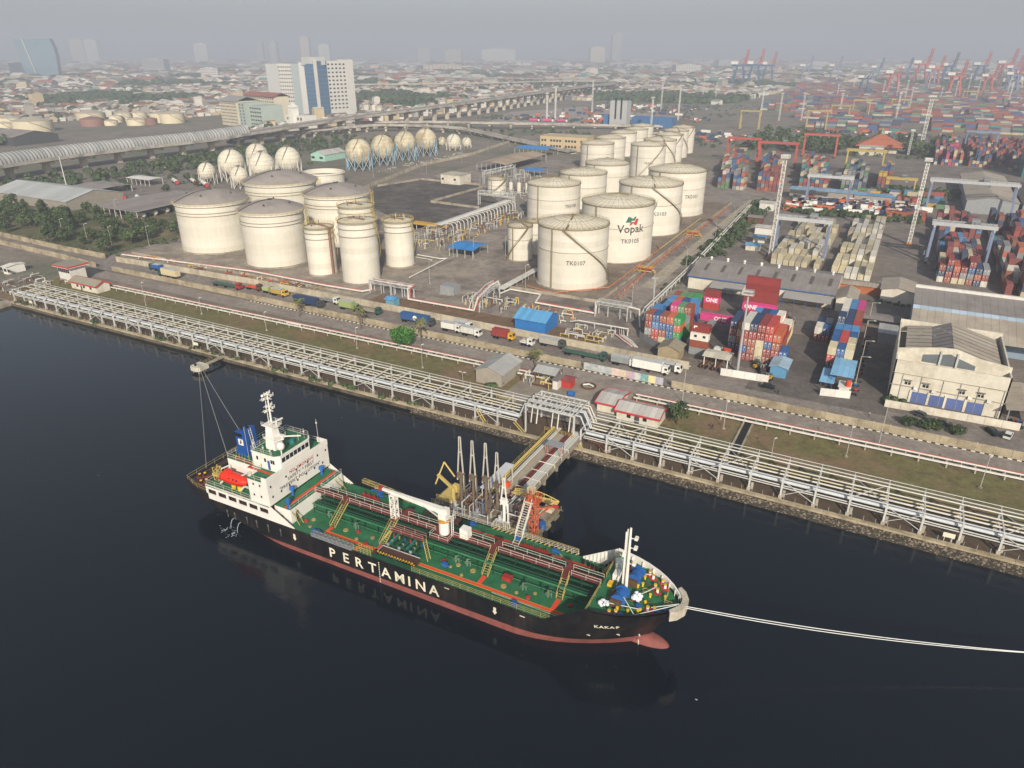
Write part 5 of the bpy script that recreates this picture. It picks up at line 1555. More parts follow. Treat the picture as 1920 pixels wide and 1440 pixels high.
# reefer blocks, cream boxes behind the long warehouse
rr = random.Random(5)
def yard_block(where, x0, y0, ncol, nrow, L, pal, hmin, hmax, group, gap=.5, skip=.1, limit=300, axis='y', shear=0):
    PITCH = 2.78
    for ri in range(nrow):
        for ci in range(ncol):
            if rr.random() < skip:
                continue
            for ti in range(rr.randint(hmin, hmax)):
                k = rr.choice(pal)
                x, y, z = x0 + PITCH * (ci + .5), y0 + ri * (L + gap), G + .02 + ti * CH
                x += shear * ri * (L + gap)
                if axis == 'x':
                    x, y = x0 + ri * (L + gap), y0 + PITCH * ci
                if NCONT[0] < limit and axis == 'y':
                    lab = '%s container, %s tier, %s column, %s row, %s' % (CC[k][0], nth(ti), nth(ci), nth(ri), where)
                    container(x, y, z, L, k, lab, group, parts=ri < 2)
                elif axis == 'y':
                    stuffc.box(x - CW / 2, x + CW / 2, y, y + L, z, z + CH - .04, CKEYS.index(k), bottom=False)
                else:
                    stuffc.box(x, x + L, y - CW / 2, y + CW / 2, z, z + CH - .04, CKEYS.index(k), bottom=False)
yard_block('cream block right of travelling crane', -21.0, 346, 6, 3, S40, 'cCwwc', 1, 2, 'cream refrigerated containers', limit=330, gap=.9)
yard_block('mixed block under the nearest grey crane', 21.5, 360, 7, 2, S40, 'rrmbnncwokR', 2, 4, 'containers under the grey crane', limit=330)
yard_block('cream block left of travelling crane', -49.0, 356, 8, 3, S40, 'cCwc', 1, 2, 'cream refrigerated containers', skip=.25, gap=2.5, limit=330)
yard_block('', -21.0, 384.5, 6, 7, S40, 'cCwwc', 1, 2, '', skip=.12, gap=.9)
yard_block('', -49.0, 400, 8, 4, S40, 'cCwc', 1, 2, '', skip=.3, gap=1.5)
yard_block('', 21.5, 386, 7, 9, S40, 'rrmbnncwokRl', 2, 4, '')
yard_block('', 46.5, 350, 8, 12, S40, 'rrmbnncwoRkt', 2, 5, '')
yard_block('', 70, 345, 9, 12, S40, 'rrmbnncwoRkt', 2, 5, '')
for x0, y0, nc, nr, pal in (
                            (21, 775, 8, 13, 'rrmbnncwpoR'), (48, 775, 9, 14, 'rrmbnncoR'), (78, 760, 9, 14, 'rrmbnncoR'), (108, 740, 9, 16, 'rrmbnncoR'), (140, 700, 9, 18, 'rrmbnncoR'), (95, 560, 9, 12, 'rrmbnc'), (125, 520, 9, 12, 'rrmbncw')):
    yard_block('', x0, y0, nc, nr, S40, pal, 2, 5, '', gap=.4, skip=.08)
for x0, y0, nc, nr, pal, sh in ((-123, 556, 7, 12, 'lnrmcGobkw', -.19), (-95, 560, 6, 11, 'rmcobnrkm', -.15), (-68.5, 580, 7, 10, 'cRnrmbotc', -.12), (-40, 585, 6, 8, 'nkcGbnk', -.05), (-17, 600, 3, 6, 'yrmbn', 0)):
    yard_block('', x0, y0, nc, nr, S40, pal, 3, 5, '', gap=.6, skip=.06, shear=sh)
for (x0, x1, y0, y1) in ((-130, -10, 1070, 1190), (18, 330, 1115, 1240), (-170, -70, 1250, 1330), (-60, 60, 1240, 1370), (70, 360, 1290, 1480), (-250, -90, 1400, 1500), (-80, 120, 1430, 1600), (140, 480, 1560, 1750), (-250, 100, 1700, 1850), (120, 560, 1830, 2050), (-300, 80, 1950, 2150), (100, 700, 2150, 2400), (-330, 50, 2300, 2500)):
    y = y0
    while y < y1:
        yard_block('', x0, y, 5, int((x1 - x0) / 12.7), S40, 'rrrmmmRbbnnncwoktGkm', 1, 5, '', gap=.5, skip=.06, axis='x')
        y += 13.5 + rr.choice((8, 10, 18))
for i in range(60):                                         # loose boxes by the shed row in the middle yard
    x, y = rr.uniform(-30, 22), rr.uniform(545, 580)
    for t_ in range(rr.randint(1, 2)):
        stuffc.box(x, x + S20, y, y + CW, G + t_ * CH, G + (t_ + 1) * CH - .04, rr.randrange(16), bottom=False)
HAZED = [mk('faded_' + CC[k][0].replace(' ', '_'), tuple(.72 * a + .28 * b for a, b in zip(lin(CC[k][1]), (.19, .17, .16))), .7, .2, .4) for k in CKEYS]  # far copies of the container paints, the greying of haze mixed into the colour
tag(stuffc.build('container_field', HAZED), 'distant stacks of coloured shipping containers filling the port beyond the cranes', 'containers', kind='stuff')

# ------------------------------------------------------------------ yard cranes
def rtg(x0, x1, y, h, mat, label, d=7.5, legm=None, group='rubber tyred yard cranes'):
    legm = legm or mat
    t = thing('yard_crane', label, 'crane', ((x0 + x1) / 2, y, G), 0, group)
    w = (x1 - x0) / 2
    for sx in (-w, w):
        for sy in (-d / 2, d / 2):
            MB().bar((sx, sy, 1.2), (sx * .985, sy * .8, h - 1), .85, 1.0).build('leg', legm, t)
        MB().box(sx - .5, sx + .5, -d / 2 - 1.5, d / 2 + 1.5, 1.0, 2.1).build('sill_beam', mat, t)
        MB().box(sx - .35, sx + .35, -d / 2, d / 2, h - 2.2, h - 1.2).build('tie_beam', mat, t)
        for yy in (-d / 2 - 1, -d / 2 + .6, d / 2 - .6, d / 2 + 1):
            MB().cyl((sx - .35, yy, .7), (sx + .35, yy, .7), .7, n=12).build('wheel', black, t)
    for sy in (-d * .4, d * .4):
        MB().box(-w - 1.2, w + 1.2, sy - .5, sy + .5, h - 1.2, h + .5).build('girder', mat, t)
    MB().box(w * .2, w * .2 + 3.4, -d * .45, d * .45, h + .5, h + 2.2).build('trolley', greyp, t)
    MB().box(w * .2 + 3.0, w * .2 + 4.6, -1, 1, h - 2.6, h - .4).build('operator_cab', white, t)
    MB().rail([(-w - 1.2, -d * .4 - .5, h + .5), (w + 1.2, -d * .4 - .5, h + .5)], 1.1, 2, 2.5, .12).build('walkway_railing', dsteel, t)
    MB().box(-w - 1.4, -w + 1, d / 2 + .6, d / 2 + 2.2, 2.1, 4.2).build('power_unit', mat, t)
    return t
craneg = mk('crane_grey', 'aeb0b2', .55, .14, .6)
cranel = mk('crane_leg_blue_grey', '76819a', .55, .14, .6)
rtg(-50.6, -27.0, 374, 19.6, craneg, 'pale grey gantry crane standing over the cream containers at the left', legm=cranel)
rtg(17.3, 41.6, 396, 19.6, craneg, 'pale grey gantry crane over the mixed block, beside the tall lattice mast', legm=cranel)
rtg(-55.0, -29.5, 518, 20, craneg, 'grey gantry crane farther back, above the long shed', legm=cranel)
rtg(16, 62, 536, 20, craneg, 'wide pale gantry girder at the right edge beyond the mast', legm=cranel, d=10)
redc = mk('crane_red', 'b0564a', .55, .15, .6)
rtg(-151.5, -123.5, 712, 21, redc, 'leftmost of the three red yard cranes', group='red yard cranes')
rtg(-118.4, -87.5, 690, 21, redc, 'middle one of the three red yard cranes', group='red yard cranes')
rtg(-93.0, -63.5, 780, 21, redc, 'rightmost of the three red yard cranes, by the trees', group='red yard cranes')
rtg(-45.4, -17.8, 676, 20, mk('crane_yellow', 'd3b63a'), 'yellow yard crane over a container bay')
rtg(48, 75.5, 900, 20, cranel, 'distant blue-grey yard crane at the right over stacked boxes')
rtg(-16, 8, 610, 9, mk('crane_yellow', 'd3b63a'), 'low yellow gantry with two short legs near the tall mast', d=5)

def light_mast(x, y, h, w, label, head=True, group='tall lattice light masts'):
    t = thing('light_mast', label, 'light mast', (x, y, G), 0, group)
    k = max(8, int(h / w / 1.1))
    MB().truss((0, 0, 0), (0, 0, h), w, w, k, w * .14).build('lattice_tower', mk('mast_white', 'dcdad2', .5, .1, 1.), t)
    MB().box(-w * 1.3, w * 1.3, -w * 1.3, w * 1.3, h, h + .3).rail([(-w * 1.3, -w * 1.3, h), (w * 1.3, -w * 1.3, h), (w * 1.3, w * 1.3, h), (-w * 1.3, w * 1.3, h), (-w * 1.3, -w * 1.3, h)], 1.3, 2, 1.2, .12).build('head_platform', mk('mast_white', 'dcdad2'), t)
    for s_ in (-1, 1):
        MB().box(-w, w, s_ * w * 1.3 - .2, s_ * w * 1.3 + .2, h + .4, h + 1.2).build('floodlight', steel, t)
    MB().box(-w, w, -w, w, 0, .8).build('footing', mk('base_orange', 'c77a3a', .8, .2, 1.), t)
    return t
light_mast(*(9.2, 430.6), 42.7, 1.5, 'tall white lattice light mast standing in the open yard behind the warehouse')
light_mast(*(-50.8, 365.2), 48.0, 1.5, 'white lattice light mast at the left end of the pale grey cranes')
light_mast(*(9.2, 895.9), 51.3, 3.0, 'thick white lattice tower beside the far container rows at the right')
FAR = [(-457.1, 955.6), (-487.5, 1048.8), (-495.5, 1215.0), (-300.3, 938.8), (-398.8, 1294.8), (-317.0, 1118.9), (-418.8, 1653.3), (-380.8, 1610.6), (-222.8, 1258.9), (-181.9, 1180.9), (-153.8, 1206.4), (-161.3, 1769.8), (-28.0, 1233.2), (-26.2, 1494.6), (-1.3, 814.2), (33.6, 1832.7)]
FARH = [41.0, 45.9, 48.9, 40.3, 44.7, 43.0, 47.7, 35.0, 39.5, 37.6, 37.2, 29.5, 38.9, 48.1, 24.5, 26.8]
for i, (p, h) in enumerate(zip(FAR, FARH)):
    light_mast(p[0], p[1], h, 1.6, nth(i) + ' white light mast from the left among the distant port masts', group='distant light masts')

# ship-to-shore cranes on the horizon
def sts(x, y, h, ca, cb, label, up=True):
    t = thing('quay_crane', label, 'crane', (x, y, G), rad(8), 'distant quay cranes')
    w, b = h * .16, h * .13
    for sx in (-w, w):
        for sy in (-b, b):
            MB().bar((sx, sy, 0), (sx * .5, sy * .7, h * .58), h * .04).build('leg', ca, t)
        MB().bar((sx, -b, h * .2), (sx, b, h * .2), h * .03).bar((sx, -b, h * .2), (sx * .85, b * .9, h * .45), h * .02).build('cross_tie', ca, t)
    MB().bar((-w * 1.5, 0, h * .57), (w * 1.2, 0, h * .57), h * .06, h * .05).build('girder', ca, t)
    MB().box(-w * 1.6, -w * .4, -b * .6, b * .6, h * .6, h * .68).build('machine_house', white, t)
    if up:
        MB().truss((w * .9, 0, h * .58), (w * 1.15, 0, h), h * .045, h * .06, 8, h * .014).build('raised_boom', cb, t)
    MB().bar((w * .4, 0, h * .58), (w * .9, 0, h * .8), h * .025).bar((-w * .8, 0, h * .6), (w * .9, 0, h * .8), h * .015).build('apex_frame', cb, t)
bcr = mk('crane_blue', '37597e', .6, .1, .5)
STS = [((-489.9, 2331.2), 101.7, bcr, redc, 'leftmost'), ((-450.8, 2352.1), 103.1, bcr, redc, 'second'), ((-451.0, 2573.8), 96.4, bcr, redc, 'third'),
       ((-362.9, 2772.9), 83.7, cranel, cranel, 'fourth'), ((-276.9, 2819.0), 83.7, cranel, cranel, 'fifth'), ((-152.6, 2885.6), 77.2, cranel, bcr, 'sixth'), ((-65.3, 2780.6), 78.0, cranel, bcr, 'seventh'),
       ((-18.6, 2712.6), 103.6, redc, redc, 'eighth'), ((19.5, 2604.3), 84.8, redc, redc, 'ninth'), ((54.6, 2751.9), 93.3, bcr, dsteel, 'tenth'), ((146.5, 2894.2), 94.9, bcr, redc, 'eleventh'), ((209.8, 2835.1), 103.6, redc, redc, 'twelfth'), ((225.1, 2756.1), 84.7, cranel, redc, 'thirteenth')]
for p, h, a, b, l in STS:
    sts(p[0], p[1], h, a, b, l + ' of the quay cranes standing along the hazy horizon, counted from the left')

rr = random.Random(41)
for i in range(16):
    x, y = -120 + i * 62 + rr.uniform(-20, 20), rr.uniform(1750, 2700)
    sts(x, y, rr.uniform(62, 84), rr.choice((cranel, bcr, redc)), rr.choice((redc, cranel, dsteel)), nth(i) + ' from the left of the smaller cranes scattered behind the container fields', rr.random() < .6)
for i in range(22):
    x, y = -160 + i * 30 + rr.uniform(-15, 15), rr.uniform(1080, 2300)
    light_mast(x, y, rr.uniform(34, 46), 1.5, nth(i) + ' from the left of the thin masts scattered over the container fields', group='masts over the container fields')

for i, (x, y) in enumerate(((-205, 1020), (-128, 1062), (-112, 1185), (-95, 1340), (-42, 1390), (70, 1750))):
    rtg(x, x + 24, y, 24, mk('crane_yellow', 'b5a060'), nth(i) + ' of the distant yellow yard cranes among the container rows, counted from the left', group='distant yellow yard cranes')


# ------------------------------------------------------------------ warehouses and buildings on the right
roofgrey = mk('roof_grey', '8b8581', .7, .12, .25, col2='7d7672', sc2=.08, rnd=.05)
rooftan = mk('roof_tan', 'a69d8f', .7, .12, .2, col2='958b7e', sc2=.08, streak=.1, rnd=.05)
wallc = mk('wall_cream', 'd3cdbd', .85, .1, .5, col2='bdb6a5', sc2=.18, streak=.18, rnd=.05)
def sheet_roof(parent, x0, x1, ya, za, yb, zb, mat, w=2.0, name='roof_sheet', th=.12):
    """roof slope laid as separate long sheets side by side"""
    n = max(1, round((x1 - x0) / w))
    dx = (x1 - x0) / n
    v = [(0, ya, za), (dx - .05, ya, za), (dx - .05, yb, zb), (0, yb, zb)]
    me = MB().add(v + [(a, b, c - th) for a, b, c in v], [(0, 1, 2, 3), (7, 6, 5, 4), (0, 4, 5, 1), (1, 5, 6, 2), (2, 6, 7, 3), (3, 7, 4, 0)]).mesh(name, mat)
    for i in range(n):
        ob(name, me, parent, (x0 + i * dx, 0, (i % 2) * .02))
w1 = thing('long_warehouse', 'long low warehouse with a grey roof and white ridge vents behind the container stacks', 'warehouse', (0, 0, 0))
X0, X1, YF, YR, YB = -74, -14.5, 298, 316, 333
MB().box(X0 + .5, X1 - .5, YF + .6, YB - .6, G, G + 5.4).build('wall', wallc, w1)
sheet_roof(w1, X0, X1, YF, G + 5.6, YR, G + 9.0, roofgrey)
sheet_roof(w1, X0, X1, YB, G + 5.6, YR, G + 9.0, roofgrey)
for i in range(8):
    x = X0 + 5 + i * 7.2
    k = lambda y: G + 5.6 + (y - YF) / (YR - YF) * 3.4 + .1
    MB().add([(x, YF + 7, k(YF + 7)), (x + 1.3, YF + 7, k(YF + 7)), (x + 1.3, YF + 14, k(YF + 14)), (x, YF + 14, k(YF + 14))], [(0, 1, 2, 3)]).build('skylight', mk('skylight_dark', '5d5753', .5, .1, .5), w1)
    MB().cyl((x + .5, YR, G + 9), (x + .5, YR, G + 9.8), .5, n=10).sphere((x + .5, YR, G + 9.9), .65, 10, 6).build('ridge_vent', white, w1)
MB().box(X0, X1, YF - .35, YF, G + 5.3, G + 5.6).build('gutter', bluep, w1)
for x0, x1 in ((-63, -49.5), (-33.5, -15.5)):
    c = MB().add([(x0, 292, G + 3.6), (x1, 292, G + 3.6), (x1, YF + .4, G + 4.6), (x0, YF + .4, G + 4.6), (x0, 292, G + 3.5), (x1, 292, G + 3.5), (x1, YF + .4, G + 4.5), (x0, YF + .4, G + 4.5)], [(0, 1, 2, 3), (7, 6, 5, 4), (0, 4, 5, 1), (1, 5, 6, 2), (3, 0, 4, 7)]).build('canopy', mk('canopy_grey', '9a9793', .7, .1, .3), w1)
    for i in range(5):
        MB().bar((x0 + .3 + i * (x1 - x0 - .6) / 4, 292.3, G), (x0 + .3 + i * (x1 - x0 - .6) / 4, 292.3, G + 3.5), .18).build('post', bluep, c)

# white industrial building at the right
b = thing('white_building', 'large stained white industrial building with four blue shutters at the right', 'building', (0, 0, 0))
X0, X1, Y0, Y1, ZT = 8.4, 37.0, 219.5, 256.0, 12.2
MB().box(X0, X1, Y0, Y0 + .5, G, G + ZT).box(X0, X0 + .4, Y0, Y1, G, G + ZT).box(X1 - .4, X1, Y0, Y1, G, G + ZT).box(X0, X1, Y1 - .4, Y1, G, G + ZT + 1).build('wall', wallc, b)
MB().add([(X0, Y0 + .4, G + 10.4), (X1, Y0 + .4, G + 10.4), (X1, Y0 + 5, G + 10.4), (X0, Y0 + 5, G + 10.4)], [(0, 1, 2, 3)]).build('front_roof', mk('roof_dirt', '8a7f6b', .9, .2, .4), b)
YW = Y0 + 4.6
xm = 23
MB().add([(X0, YW, G + 9), (X1, YW, G + 9), (X1, YW, G + 13.6), (xm + 6, YW, G + 14.6), (xm, YW, G + 16.4), (xm - 4, YW, G + 16.2), (X0, YW, G + 14.2)], [tuple(range(7))]).add([(X0, YW + .4, G + 9), (X1, YW + .4, G + 9), (X1, YW + .4, G + 13.6), (xm + 6, YW + .4, G + 14.6), (xm, YW + .4, G + 16.4), (xm - 4, YW + .4, G + 16.2), (X0, YW + .4, G + 14.2)], [tuple(reversed(range(7)))]).add([(X0, YW, G + 14.2), (xm - 4, YW, G + 16.2), (xm, YW, G + 16.4), (xm + 6, YW, G + 14.6), (X1, YW, G + 13.6), (X0, YW + .4, G + 14.2), (xm - 4, YW + .4, G + 16.2), (xm, YW + .4, G + 16.4), (xm + 6, YW + .4, G + 14.6), (X1, YW + .4, G + 13.6)], [(i, i + 1, i + 6, i + 5) for i in range(4)]).build('gable_wall', wallc, b)
gl = mk('hazy_glass', '6d7478', .3, .15, .3)
MB().add([(15, YW - .06, G + 11.2), (19.2, YW - .06, G + 11.2), (19.2, YW - .06, G + 14.2), (15, YW - .06, G + 13.4)], [(0, 1, 2, 3)]).build('window_pane', gl, b)
MB().add([(19.8, YW - .06, G + 11.0), (23.4, YW - .06, G + 11.0), (23.4, YW - .06, G + 14.0), (21.8, YW - .06, G + 14.7), (19.8, YW - .06, G + 14.3)], [(0, 1, 2, 3, 4)]).build('window_pane', gl, b)
MB().add([(24.0, YW - .06, G + 11.0), (28.4, YW - .06, G + 11.0), (28.4, YW - .06, G + 12.3), (24.0, YW - .06, G + 13.8)], [(0, 1, 2, 3)]).build('window_pane', gl, b)
for x in (19.5, 23.7):
    MB().box(x - .25, x + .25, YW - .5, YW, G + 10.6, G + 15.2).build('pillar', steel, b)
for xa, za, xb, zb_ in ((X0 + 2.2, G + 11.6, 17.5, G + 12.6), (17.6, G + 12.4, 22.5, G + 14.6), (35.5, G + 11.0, 22.6, G + 14.6)):
    n = 9
    sgn = 1
    for i in range(n):
        t0, t1 = i / n, (i + 1) / n - .012
        ya, yb = YW + .5 + (Y1 - 1 - YW - .5) * t0, YW + .5 + (Y1 - 1 - YW - .5) * t1
        MB().add([(xa, ya, za), (xb, ya, zb_), (xb, yb, zb_), (xa, yb, za)], [(0, 1, 2, 3)]).build('roof_sheet', rooftan if xa > 30 or xa < 12 else roofgrey, b)
MB().box(X0 + .4, X1 - .4, YW + .4, Y1 - .4, G + 8.8, G + 9).build('attic_floor', dsteel, b)
for i, x in enumerate((14.4, 19.1, 23.4, 28.4)):
    MB().box(x, x + 4.0 if i != 1 else x + 3.6, Y0 - .12, Y0 + .02, G, G + 3.3).build('roller_shutter', mk('shutter_blue', '5a6a9c', .6, .12, .8), b)
for x in (14.1, 18.7, 23.0, 27.9, 32.7):
    MB().box(x - .3, x + .3, Y0 - .3, Y0 + .02, G, G + 3.9).build('pilaster', wallc, b)
for x in (12.8, 17.4, 26.4, 31.0):
    wn = MB().box(x - .75, x + .75, Y0 - .1, Y0 + .02, G + 5.2, G + 6.5).build('window', glass, b)
    MB().box(x - .06, x + .06, Y0 - .16, Y0 - .1, G + 5.2, G + 6.5).box(x - .75, x + .75, Y0 - .16, Y0 - .1, G + 6.05, G + 6.12).build('mullion', white, wn)
    MB().box(x - 1.0, x + 1.0, Y0 - .7, Y0 + .02, G + 6.6, G + 6.72).build('hood', concrete, wn)
    MB().cb(x + 2.2, Y0 - .45, G + 4.2, 1.0, .6, .8).build('air_conditioner', white, b)
MB().box(X0 - .05, X1 + .05, Y0 - .2, Y0, G + 4.5, G + 4.7).box(X0 - .05, X1 + .05, Y0 - .12, Y0, G + 8.2, G + 8.35).build('ledge', concrete, b)
for x in (8.9, 11.2, 16.0, 21.5, 25.8, 30.2, 36.2):
    MB().cyl((x, Y0 - .12, G), (x, Y0 - .12, G + 8.2), .08, n=6).build('drainpipe', greyp, b)

w2 = thing('tan_warehouse', 'large warehouse with tan corrugated roof behind the white industrial building', 'warehouse', (0, 0, 0))
MB().box(12.5, 120, 272, 306, G, G + 6.5).build('wall', mk('wall_blue_grey', '8497aa', .8, .12, .4), w2)
sheet_roof(w2, 12, 120, 266, G + 6.2, 281, G + 10.0, rooftan, 2.4)
sheet_roof(w2, 12, 120, 281.1, G + 10.0, 283.5, G + 10.6, mk('blue_ridge_sheet', 'a9bccb', .5, .12, .4), 2.4, 'ridge_sheet')
sheet_roof(w2, 12, 120, 283.5, G + 10.6, 300, G + 12.4, roofgrey, 2.4)
MB().box(12, 120, 300, 301.2, G + 11.4, G + 13.4).build('parapet', white, w2)
sheet_roof(w2, 16, 120, 301.4, G + 12.6, 309, G + 11.4, roofgrey, 2.4)

def shed(name, label, x0, x1, y0, y1, h, rise, axis, roofm, wallm, cat='shed', posts=False, w=1.6, doors=None, windows=(), fascia=None):
    t = thing(name, label, cat, ((x0 + x1) / 2, (y0 + y1) / 2, G))
    a, c = (x1 - x0) / 2, (y1 - y0) / 2
    if posts:
        nx = max(2, round(2 * a / 5) + 1)
        for i in range(nx):
            for sy in (-c + .15, c - .15):
                x = -a + .15 + i * (2 * a - .3) / (nx - 1)
                MB().box(x - .13, x + .13, sy - .13, sy + .13, 0, h).build('post', wallm, t)
    else:
        MB().gwall(-a, a, -c, c, 0, h, rise, axis).build('wall', wallm, t)
    if rise == 0:
        n = max(1, round(2 * a / w))
        for i in range(n):
            xa = -a - .4 + i * (2 * a + .8) / n
            MB().box(xa, xa + (2 * a + .8) / n - .04, -c - .4, c + .4, h, h + .16).build('roof_sheet', roofm, t)
    elif axis == 'x':
        sheet_roof(t, -a - .5, a + .5, -c - .6, h - .1, 0, h + rise + .12, roofm, w)
        sheet_roof(t, -a - .5, a + .5, c + .6, h - .1, 0, h + rise + .12, roofm, w)
        if fascia:
            for s_ in (-1, 1):
                MB().box(-a - .55, a + .55, s_ * (c + .66) - .06, s_ * (c + .66) + .06, h - .5, h).build('fascia', fascia, t)
                MB().bar((s_ * (a + .56), -c - .6, h - .2), (s_ * (a + .56), 0, h + rise), .12, .45).bar((s_ * (a + .56), c + .6, h - .2), (s_ * (a + .56), 0, h + rise), .12, .45).build('fascia', fascia, t)
    else:
        n = max(1, round((2 * c + 1) / w))
        for i in range(n):
            ya = -c - .5 + i * (2 * c + 1) / n
            yb = ya + (2 * c + 1) / n - .05
            for s_ in (-1, 1):
                MB().add([(s_ * (a + .6), ya, h - .1), (s_ * (a + .6), yb, h - .1), (0, yb, h + rise + .12), (0, ya, h + rise + .12), (s_ * (a + .6), ya, h - .22), (s_ * (a + .6), yb, h - .22)], [(0, 1, 2, 3) if s_ > 0 else (3, 2, 1, 0), (0, 4, 5, 1)]).build('roof_sheet', roofm, t)
    for (xa, za, wd, hh) in windows:
        wn = MB().box(xa, xa + wd, -c - .05, -c + .02, za, za + hh).build('window', glass, t)
        MB().box(xa - .1, xa + wd + .1, -c - .1, -c + .02, za - .12, za).build('sill', white, wn)
    for (xa, wd, hh) in doors or ():
        MB().box(xa, xa + wd, -c - .07, -c + .02, 0, hh).build('door', dsteel if doors else wallm, t)
    return t
redtrim = mk('red_trim', 'c2383f', .6, .1, 1.)
lgroof = mk('light_roof', 'b4b1ab', .65, .1, .3)
shed('gatehouse', 'cream gatehouse with red roof edges beside the jetty head', -57.5, -45.5, 168.8, 175.6, 3.0, 1.2, 'x', lgroof, wallc, 'house', windows=((-3, 1.1, 1.1, 1.2), (1.6, 1.1, 1.1, 1.2)), doors=((-.8, 1.4, 2.2),), fascia=redtrim)
shed('gatehouse', 'smaller cream block with red roof edges joined left of the gatehouse', -64.2, -58.4, 171.0, 180.5, 3.0, .9, 'x', lgroof, wallc, 'house', fascia=redtrim)
shed('open_shed', 'grey-roofed open shed on posts beside the low pipes', -104.6, -95.6, 171.5, 184, 4.2, 1.7, 'y', mk('shed_roof_grey', 'a5a6a3', .6, .1, .3), mk('shed_wall', '9d968a', .8, .15, .5), posts=False)
shed('pump_shelter', 'small open shelter with a grey roof and yellow equipment by the road', -88.5, -81.8, 180, 186, 3.8, .8, 'x', mk('shed_roof_grey', 'a5a6a3'), rust, posts=True)
shed('red_hut', 'small red hut beside the pump shelter', -79.6, -76.6, 180.4, 183.8, 2.6, .3, 'x', mk('hut_roof_red', '8d4a48', .7, .15, .5), redp)
shed('white_hut', 'small white hut between the pump shelter and the red hut', -81.4, -79.8, 177.8, 182.4, 3.0, 0, 'x', roofgrey, white)
bbr = mk('blue_roof', '5c9ac6', .5, .1, .4)
shed('blue_shed', 'bright blue shed with roller doors inside the tank farm wall', -116, -103.6, 218.6, 229.6, 4.4, 2.2, 'x', bbr, mk('blue_wall', '2f6fae', .6, .12, .6), windows=())
shed('blue_kiosk', 'tiny blue kiosk near the tank farm wall', -174.2, -170.2, 217.2, 221, 3.0, .5, 'x', bbr, mk('kiosk_wall', '6fa3b8', .7, .1, 1.))
bk = mk('bright_blue_roof', '2f7fc0', .5, .1, .4)
shed('pump_house', 'open pump house with a bright blue roof among the pipes', -193.7, -193.7 + 14, 294.4, 294.4 + 15, 4.6, .9, 'x', bk, steel, posts=True)
shed('guard_house', 'low cream house with red roof edges near the pipe rack at the left', -309, -291.5, 172, 178, 3.2, 1.5, 'x', mk('roof_olive_grey', '8e8a7a', .7, .1, .3), wallc, 'house', windows=((-5, 1.2, 1.3, 1.0), (-.5, 1.2, 1.3, 1.0), (4, 1.2, 1.3, 1.0)), doors=((-2.2, .9, 2.1),), fascia=redtrim)
t = thing('control_tower', 'two-storey white control post with a red-edged flat roof at the left', 'building', (-319.5, 179.8, G))
MB().box(-4.2, 4.2, -3.6, 3.6, 0, 6.8).build('wall', white, t)
for i in range(6):
    MB().box(-3.9 + i * 1.35, -2.8 + i * 1.35, -3.68, -3.58, 4.4, 6.2).build('window', glass, t)
for i in range(4):
    MB().box(-4.28, -4.18, -3.2 + i * 1.65, -1.9 + i * 1.65, 4.4, 6.2).build('window', glass, t)
MB().box(-5.6, 5.6, -5, 5, 6.8, 7.0).build('soffit', white, t)
MB().box(-5.6, 5.6, -5, 5, 7.0, 7.7).build('fascia', redtrim, t)
MB().box(-5.5, 5.5, -4.9, 4.9, 7.7, 7.76).build('roof', mk('roof_olive_grey', '8e8a7a'), t)
shed('shelter', 'white flat-roofed shelter at the left edge beside the pipe rack', -357.9, -356.4 + 2, 174.6 - 4, 174.6 + 4, 3.6, .4, 'x', white, white, windows=((-4, 1.2, 2.2, 1.4), (-1, 1.2, 2.2, 1.4), (2, 1.2, 2.2, 1.4)))
shed('timber_hut', 'weathered timber hut with a corrugated grey roof by the container yard wall', -60.4, -53.6, 214.8, 222, 4.4, 1.4, 'y', mk('old_sheet', '8f8674', .8, .2, .5), mk('old_timber', '9a8c70', .9, .2, .6))
shed('blue_roof_shelter', 'light blue roofed shelter in front of the right container stack', -7.4, -1.8, 218.4, 232, 4.9, .3, 'x', mk('pale_blue_roof', '7fb2d4', .5, .08, .4), bluep, posts=True)
shed('low_blue_shelter', 'lower pale blue lean-to left of the light blue shelter', -10.0, -6.6, 215.8, 226.5, 2.8, 0, 'x', mk('pale_blue_roof', '7fb2d4'), dsteel, posts=True)
shed('white_cabin', 'white cabin with a flat roof under the light blue shelter', -4.6, -1.8, 213.6, 218, 3.0, 0, 'x', white, white)
tag(MB().cyl((-2.4, 214.8, G + 3.2), (-2.4, 214.8, G + 4.8), .75, n=12).cyl((-2.4, 214.8, G + 4.8), (-2.4, 214.8, G + 5.1), .75, .3, n=12).build('water_tank', orange), 'orange plastic water tank on the white cabin roof', 'water tank')
shed('canopy', 'torn pale tarpaulin canopy on white posts by the middle stack', -45.5, -37.8, 216.2, 222, 4.2, .2, 'x', mk('tarpaulin', 'c5bfae', .9, .15, .8), white, posts=True)
shed('striped_hut', 'small hut with a blue and white roof near the yard entrance', -25.2, -20.4, 219, 227.5, 3.4, .5, 'y', mk('blue_white_roof', '9db4c4', .6, .15, .6), mk('hut_blue', '5f93b8', .7, .1, 1.))
shed('bike_shelter', 'long grey roofed motorcycle shelter across the alley', -6.5, 9.5, 282, 289, 3.6, .3, 'x', roofgrey, dsteel, posts=True)
shed('side_shed', 'grey shed left of the tan warehouse in the alley', 3, 11.6, 266, 276, 4.0, 0, 'x', mk('shed_roof_grey', 'a5a6a3'), greyp)
shed('low_store', 'long low store with a tan roof at the end of the cream containers', -15, 12.5, 325, 331, 3.6, .5, 'x', rooftan, mk('brick_orange', 'a8623f', .8, .2, .5))
shed('corner_store', 'grey store with a pitched roof beside the low store', 1, 13, 318, 336, 5, 1.2, 'y', rooftan, wallc)
shed('back_house', 'small house with a tan roof between the right stack and the warehouse', -14, -7, 296, 312, 5.0, 1.5, 'y', rooftan, wallc)
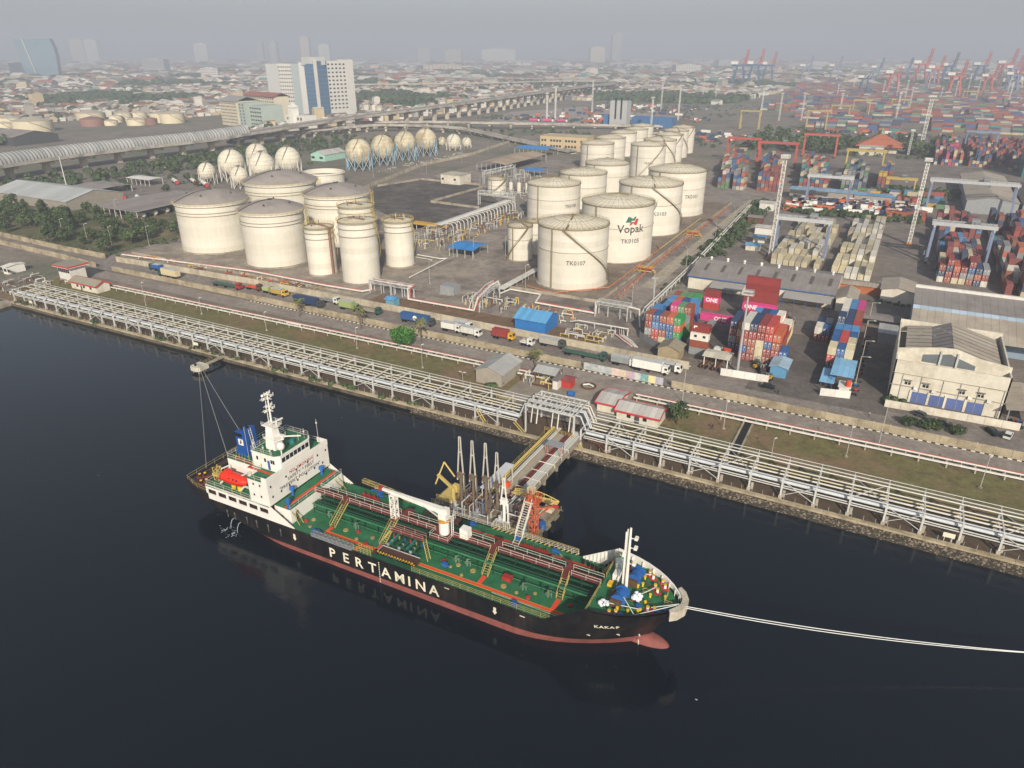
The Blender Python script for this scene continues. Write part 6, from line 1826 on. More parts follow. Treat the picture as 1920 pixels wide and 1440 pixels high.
shed('side_lean_to', 'grey lean-to at the right side of the white building', 37.8, 46, 216, 236, 4.6, .6, 'y', rooftan, greyp, posts=True)
shed('long_blue_shed', 'long shed with a blue-grey roof behind the grey gantry cranes', -69.4, -28.4, 545, 556, 5.5, 1.2, 'x', mk('blue_grey_roof', '7b95ab', .6, .1, .2), mk('shed_wall', '9d968a'), w=4)
shed('long_blue_shed', 'long bright blue roofed shed right of the blue-grey one', -27.4, -4.6, 545, 554, 5.2, .8, 'x', mk('mid_blue_roof', '5f8fb5', .6, .1, .2), mk('shed_wall', '9d968a'), w=4)
shed('tan_hall', 'wide tan roofed hall at the right beyond the gantry cranes', 38, 66, 540, 664, 8, 2.5, 'y', rooftan, greyp, 'warehouse', w=8)
shed('dark_hall', 'dark roofed hall at the right edge with white strips', 68, 130, 540, 640, 8, 1.5, 'x', mk('roof_charcoal', '56514d', .7, .2, .2), greyp, 'warehouse', w=8)
shed('teal_workshop', 'pale teal gabled workshop in front of the tan hall', 45.5, 61.5, 556, 566, 5, 2.2, 'y', mk('teal_roof', '8fb3ab', .6, .1, .3), mk('teal_wall', '7fb0a6', .7, .1, .5), doors=((-2.5, 5, 4),))
shed('glass_block', 'green glass office block at the right edge', 84, 110, 725, 760, 24, 0, 'x', roofgrey, mk('green_glass', '3f7f7c', .2, .15, .3, spec=.6), 'building', w=8)
for i, (p, wd, dp, h) in enumerate((((-63.7, 416.5), 9, 8, 4), ((-62.1, 396.3), 6, 5, 3), ((-73.4, 442.4), 8, 7, 4), ((-74.6, 486.5), 9, 8, 5), ((-61.7, 377.2), 7, 5, 3))):
    shed('small_hut', nth(i) + ' small hut from the front along the strip between pipe road and cream containers' if i else 'nearest small hut beside the cream containers at the left', p[0] - wd / 2, p[0] + wd / 2, p[1], p[1] + dp, h, .4, 'x', [lgroof, bbr, roofgrey][i % 3], [white, wallc, rust][i % 3])
mq = thing('pavilion', 'large pavilion with stepped orange tiled roofs and a green spire among trees', 'building', (-29.2, 860.1, G))
tile = mk('orange_tile', 'b0674a', .8, .15, .3)
for r, z0, z1, r2 in ((22, 6, 12, 9), (9.5, 12, 17, 1.5)):
    MB().add([(-r, -r, z0), (r, -r, z0), (r, r, z0), (-r, r, z0), (-r2, -r2, z1), (r2, -r2, z1), (r2, r2, z1), (-r2, r2, z1)], [(0, 1, 5, 4), (1, 2, 6, 5), (2, 3, 7, 6), (3, 0, 4, 7), (4, 5, 6, 7)]).build('roof', tile, mq)
MB().box(-17, 17, -17, 17, 0, 6).build('wall', wallc, mq)
MB().cyl((0, 0, 17), (0, 0, 23), 1.4, .2, 10).build('spire', mk('spire_green', '6fa58a', .6, .1, .5), mq)
shed('annex', 'cream annex with a flat roof in front of the orange pavilion', -45.5, -23.6, 822.9 - 6, 822.9 + 8, 8, 0, 'x', lgroof, wallc, 'building', w=6)


# ------------------------------------------------------------------ elevated highway
fconc = mk('viaduct_concrete', 'b5afa5', .9, .15, .2, col2='857e75', sc2=.06, rnd=.03)
def smooth_path(pts, k=6):
    out = []
    P = [Vector(p) for p in pts]
    for i in range(len(P) - 1):
        p0, p1, p2, p3 = P[max(i - 1, 0)], P[i], P[i + 1], P[min(i + 2, len(P) - 1)]
        for j in range(k):
            t = j / k
            out.append(.5 * ((2 * p1) + (p2 - p0) * t + (2 * p0 - 5 * p1 + 4 * p2 - p3) * t * t + (3 * p1 - p0 - 3 * p2 + p3) * t ** 3))
    out.append(P[-1])
    return out
def viaduct(name, label, pts, width, pier=30, th=1.8, gz=G, pw=2.4, cap=True):
    t = thing(name, label, 'viaduct')
    path = smooth_path(pts)
    prof = [(-width / 2, 1.4), (-width / 2, -th * .5), (-width / 4, -th), (width / 4, -th), (width / 2, -th * .5), (width / 2, 1.4), (width / 2 - .4, 1.4), (width / 2 - .4, 0), (-width / 2 + .4, 0), (-width / 2 + .4, 1.4)]
    rings = []
    for i, p in enumerate(path):
        d_ = (path[min(i + 1, len(path) - 1)] - path[max(i - 1, 0)]).normalized()
        sd = Vector((d_.y, -d_.x, 0)).normalized()
        rings.append([tuple(p + sd * x + Vector((0, 0, z))) for x, z in prof])
    mb, md = MB(), MB()
    n = len(prof)
    for A, B in zip(rings, rings[1:]):
        for j in range(n):
            (md if j == 7 else mb).add([A[j], B[j], B[(j + 1) % n], A[(j + 1) % n]], [(0, 1, 2, 3)])
    mb.build('deck', fconc, t)
    md.build('roadway', mk('roadway_grey', '8b8680', .9, .12, .1, rnd=0), t)
    acc, last = pier, None
    for a, b in zip(path, path[1:]):
        L = (b - a).length
        while acc <= L:
            p = a.lerp(b, acc / L)
            d_ = (b - a).normalized()
            MB().box(-pw / 2, pw / 2, -pw / 2, pw / 2, 0, p.z - th - gz).box(-width * .36, width * .36, -pw * .55, pw * .55, p.z - th - gz - 1.8, p.z - th - gz + .02).build('pier', mk('pier_concrete', 'bdb3a2', .9, .15, .3), t, (p.x, p.y, gz), math.atan2(d_.y, d_.x) - pi / 2)
            acc += pier
        acc -= L
    return t, path
hw, path = viaduct('elevated_highway', 'long elevated concrete highway on piers curving across behind the tanks', [(-560, 180, 13), (-612, 260, 13), (-640, 345, 13), (-645, 442, 13), (-640, 520, 13), (-640, 600, 15), (-642, 745, 18), (-636, 1023, 22), (-660, 1300, 23), (-690, 1640, 23), (-695, 1800, 23), (-730, 1920, 23), (-800, 1960, 23), (-885, 1915, 23), (-1000, 1700, 23), (-1150, 1575, 22), (-1400, 1450, 20)], 23, 34, 2.4, pw=4.6)
# ribbed tube of sound panels over the highway
tubep = mk('tube_panel', 'b5b6b3', .45, .1, .1, col2='a3a4a1', sc2=.05)
rib_m = mk('tube_rib', '5c5a58', .6, .1, 1.)
tb = thing('noise_tube', 'grey ribbed half-round sound barrier tube over the highway at the left', 'sound barrier')
acc = 0.
tp = [p for p in path if p.y < 592]
dist = 0
pts = []
for a, b in zip(tp, tp[1:]):
    L = (b - a).length
    k = max(1, round(L / 3.5))
    for i in range(k):
        pts.append((a.lerp(b, i / k), (b - a).normalized()))
N_ = 14
R_ = 8.6
def arc_pts(p, d_, R, dz=0):
    sd = Vector((d_.y, -d_.x, 0)).normalized()
    return [p + sd * (R * math.cos(pi * i / N_)) + Vector((0, 0, .9 + R * .92 * math.sin(pi * i / N_) + dz)) for i in range(N_ + 1)]
for (p, d_), (q_, e_) in zip(pts, pts[1:]):
    A, B = arc_pts(p, d_, R_), arc_pts(q_, e_, R_)
    MB().add([tuple(x) for x in A + B], [(i, i + 1, i + N_ + 2, i + N_ + 1) for i in range(N_)], True).build('panel', tubep, tb)
    C_ = arc_pts(p, d_, R_ + .15)
    mb = MB()
    for x, y in zip(C_, C_[1:]):
        mb.bar(x, y, .35, .4, cap=False)
    mb.build('rib', rib_m, tb)
viaduct('highway_ramp', 'lower concrete ramp bending away beneath the elevated highway', [(-640, 560, 7), (-652, 605, 8), (-628, 737, 8.5), (-600, 785, 8.5), (-510, 803, 7.5), (-405, 750, 5), (-300, 690, 3)], 10, 26, 1.4)
viaduct('highway_ramp', 'low concrete ramp running right towards the red container train', [(-700, 770, 9), (-646, 803, 9), (-567, 846, 9), (-478, 884, 8), (-400, 930, 6), (-300, 985, 4)], 11, 28, 1.4)
viaduct('far_viaduct', 'thin pale viaduct far behind the first highway', [(-2400, 2050, 20), (-1900, 2080, 20), (-1500, 2150, 20), (-1150, 2150, 20), (-800, 2080, 22)], 14, 60, 1.6)

# ------------------------------------------------------------------ office blocks
def slab(parent, x0, x1, y0, y1, z0, z1, mat, name='wall'):
    return MB().box(x0, x1, y0, y1, z0, z1).build(name, mat, parent)
def facade(parent, x0, y0, dx, dy, z0, z1, cols, rows, mat, fw=.55, fh=.45, out=.08, name='window'):
    """window panes on a wall that runs from (x0,y0) by (dx,dy)"""
    L = math.hypot(dx, dy)
    ux, uy = dx / L, dy / L
    nx, ny = uy, -ux
    cw, rh = L / cols, (z1 - z0) / rows
    me = MB().add([(-cw * fw / 2 * ux, -cw * fw / 2 * uy, 0), (cw * fw / 2 * ux, cw * fw / 2 * uy, 0), (cw * fw / 2 * ux, cw * fw / 2 * uy, rh * fh), (-cw * fw / 2 * ux, -cw * fw / 2 * uy, rh * fh)], [(0, 1, 2, 3)]).mesh(name, mat)
    for i in range(cols):
        for j in range(rows):
            ob(name, me, parent, (x0 + ux * cw * (i + .5) + nx * out, y0 + uy * cw * (i + .5) + ny * out, z0 + rh * (j + .3)))
offw = mk('office_white', 'c4c2bc', .7, .06, .1, rnd=.02)
oc = (-877.7, 957.1)
t = thing('office_tower', 'white twelve-storey office block with two blue glass bays beyond the highway', 'building', (oc[0], oc[1], G), rad(44))
blueg = mk('office_blue_glass', '46637f', .3, .15, .2, spec=.4)
paleg = mk('office_pale_glass', '9aa4a6', .4, .1, .2)
grey_o = mk('office_grey', 'a9abaa', .7, .06, .1)
def wing(ang, L, dep, h, sgn, bands, rows):
    """facade wing from the corner; bands are (start, end, kind)"""
    ca, sa = math.cos(ang), math.sin(ang)
    T = lambda a, b, z: (a * ca - b * sa, a * sa + b * ca, z)
    for a, b, kind in bands:
        o_ = .8 if kind != 'w' else 0
        vs = [T(a, -o_ * sgn, 0), T(b, -o_ * sgn, 0), T(b, dep * sgn, 0), T(a, dep * sgn, 0)]
        MB().prism([(x, y) for x, y, _ in (vs if sgn > 0 else vs[::-1])], 0, h + (2 if kind == 'p' else 0)).build({'w': 'wall', 'b': 'glass_bay', 'g': 'glass_bay', 'p': 'pylon', 'k': 'wall'}[kind], {'w': offw, 'b': blueg, 'g': paleg, 'p': offw, 'k': grey_o}[kind], t)
        if kind in 'w':
            p0, p1 = T(a, 0, 0), T(b, 0, 0)
            if sgn < 0:
                p0, p1 = p1, p0
            facade(t, p0[0], p0[1], p1[0] - p0[0], p1[1] - p0[1], 5, h - 2, rows[0], rows[1], glass, .5, .4, .15)
        elif kind == 'b':
            for z in range(1, 12):
                q0, q1 = T(a, -o_ * sgn - .1 * sgn, h * z / 12), T(b, -o_ * sgn - .1 * sgn, h * z / 12)
                MB().bar(q0, q1, .3, .5).build('floor_band', mk('office_band', '6d86a0', .5, .05, .2), t)
wing(rad(28), 72, 24, 80, 1, ((0, 6, 'p'), (6, 24, 'b'), (24, 60, 'w'), (60, 74, 'p')), (5, 12))
wing(rad(180 - 30), 84, 24, 76, -1, ((0, 16, 'b'), (16, 26, 'p'), (26, 40, 'g'), (40, 64, 'w'), (64, 86, 'k')), (6, 12))
slab(t, -18, 20, 6, 26, 74, 86, grey_o, 'plant_room')
t = thing('cream_block', 'cream six-storey block with a grey pitched roof left of the office tower', 'building', (-835, 742, G), rad(-14))
slab(t, -34, 12, 0, 34, 0, 32, mk('block_cream', 'c8bfa9', .8, .08, .1))
MB().gable(-34, 12, 0, 34, 32, 6, 'x', 1.5, .4).build('roof', mk('block_roof', '8b8a88', .7, .1, .1), t)
slab(t, 12, 30, 2, 34, 0, 31, mk('block_green_grey', 'a4b0a8', .8, .08, .1))
slab(t, 30, 62, 8, 40, 0, 28, mk('block_green_grey', 'a4b0a8'))
facade(t, -33, 0, 44, 0, 2, 31, 12, 7, glass, .5, .4)
facade(t, 31, 8, 30, 0, 2, 27, 5, 5, glass, .7, .35)
facade(t, 13, 2, 16, 0, 2, 30, 2, 7, glass, .3, .5)
t = thing('red_roof_block', 'long block with a red tiled roof behind the cream block', 'building', (-880, 830, G), rad(-14))
slab(t, -36, 50, 0, 24, 0, 34, mk('block_cream', 'c8bfa9'))
MB().gable(-36, 50, 0, 24, 34, 5, 'x', 2, .5).build('roof', mk('red_tile', '8f5b4e', .8, .12, .1), t)
facade(t, -34, 0, 82, 0, 20, 33, 16, 3, glass, .5, .4)
t = thing('white_tower_house', 'small white building with a pointed turret beside the highway', 'building', (-742, 760, G), rad(-12))
slab(t, -18, 24, 0, 20, 0, 16, white)
slab(t, -4, 5, -4, 6, 0, 26, white, 'turret')
MB().add([(-5, -5, 26), (6, -5, 26), (6, 7, 26), (-5, 7, 26), (.5, 1, 32)], [(0, 1, 4), (1, 2, 4), (2, 3, 4), (3, 0, 4)]).build('spire', white, t)
facade(t, -16, 0, 12, 0, 8, 15, 3, 1, glass, .5, .5)
facade(t, 7, 0, 14, 0, 8, 15, 2, 1, glass, .5, .5)
t = thing('glass_tower', 'hazy curved glass tower at the far left of the skyline', 'building', (-3010, 1790, G), rad(40))
gw = mk('tower_glass', '6f8796', .3, .08, .02)
prof = [(0, 62), (40, 64), (80, 68), (110, 66), (140, 58)]
for (z0, w0), (z1, w1) in zip(prof, prof[1:]):
    MB().add([(-62 - z0 * .12, -10, z0), (w0 - 8, -16, z0), (w0 - 10, 26, z0), (-62 - z0 * .12, 22, z0), (-62 - z1 * .12, -10, z1), (w1 - 8, -16, z1), (w1 - 10, 26, z1), (-62 - z1 * .12, 22, z1)], [(0, 1, 5, 4), (1, 2, 6, 5), (2, 3, 7, 6), (3, 0, 4, 7)] + ([(4, 5, 6, 7)] if z1 == 140 else [])).build('wall', gw, t)
MB().bar((-22, -14.5, 0), (-44, -14.5, 141), 6, 3).build('fin', offw, t)
slab(t, -62, -20, -13, -9, 0, 1, offw, 'plinth')
hz_ = mk('far_tower', 'b8ad9c', .8, .06, .02)
for i, (p, wd, dp, h, lab) in enumerate((((-7336.3, 4731.7), 150, 70, 210, 'left one of the pale twin towers on the hazy skyline'), ((-7221.3, 4793.4), 150, 70, 200, 'right one of the pale twin towers on the hazy skyline'),
        ((-3387.0, 2558.5), 110, 60, 62, 'grey mid-rise block left of centre in the far city'), ((-3149.5, 1775.4), 70, 50, 55, 'dark mid-rise block beside the glass tower'), ((-2344.9, 2002.6), 60, 40, 40, 'small white portal-shaped building in the far city'),
        ((-4693.9, 4670.8), 60, 50, 170, 'faint slim tower behind the office block'), ((-4464.7, 4793.7), 70, 50, 200, 'faint tower just above the office block'), ((-4523.5, 5082.5), 90, 60, 150, 'faint broad tower right of the office block'),
        ((-3785.3, 5478.4), 100, 60, 120, 'faint tower in the haze at upper middle'), ((-3565.8, 5596.1), 140, 60, 110, 'faint low slab in the haze at upper middle'), ((-3723.9, 6668.7), 330, 120, 120, 'wide pale stadium-like block on the hazy horizon'),
        ((-2348.6, 6248.7), 80, 60, 230, 'faint tall tower near the middle of the horizon'), ((-2381.9, 5910.5), 120, 60, 130, 'faint broad block left of the tall middle tower'), ((-5694.4, 4804.8), 130, 60, 160, 'faint tower above the trees at left'), ((-5235.1, 5051.0), 60, 40, 180, 'faint narrow tower at left of the office block'),
        ((-2242.8, 3413.8), 200, 60, 34, 'long white block in the middle distance behind the viaduct'), ((-973.7, 3533.4), 120, 60, 40, 'pale stepped block left of the quay cranes'), ((-1148.4, 5104.4), 140, 60, 50, 'pale block behind the first quay cranes'))):
    b_ = thing('far_building', lab, 'building', (p[0], p[1], G), rad(28 + (i * 37 % 30) - 15), 'far buildings in the haze')
    m_ = [hz_, offw, mk('far_grey', '9a9b9c', .8, .06, .02)][i % 3] if i not in (3,) else mk('far_dark', '4d5a68', .5, .06, .02)
    slab(b_, -wd / 2, wd / 2, 0, dp, 0, h, m_)
    slab(b_, -wd / 4, wd / 4, dp * .2, dp * .8, h, h + h * .06, m_, 'plant_room')
    if i in (2, 3, 4, 15, 16):
        facade(b_, -wd / 2, 0, wd, 0, 4, h, 10, max(3, int(h / 6)), glass, .6, .35)

# ------------------------------------------------------------------ far storage tanks beyond the highway
palecream = mk('far_tank_cream', 'd3c9ad', .7, .1, .1, streak=.15)
FT = [(-1007.0, 566.8, 23.2, 13.4), (-1035.7, 547.0, 10.9, 10.3), (-1108.1, 594.2, 15.3, 11.0), (-1110.3, 713.4, 20.0, 9.8), (-1008.7, 648.2, 15.3, 9.6), (-996.3, 667.0, 9.6, 6.3), (-1035.1, 702.5, 9.3, 8.8), (-1042.2, 720.5, 11.0, 11.1), (-1041.7, 743.3, 12.8, 10.5), (-967.0, 686.6, 13.3, 7.7), (-952.1, 698.5, 8.2, 8.4), (-973.5, 729.8, 13.1, 13.0), (-953.5, 734.9, 16.8, 12.9)]
for i, (u, v, r, h) in enumerate(FT):
    m_ = mk('far_tank_brown', '8d6b62', .7, .1, .1) if i in (4, 10) else palecream
    t = thing('storage_tank', ('brownish' if i in (4, 10) else 'pale cream') + ' tank, ' + nth(i) + ' counted from the left in the farm beyond the highway', 'storage tank', (u, v, G), 0, 'tanks beyond the highway')
    MB().lathe(0, 0, [(r, 0), (r, h)], 36).build('shell', m_, t)
    MB().lathe(0, 0, [(r + .2, h), (.01, h + r * .22)], 36).build('roof', m_ if i in (4, 10) else mk('far_tank_roof', 'b7ae9c', .7, .1, .1), t)
    mb = MB()
    a0 = CAMDIR(u, v)
    for j in range(16):
        a, b = a0 - .2 + 1.3 * j / 16, a0 - .2 + 1.3 * (j + 1) / 16
        mb.bar(((r + .3) * math.cos(a), (r + .3) * math.sin(a), h * (1 - j / 16)), ((r + .3) * math.cos(b), (r + .3) * math.sin(b), h * (1 - (j + 1) / 16)), .6)
    mb.build('spiral_stair', mk('stair_grey', '8a8578'), t)

# ------------------------------------------------------------------ sheds, depot and terminal buildings in the middle distance
shed('grey_warehouse', 'large pale grey roofed warehouse among trees at the left', -556, -470, 272, 312, 6, 4.5, 'x', mk('pale_grey_roof', 'adb0af', .6, .08, .15), mk('shed_wall', '9d968a'), 'warehouse', w=5)
shed('tanker_shed', 'long open tanker loading shed with a grey-brown roof left of the domed tank', -446, -404, 274, 336, 5.5, .4, 'x', mk('depot_roof', '8d8580', .7, .1, .15), white, 'shed', posts=True, w=4)
shed('depot_canopy', 'low canopy with a white edge behind the grey warehouse', -532, -500, 316, 340, 5, .4, 'x', mk('depot_roof', '8d8580'), white, posts=True, w=4)
shed('depot_office', 'small white depot canopies behind the tanker yard', -531.1, -531.1 + 26, 358.4, 358.4 + 12, 5, .3, 'x', white, white, posts=True)
shed('hangar', 'dark open hangar with a grey roof at the left beyond the highway', -935, -862, 460, 510, 9, 5, 'x', mk('depot_roof', '8d8580'), dsteel, 'hangar', w=8)
shed('blue_house', 'low house with a pale green wall and grey roof left of the stained spheres', -494.1 - 4, -480.8, 532.8 - 6, 532.8 + 24, 6, 3, 'y', lgroof, mk('aqua_wall', '9dc3b4', .8, .1, .3), 'house', windows=((-8, 2, 4, 2), (2, 2, 4, 2)), w=5)
shed('white_store', 'flat-roofed white store beside the dark bund', -318.0, -300.3, 481.7 - 6, 481.7 + 10, 7, 0, 'x', mk('flat_roof', 'b3ae9c', .8, .1, .2), wallc, 'building', windows=((-8, 3, 2, 1.5), (3, 3, 2, 1.5)), w=6)
shed('terminal_office', 'long two-storey tan office with rows of windows behind the white tanks', -345, -292, 706, 730, 14, 0, 'x', mk('tan_flat_roof', 'b5a78c', .8, .1, .1), mk('tan_wall', 'bda885', .8, .08, .15), 'building', windows=[(-25 + i * 3.4, z, 2.2, 2.2) for i in range(14) if i % 5 != 2 for z in (3, 8.5)], w=9)
shed('loading_bay', 'long loading bay with a tan roof in front of the tan office', -325.9, -325.9 + 28, 553.6 - 10, 553.6 + 70, 7, 1.6, 'y', mk('tan_bay_roof', 'a3917c', .8, .12, .1), steel, posts=True, w=8)
shed('blue_canopy', 'bright blue canopy on posts at the end of the loading bay', -342.6, -342.6 + 34, 644.5, 644.5 + 28, 8, .6, 'x', bk, steel, posts=True, w=6)
shed('blue_canopy', 'small bright blue canopy behind the row of slim vessels', -278.8, -278.8 + 16, 538.6, 538.6 + 14, 5, .4, 'x', bk, steel, posts=True, w=4)
t = thing('blue_terminal', 'blue and grey ferry-style terminal building behind the far tanks', 'building', (-354.3, 966.6, G))
slab(t, -14, 10, 0, 16, 0, 34, mk('office_grey', 'a9abaa'))
slab(t, 10, 66, 22, 46, 0, 13, mk('terminal_blue', '3c6a9a', .5, .1, .2))
slab(t, -26, -14, 8, 40, 0, 15, mk('terminal_blue', '3c6a9a'))
facade(t, -10, 0, 16, 0, 2, 32, 2, 1, glass, .3, .9)
for i in range(6):
    p = (-470.1 + i * 17, 939.6 + i * 9)
    if i in (0, 1, 2, 4, 5):
        tr = thing('container_truck', nth(i) + ' from the left of the trucks with red boxes on the far ramp', 'truck', (p[0], p[1], G + 5.6 - i * .4), rad(28), 'trucks on the far ramp')
        MB().box(-6, 6, -1.25, 1.25, 1.2, 4).build('box', CM['p'] if i < 3 else CM['m'], tr)
        MB().box(6.3, 8.6, -1.2, 1.2, .4, 3.2).build('cab', white, tr)
        MB().box(-6, 8.4, -1.2, 1.2, .5, 1.1).build('chassis', black, tr)

# ------------------------------------------------------------------ houses of the city
rr = random.Random(77)
roofs = [mk('roof_terracotta', '9a6552', .85, .15, .1), mk('roof_rust', '735c50', .85, .15, .1), mk('roof_pale', 'b9b4ab', .8, .12, .1), mk('roof_grey_sheet', '8c8a88', .8, .12, .1), mk('roof_white', 'd2cec6', .8, .1, .1), mk('roof_dark', '5f5b58', .85, .12, .1), mk('roof_teal', '5d9088', .8, .1, .1)]
walls = [mk('house_white', 'd6d0c4', .85, .1, .1), mk('house_cream', 'bfae90', .85, .1, .1), mk('house_grey', '9f9b94', .85, .1, .1)]
HM = roofs + walls
def house_geo(mb, x, y, w, d, h, rise, ang, rm, wm):
    c, s_ = math.cos(ang), math.sin(ang)
    T = lambda a, b, z: (x + a * c - b * s_, y + a * s_ + b * c, z)
    w, d = w / 2, d / 2
    vs = [T(-w, -d, 0), T(w, -d, 0), T(w, d, 0), T(-w, d, 0), T(-w, -d, h), T(w, -d, h), T(w, d, h), T(-w, d, h), T(-w, 0, h + rise), T(w, 0, h + rise)]
    vs = [(a, b, z + G) for a, b, z in vs]
    mb.add(vs, [(0, 1, 5, 4), (2, 3, 7, 6), (1, 2, 6, 9, 5), (3, 0, 4, 8, 7)], False, 7 + wm)
    e = .5
    vs = [T(-w - e, -d - e, h - .15), T(w + e, -d - e, h - .15), T(w + e, 0, h + rise + .1), T(-w - e, 0, h + rise + .1), T(-w - e, d + e, h - .15), T(w + e, d + e, h - .15)]
    mb.add([(a, b, z + G) for a, b, z in vs], [(0, 1, 2, 3), (3, 2, 5, 4)], False, rm)
def is_free(x, y):
    if y < 330 and x > -640:
        return False
    if -700 < x < -575 and y < 1500:
        return False
    if -1120 < x < -850 and 470 < y < 760:
        return False
    if x > -660 and y < 960:
        return False
    if x > -640 and y < 1500:
        return False
    if x > -330 and y < 2550:
        return False
    if x > -870 and y < 705:
        return False
    if -1010 < x < -780 and 690 < y < 1060:
        return False
    if -760 < x < -690 and 720 < y < 800:
        return False
    return True
cand = []
def city_fill(dmin, dmax, step, jit, size):
    x = -dmax
    a0, a1 = rad(62), rad(168)
    y = 0
    n = int(dmax / step)
    for i in range(-n, n // 2):
        for j in range(0, n):
            x, y = i * step + rr.uniform(-jit, jit), j * step + rr.uniform(-jit, jit)
            d_ = math.hypot(x, y)
            if not dmin <= d_ < dmax:
                continue
            a = math.atan2(y, x)
            if not a0 < a < a1 or not is_free(x, y):
                continue
            g = math.sin(x * .006 + 1.3) * math.sin(y * .0075 + x * .002) + .35 * math.sin(x * .021) * math.sin(y * .018)
            if g > .42:
                TREESPOTS.append((x, y, d_))
                continue
            if rr.random() < .1:
                if rr.random() < .5:
                    TREESPOTS.append((x, y, d_))
                continue
            cand.append((d_, x, y, size * rr.uniform(.6, 1.4), size * rr.uniform(.6, 1.2)))
TREESPOTS = []
city_fill(760, 1500, 13.5, 4, 11)
city_fill(1500, 2600, 24, 8, 19)
city_fill(2600, 5200, 58, 18, 46)
city_fill(5200, 9000, 130, 40, 95)
cand.sort()
hstuff = MB()
for i, (d_, x, y, w_, dd) in enumerate(cand):
    rm = rr.choice((0, 0, 1, 1, 2, 3, 3, 4, 4, 5, 2, 3, 5)) if rr.random() > .02 else 6
    h = rr.choice((3.2, 3.6, 6.2, 6.4, 6.6, 9.2)) * (1 if d_ < 2600 else 1.25)
    if rr.random() < .02:
        h *= 2.4
    rise = 0.2 if rr.random() < .25 else min(w_, dd) * .2
    ang = rad(28) * math.sin(x * .002) + rr.choice((0, pi / 2)) + rr.uniform(-.1, .1)
    if i < 290:
        mb = MB()
        house_geo(mb, 0, 0, w_, dd, h, rise, ang, rm, rr.randrange(3))
        o = mb.build('town_house', HM, None, (x, y, 0))
        side = 'left of the far tanks' if x < -1000 else ('between the highway and the office tower' if x < -760 else 'right of the office tower')
        tag(o, 'small %s roofed house in the crowded town, %s in distance' % (['orange', 'rust', 'pale', 'grey', 'white', 'dark', 'teal'][rm], nth(i)), 'house', 'houses beyond the highway')
    else:
        house_geo(hstuff, x, y, w_, dd, h, rise, ang, rm, rr.randrange(3))
tag(hstuff.build('distant_houses', HM), 'endless mass of small roofs of the far city fading into haze', 'houses', kind='stuff')

# ------------------------------------------------------------------ trees
leafm = [mk('leaf_dark', '3b4b30', .8, .3, .5, rnd=.2), mk('leaf_mid', '495a37', .8, .3, .5, rnd=.2), mk('leaf_light', '5d6b42', .8, .3, .5, rnd=.15)]
bark = mk('bark', '5b4c3c', .9, .2, 2.)
def crown_mesh(seed, r, h, clumps, leaves, ls, name='crown'):
    q_ = random.Random(seed)
    mb = MB()
    for c in range(clumps):
        a = q_.uniform(0, 2 * pi)
        rad_ = r * .68 * math.sqrt(q_.random())
        cz = h * (.42 + .5 * q_.random() * (1 - .45 * rad_ / r))
        cx, cy = rad_ * math.cos(a), rad_ * math.sin(a)
        cr = r * q_.uniform(.28, .46)
        m_ = q_.choice((0, 0, 1, 1, 2))
        for l in range(leaves):
            n = Vector((q_.gauss(0, 1), q_.gauss(0, 1), q_.gauss(.25, 1))).normalized()
            p = Vector((cx, cy, cz)) + n * cr * q_.uniform(.6, 1.05)
            n2 = (n + Vector((q_.gauss(0, .5), q_.gauss(0, .5), q_.gauss(.2, .5)))).normalized()
            s1 = n2.orthogonal().normalized()
            s2 = n2.cross(s1)
            t_ = q_.uniform(0, pi)
            s1, s2 = s1 * math.cos(t_) + s2 * math.sin(t_), s2 * math.cos(t_) - s1 * math.sin(t_)
            k = ls * q_.uniform(.6, 1.25)
            mb.add([tuple(p - s1 * k), tuple(p + s2 * k * .6), tuple(p + s1 * k), tuple(p - s2 * k * .6)], [(0, 1, 2, 3)], False, m_ if q_.random() < .75 else (m_ + 1) % 3)
    return mb.mesh(name, leafm)
def trunk_mesh(seed, r, h):
    q_ = random.Random(seed + 50)
    mb = MB().cyl((0, 0, -.2), (0, 0, h * .5), r * .07, r * .045, 7)
    for i in range(5):
        a = i * 1.3 + q_.random()
        mb.cyl((0, 0, h * q_.uniform(.3, .48)), (r * .55 * math.cos(a), r * .55 * math.sin(a), h * q_.uniform(.6, .8)), r * .035, r * .012, 5)
    return mb.mesh('trunk', bark)
NEAR = [(crown_mesh(i, 4.2, 8, 17, 46, .55), trunk_mesh(i, 4.2, 8)) for i in range(5)]
FARC = [(crown_mesh(20 + i, 5, 9, 10, 17, 1.15), trunk_mesh(20 + i, 5, 9)) for i in range(4)]
NT = [0]
def tree(x, y, s, label, group, near=True, sz=1.):
    c, t_ = (NEAR if near else FARC)[NT[0] % (5 if near else 4)]
    NT[0] += 1
    o = thing('tree', label, 'tree', (x, y, G), rr.uniform(0, 6.28), group)
    o.scale = (s, s, s * sz)
    ob('crown', c, o)
    ob('trunk', t_, o)
    return o
# the wood at the left of the tanks
LEFT_BAND = [(-400 + 0, 216)]
cnt = 0
tries = 0
spots = []
while cnt < 92 and tries < 4000:
    tries += 1
    x, y = rr.uniform(-560, -350), rr.uniform(216, 275)
    if x > -445 and y > 268 or (x < -462 and y > 262) or any((x - a) ** 2 + (y - b) ** 2 < 14 for a, b in spots):
        continue
    if rr.random() < .35 and y < 228:
        continue
    spots.append((x, y))
    cnt += 1
spots.sort()
for i, (x, y) in enumerate(spots):
    tree(x, y, rr.uniform(.6, 1.25), 'leafy tree in the grove by the domed tanks, %s from left' % nth(i), 'trees left of the domed tanks')
under = []
for i in range(60):
    y = 300 + i * 6.4 + rr.uniform(-2, 2)
    under.append((rr.choice((-600, -590, -566, -578, -552)) + rr.uniform(-5, 5), y))
for i, (x, y) in enumerate(under):
    tree(x, y, rr.uniform(.6, 1.05), 'tree at the foot of the elevated highway, %s along it from the left' % nth(i), 'trees below the highway', False)
